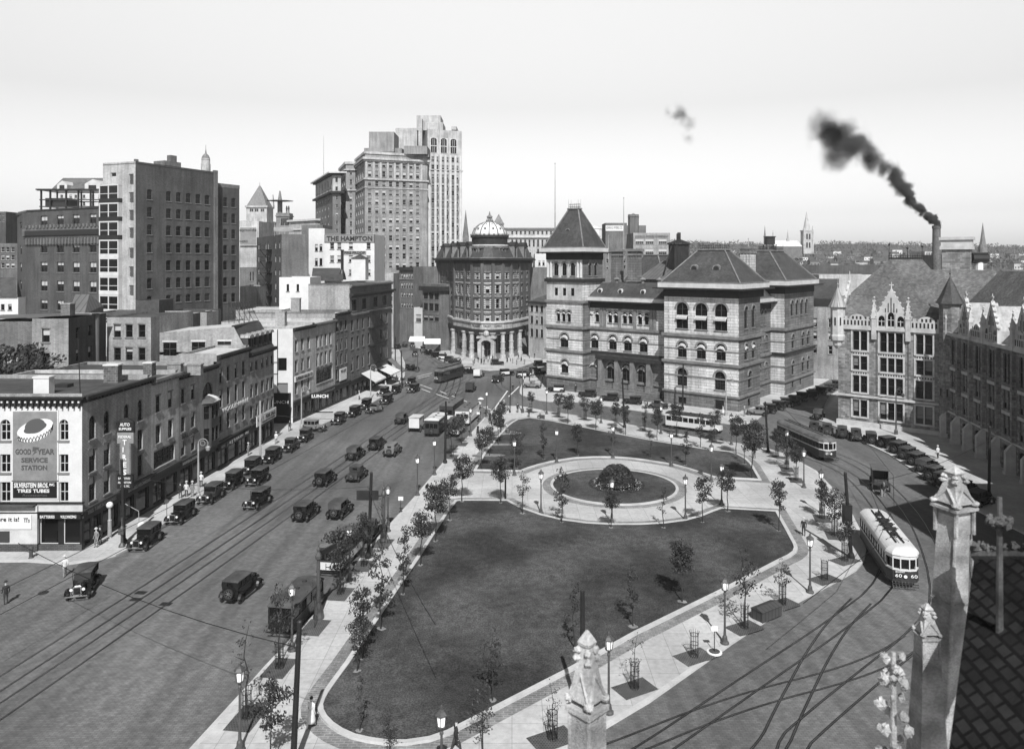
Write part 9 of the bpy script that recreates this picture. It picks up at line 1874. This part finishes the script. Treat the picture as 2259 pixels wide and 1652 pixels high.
PP = [('po', 1773, 1185, 2.6, 'man in dark uniform and white cap standing alone on the right walk'), ('wd', 686.6, 1611, -.3, 'woman in a long white dress walking by the rounded lawn end'), ('dw', 1006, 1666, -1.2, 'figure in black hat and coat at the bottom edge'), ('lw', 143, 1272, .6, 'man in dark shirt and white cap stepping off the left kerb'), ('ds', 13, 1333, .8, 'man in black at the left edge of the photo'), ('gs', 212.6, 1210, 2.9, 'man in light suit talking before the corner shop window'), ('ds', 221, 1205, 2.7, 'man in dark suit beside the light-suited man at the corner shop'),
 ('ds', 397.6, 1102, 0, 'leftmost of three men seen from behind at the kerb'), ('ls', 411, 1098.6, 0, 'middle of three men seen from behind, in white shirt'), ('gs', 424, 1098.6, 0, 'rightmost of three men seen from behind, grey suit'), ('ls', 443.6, 1077, .3, 'person in white with white hat by the curled lamp post'), ('gs', 548, 1007, 1.2, 'man in straw hat leaning by the woodenware shop door'), ('dw', 639, 953, .1, 'man in dark coat at the side-street opening'), ('lw', 609, 981, .2, 'man with hat walking before the sale-board building'),
 ('ls', 792.6, 883, 2, 'person in white before the narrow brick shop'), ('lw', 850.6, 860, 2.5, 'man in straw hat under the pale awning'), ('lw', 875, 844, 2.5, 'left one of a light-clothed pair below the corner awning'), ('ls', 881, 848, 2.7, 'right one of a light-clothed pair below the corner awning'), ('dw', 1005, 883, -1.5, 'man in black crossing the tracks on the crosswalk'), ('ls', 1059, 902, .3, 'person holding a pale parasol near the crosswalk'), ('ds', 1058, 927, 2.8, 'man in black coat and white shirt beside the cream bus'),
 ('wk', 1080.7, 932, -.5, 'woman in black left of a waiting pair'), ('wk', 1089, 931, .6, 'woman in black right of a waiting pair'), ('wk', 1054, 962, 1.0, 'woman in black skirt and pale hat by the small notice'), ('ls', 1073, 915, 0, 'woman in white at the foot of the tip lantern'), ('ds', 1110, 945, .4, 'man in dark suit in the crowd by the upper lawn, front'), ('ds', 1105, 957, 1.4, 'man in dark suit in the crowd by the upper lawn, nearest'), ('gs', 1102, 943, 2.2, 'man in grey in the crowd by the upper lawn'), ('si', 1117, 958, -1.9, 'person sitting on the pale earth at the upper lawn corner'), ('ls', 1112, 906, .5, 'man in white shirt by the pole with the dark box'),
 ('ds', 1142, 912, .2, 'policeman-like man with hands behind back at the park tip'), ('ds', 1167, 922, 2.9, 'man in black standing on the north walk of the park'), ('si', 1191, 926, .9, 'man in dark hat sitting on the wooden crate'), ('ds', 1131.5, 863.6, 2.9, 'man in black at the crossing lines before the post office'), ('wd', 1595, 917, 1.6, 'woman in a white dress at the front corner of the post office'), ('gs', 1642.6, 920, 2.0, 'man standing by the light sedan beside the post office'), ('ds', 1664, 1013.6, 2.2, 'man in black under the tree at the right end of the upper lawn'), ('ls', 2069, 1013.6, .2, 'man in white shirt and dark coat in the sunlit forecourt'), ('ds', 1270, 867, .4, 'man in black at the kerb by the post office tower'), ('ds', 1452, 880, .3, 'man at the railings right of the steps')]
CR = [(1047, 803, 'ds'), (1062, 804, 'wk'), (1068, 805, 'dw'), (1077, 800, 'ls'), (1083, 799, 'lw'), (1087, 797, 'ds'), (1119, 801, 'wk'), (1131, 802, 'gs'), (1140, 806, 'ds'), (1144, 794, 'dw'), (1157, 805, 'gs'), (1168, 791, 'ls'), (1179, 791, 'ds'), (1055, 800, 'dw'), (1094, 799, 'ls'), (1044, 807, 'gs'), (1126, 798, 'ls'), (1150, 798, 'wk'), (1168, 842, 'ds'), (1176, 834, 'ls'), (1190, 836, 'dw'), (1196, 845, 'gs'), (1155, 846, 'ls'), (1210, 852, 'ds'), (1215, 850, 'wd'), (950, 768, 'ls'), (940, 765, 'dw'), (926, 757, 'ds'), (921, 759, 'gs'), (1000, 793, 'ls'), (982, 789, 'dw'), (960, 770, 'wk')]
for k, u, v, rz, lb in PP: place(PR[k], P(u, v, .14 if not ('cross' in lb or 'stepping' in lb or 'left edge' in lb or 'parasol' in lb) else .01), (0, 0, rz), lb)
random.seed(4)
wh = {'ds': 'man in dark suit', 'wk': 'woman in black skirt', 'dw': 'man in dark suit walking', 'ls': 'person in white and straw hat', 'lw': 'man in white shirt walking', 'gs': 'man in grey suit', 'wd': 'woman in white dress'}
wp_ = ['at the left end of the bank crowd', 'left of the bank entrance', 'just left of the bank door', 'at the bank door', 'right of the bank door', 'between bank door and awning', 'before the right bank columns', 'right end of the bank crowd']
cn = {}
for i, (u, v, k) in enumerate(CR):
 pl = 'on the curving street pavement' if u < 1045 and v < 800 else 'at the post office corner' if v > 830 else wp_[min(max(int((u - 1040) / 18), 0), 7)]
 c_ = cn.get((k, pl), 0); cn[(k, pl)] = c_ + 1
 place(PR[k], P(u, v, .14), (0, 0, random.uniform(0, 6)), wh[k] + ' ' + pl + ('', ', second such', ', third such', ', fourth such')[c_])
q = P(1059, 902); e = empty('parasol', (q.x + .15, q.y, q.z + .9), 'pale open parasol held up near the crosswalk', 'parasol'); b = MB(); b.tube((0, 0, 0), (0, 0, 1.25), .015); b.build('stick', M_IRON, e); b = MB(); b.lathe([(.62, 1.0), (.45, 1.15), (.2, 1.27), (.02, 1.32)], n=10); b.build('canopy', M_SHIRT, e)
# horse wagons
def horse(parent_label, x, y, rz, m):
 e = empty('horse', (x, y, gz(y)), parent_label, 'horse'); e.rotation_euler = tilt(rz)
 P_ = [(0, -.6, 1.2), (0, -.1, 1.12), (0, .45, 1.2), (0, .75, 1.45), (0, 1.0, 1.75), (0, 1.12, 1.82), (0, 1.35, 1.62), (0, 1.5, 1.48), (0, -.8, 1.15), (0, -.92, .75)]
 rd = [(.26, .28), (.27, .3), (.25, .3), (.13, .19), (.09, .13), (.09, .1), (.065, .085), (.05, .06), .05, .04]; E = [(0, 1), (1, 2), (2, 3), (3, 4), (4, 5), (5, 6), (6, 7), (0, 8), (8, 9)]
 for s in (-1, 1):
  i = len(P_); P_ += [(.16 * s, .5, .95), (.16 * s, .55 + .1 * s, .55), (.16 * s, .5 + .12 * s, .12), (.16 * s, .56 + .12 * s, .03)]; rd += [.12, .06, .04, .055]; E += [(2, i), (i, i + 1), (i + 1, i + 2), (i + 2, i + 3)]
  i = len(P_); P_ += [(.16 * s, -.6, .95), (.16 * s, -.52, .72), (.16 * s, -.8 - .08 * s, .48), (.16 * s, -.72 - .08 * s, .1), (.16 * s, -.66 - .08 * s, .03)]; rd += [.16, .09, .055, .04, .055]; E += [(0, i), (i, i + 1), (i + 1, i + 2), (i + 2, i + 3), (i + 3, i + 4)]
 skin('body', P_, E, rd, m, e, 1); b = MB()
 for s in (-1, 1): b.add([(.05 * s, 1.05, 1.86), (.11 * s, 1.08, 1.86), (.08 * s, 1.08, 2.0)], [(0, 1, 2)])
 b.tube((0, .62, 1.55), (0, .45, 1.05), .32, .3, 10) if m is not M_SHIRT else b.tube((0, .6, 1.5), (0, .52, 1.15), .27, .29, 10); b.build('ears_and_collar', M_TRO, e); return e
M_HORSE = mat('dappled_coat', .5, .8, 'noise', amp=.5, scale=3); M_BAY = mat('bay_coat', .08, .7, 'noise')
def wagon(label, u, v, rz, body, box_h, hlab, hm):
 p = P(u, v); e = empty('horse_wagon', p, label, 'wagon'); e.rotation_euler = tilt(rz); b = MB(); b.use(body); b.box(-.85, .85, -1.6, 1.3, .75, 1.0); b.box(-.85, -.8, -1.6, .9, 1.0, box_h); b.box(.8, .85, -1.6, .9, 1.0, box_h); b.box(-.8, .8, -1.6, -1.55, 1.0, box_h); b.build('wagon_body', body, e)
 b = MB(); b.box(-.95, .95, -1.7, 1.35, box_h + .001, box_h + .07); b.build('wagon_roof', M_ROOFG if body != M_BUSC else M_BUSC, e); b = MB(); b.box(-.7, .7, .9, 1.25, 1.0, 1.35); b.build('seat', M_WOOD, e)
 for x in (-.95, .95): wheel(e, x, -1.0, .6, .09); wheel(e, x, 1.0, .5, .09)
 b = MB(); b.tube((-.35, 1.2, .7), (-.35, 3.9, .95), .04, n=6); b.tube((.35, 1.2, .7), (.35, 3.9, .95), .04, n=6); b.build('shafts', M_WOOD, e); d = Vector((-math.sin(rz), math.cos(rz))); horse(hlab, p.x + d.x * 3.0, p.y + d.y * 3.0, rz, hm)
wagon('dark covered delivery wagon drawn by a dappled horse on the right-hand road', 1941, 1078, PI - .35, M_BUSD, 2.5, 'white-faced dappled horse pulling the dark wagon', M_HORSE)
wagon('white-backed covered wagon driving away between the open car and the buses', 919, 950, -.14, M_BUSC, 2.4, 'dark horse pulling the white-backed wagon', M_BAY)
# ---------------- off-frame neighbours that shade the square
o = Bld('gothic_tower_block', 'gothic stone block next to the tower, just outside the right edge', 58, 50); o.wall.use(M_GWALL)
pl = [(43.5, 44), (75, 44), (75, 60.5), (50, 60.5), (43.5, 57)]
for i in range(5): o.face(pl[i], pl[(i + 1) % 5], -2, 26)
o.wall.prism([(51, 46), (75, 46), (75, 60), (51, 60)], 26, 32.5); o.wall.prism(pl, 25.6, 25.9); o.finish(M_GWALL)
o = Bld('neighbour_house', 'brick house just outside the left edge', -60, 45); o.wall.use(M_BRK_M); o.wall.prism([(-80, 30), (-46, 30), (-46, 55), (-80, 55)], -2, 12.5); o.finish(M_BRK_M)
# ---------------- tree behind the corner shop
random.seed(21)
def big_tree(name, lb, x, y, z, h, r, n=1500, size=.22, m=M_LEAF):
 e = empty(name, (x, y, z), lb, 'tree'); b = MB(); b.tube((0, 0, 0), (.2, 0, h * .6), .3, .15, 8); lf = MB()
 for k in range(16):
  a = k * 2.4; q = Vector((math.cos(a) * r * random.uniform(.3, .9), math.sin(a) * r * random.uniform(.3, .9), h * random.uniform(.5, .98))); b.tube((.1, 0, h * .4), q, .09, .03, 5); leafclump(lf, q, r * .4, n // 16, size, .6)
 b.build('trunk', M_BARK, e); lf.build('crown', m, e); return e
big_tree('leafy_tree', 'dark leafy tree behind the corner shop roof at the far left', X_(28, 92), 92, 3, 12.5, 4.5, 3000, .3); big_tree('leafy_tree', 'sparse-branched tree right of the dark leafy tree behind the corner shop', X_(85, 91), 91, 5, 10.5, 3.0, 900, .25)
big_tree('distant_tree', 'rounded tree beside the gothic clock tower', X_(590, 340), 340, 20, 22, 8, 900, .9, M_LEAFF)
# ---------------- chimney and smoke
yq = 205; e = empty('factory_chimney', (X_(2066, yq), yq, 10), 'tall round brick factory chimney pouring out dark smoke', 'chimney', world=True); b = MB(); b.lathe([(1.25, 0), (1.0, Z_(505, yq) - 14), (1.12, Z_(505, yq) - 13.9), (1.12, Z_(498, yq) - 14), (.8, Z_(498, yq) - 14)], (X_(2066, yq), yq, 14), 20); b.build('stack', M_CLAY, e)
sm = [(2066, 500, 7), (2062, 488, 8), (2048, 474, 11), (2028, 463, 12), (2012, 448, 11), (1998, 424, 14), (1990, 402, 17), (1972, 380, 17), (1952, 362, 19), (1932, 345, 22), (1905, 325, 26), (1875, 312, 34), (1848, 300, 40), (1832, 282, 34), (1826, 262, 20)]
m = bpy.data.materials.new('smoke_gas'); m.use_nodes = True; nt_ = m.node_tree; nt_.nodes.clear(); N_ = nt_.nodes.new; L_ = nt_.links.new
out = N_('ShaderNodeOutputMaterial'); pv = N_('ShaderNodeVolumePrincipled'); pv.inputs['Color'].default_value = g3(.12); tc_ = N_('ShaderNodeTexCoord'); oi = N_('ShaderNodeObjectInfo'); ln_ = N_('ShaderNodeVectorMath'); ln_.operation = 'LENGTH'
va = N_('ShaderNodeVectorMath'); va.operation = 'ADD'; ns = N_('ShaderNodeTexNoise'); ns.inputs['Scale'].default_value = 1.5; ns.inputs['Detail'].default_value = 5
L_(tc_.outputs['Object'], ln_.inputs[0]); L_(tc_.outputs['Object'], va.inputs[0]); L_(oi.outputs['Location'], va.inputs[1]); L_(va.outputs[0], ns.inputs['Vector'])
def mth(op, a, c):
 x = N_('ShaderNodeMath'); x.operation = op; x.use_clamp = op == 'SUBTRACT'
 for k, q in ((0, a), (1, c)):
  if isinstance(q, float): x.inputs[k].default_value = q
  else: L_(q, x.inputs[k])
 return x.outputs[0]
fall = mth('SUBTRACT', 1.0, ln_.outputs['Value']); raw = mth('SUBTRACT', mth('ADD', ns.outputs['Fac'], mth('MULTIPLY', fall, .45)), .62); sc_ = N_('ShaderNodeSeparateColor'); L_(oi.outputs['Color'], sc_.inputs[0])
L_(mth('MULTIPLY', mth('MULTIPLY', raw, sc_.outputs[0]), mth('MULTIPLY', fall, 8.0)), pv.inputs['Density']); L_(pv.outputs[0], out.inputs['Volume'])
b = MB(); b.ball((0, 0, 0), 1.0, 16, 10); bl_ = mesh_of(b, 'smoke_puff', m); random.seed(12)
def smoke(lb, pts, n):
 e = empty('smoke', (X_(pts[0][0], yq), yq, Z_(pts[0][1], yq)), lb, 'smoke'); e['kind'] = 'stuff'
 for i in range(n):
  f = i / (n - 1) * (len(pts) - 1.001); k = int(f); f -= k; u, v, r, d = [a + (c - a) * f for a, c in zip(pts[k], pts[k + 1])]
  r *= random.uniform(.8, 1.25) * yq / F; o = bpy.data.objects.new('smoke_puff', bl_); col.objects.link(o); o.parent = e
  o.location = Vector((X_(u, yq) + random.gauss(0, r * .25), yq + random.gauss(0, r * .3), Z_(v, yq) + random.gauss(0, r * .25))) - e.location; o.scale = (r * random.uniform(.9, 1.4), r, r * random.uniform(.7, 1)); o.rotation_euler = (0, random.uniform(0, 3), 0); o.color = (d * random.uniform(.6, 1.3),) * 3 + (1,)
smoke('dark smoke drifting left from the factory chimney', [(a, c, r * 1.35, d) for (a, c, r), d in zip(sm, (6, 5, 4, 2.6, 2, 1.4, 1, .7, .5, .38, .3, .24, .2, .15, .1))], 46)
smoke('faint detached puff of smoke in the sky', [(1488, 242, 22, .1), (1508, 268, 34, .15), (1522, 292, 20, .1)], 5)
# ---------------- far hill: woods, houses, churches
random.seed(8); b = MB()
for _ in range(1900):
 y = random.uniform(800, 1440); u = random.uniform(1160, 2330) if random.random() < .9 else random.uniform(520, 700); x = X_(u, y)
 if y < 1250 and random.random() < .45: continue
 z = far_z(x, y); r = random.uniform(3.5, 7.5)
 for k in range(16): leafclump(b, (x + random.gauss(0, r * .55), y, z + r * random.uniform(.1, 1.3)), r * .3, 1, r * .27)
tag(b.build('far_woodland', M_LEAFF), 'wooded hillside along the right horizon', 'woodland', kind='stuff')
def house(lb, u, y, w, h, m, rm, v=None, gable_=True):
 x = X_(u, y); z = far_z(x, y) - 3 if v is None else Z_(v, y) - h; e = empty('distant_house', (x, y, z), lb, 'house', 'distant houses on the right horizon'); b = MB(); b.use(m); b.box(-w / 2, w / 2, 0, 9, -6, h); b.use(M_PANE)
 for i in range(max(2, int(w / 3))):
  for zz in (1.5, 4.8):
   if zz + 1.5 < h: xx = -w / 2 + w * (i + .5) / max(2, int(w / 3)); b.box(xx - .5, xx + .5, -.06, 0, zz, zz + 1.6)
 b.build('wall', m, e); b = MB()
 if gable_: b.add([(-w / 2 - .3, -.4, h), (w / 2 + .3, -.4, h), (w / 2 + .3, 9.4, h), (-w / 2 - .3, 9.4, h), (-w / 2 + .5, 4.5, h + 3), (w / 2 - .5, 4.5, h + 3)], [(0, 1, 5, 4), (1, 2, 5), (2, 3, 4, 5), (3, 0, 4)])
 else: b.box(-w / 2 - .3, w / 2 + .3, -.4, 9.4, h, h + .5)
 b.build('roof', rm, e); b = MB(); b.box(w * .2, w * .2 + 1.1, 3, 4, h, h + 4.4); b.build('chimney', M_BRK_M, e)
hc = [('white', M_WHITE), ('pale stone', M_OFFW), ('brick', M_BRK_M), ('grey', M_TRIM), ('dark brick', M_BRK_D)]
HP = ['left of the pale church', 'below the pale church', 'right of the pale church', 'left of the factory chimney', 'right of the factory chimney', 'near the slim spire at the far right']
cnt = {}
for i in range(110):
 u = 1500 + 770 * ((i * .618034) % 1); y = 600 + 560 * ((i * .7548) % 1); c, m = hc[i % 5]; k = 0 if u < 1740 else 1 if u < 1800 else 2 if u < 1930 else 3 if u < 2055 else 4 if u < 2150 else 5; key = (c, k); cnt[key] = cnt.get(key, 0) + 1
 house('far %s %s house %s, %s such' % (c, 'gabled' if i % 3 else 'flat-roofed', HP[k], ['nearest', 'second', 'third', 'fourth', 'fifth', 'sixth', 'seventh', 'eighth', 'ninth', 'tenth', 'eleventh', 'twelfth'][min(cnt[key] - 1, 11)]), u, y, random.uniform(8, 18), random.uniform(6, 10), m, M_TAR if i % 2 else M_SLATE, gable_=bool(i % 3))
yq = 850; s_ = yq / F
e = empty('pale_church', (X_(1783, yq), yq, 40), 'pale stone church with tall crocketed spire on the horizon left of the smoke', 'church', world=True); b = MB(); x0, x1 = X_(1773.5, yq), X_(1793, yq); b.box(x0, x1, yq, yq + 10, Z_(560, yq), Z_(509, yq)); b.box(x0 - .6, x1 + .6, yq - .5, yq + 10.5, Z_(510, yq), Z_(508, yq))
for x in (x0, x1): b.box(x - .8, x + .8, yq - .8, yq + .8, Z_(560, yq), Z_(507, yq)); b.taper(x - .8, x + .8, yq - .8, yq + .8, Z_(507, yq), Z_(498, yq), x - .05, x + .05, yq, yq + .1)
b.use(M_PANE); xm = (x0 + x1) / 2
for zz in (516, 535): b.box(xm - 2.4, xm - .6, yq - .1, yq, Z_(zz + 12, yq), Z_(zz, yq)); b.box(xm + .6, xm + 2.4, yq - .1, yq, Z_(zz + 12, yq), Z_(zz, yq))
b.build('tower', M_OFFW, e); b = MB(); b.lathe([(4.4, 0), (2.0, 12), (.1, (508 - 466) * s_)], (xm, yq + 5, Z_(508, yq)), 8); b.build('spire', M_OFFW, e)
b = MB(); b.use(M_BRK_M); b.box(X_(1712, yq), X_(1772, yq), yq + 2, yq + 22, Z_(570, yq), Z_(544, yq)); b.use(M_TRIMW); b.add([(X_(1712, yq), yq + 1.5, Z_(544, yq)), (X_(1772, yq), yq + 1.5, Z_(544, yq)), (X_(1768, yq), yq + 12, Z_(530, yq)), (X_(1708, yq), yq + 12, Z_(530, yq))], [(0, 1, 2, 3)]); b.build('nave', M_BRK_M, e)
spire('slim dark spire rising behind the rear pavilion cresting', 1688, 4, 545, 520, 497, 800, M_TRIM); spire('small pale twin-like spire, left one, near the pale church', 1706, 5, 545, 527, 507, 860, M_OFFW); spire('small pale spire on a cupola just left of the pale church', 1739, 5, 545, 527, 505, 860, M_OFFW)
spire('slim dark church spire near the right edge', 2172, 12.5, 585, 543, 491, 400, M_TRIM)
b = MB(); x = X_(2164, 395); b.tube((x, 395, Z_(600, 395)), (x, 395, Z_(539, 395)), .9, .8, 12); tag(b.build('small_stack', M_CLAY), 'thin chimney stack right beside the slim spire at the right edge', 'chimney')
q = gb('vaudeville_theatre', 'pale building with white VAUDEVILLE lettering right of the factory chimney', 2078, 2110, 562, 330, rows=[], cols=[], m=M_BRK_M, back=16); text('VAUDEVILLE', (X_(2082, 330), 329.5, Z_(571, 330)), R, 1.3, M_LETTER_W, q.root, 5.6)
q = gb('turreted_block', 'white ornamental gable building left of the factory chimney', 2040, 2060, 555, 420, rows=[(558, 562), (566, 571)], cols=[2045, 2050, 2055], w=2.5, m=M_OFFW, back=16)
# ---------------- summer haze
b = MB(); b.box(-2900, 2900, -150, 4300, -14, 300); m = bpy.data.materials.new('haze_air'); m.use_nodes = True; n_ = m.node_tree; n_.nodes.clear(); oo = n_.nodes.new('ShaderNodeOutputMaterial'); pv = n_.nodes.new('ShaderNodeVolumePrincipled'); pv.inputs['Color'].default_value = g3(.96); pv.inputs['Density'].default_value = .0001; pv.inputs['Anisotropy'].default_value = 0.0
n_.links.new(pv.outputs[0], oo.inputs['Volume']); tag(b.build('haze', m), kind='stuff')
print('OBJECTS', len(bpy.data.objects), 'MESHES', len(bpy.data.meshes))
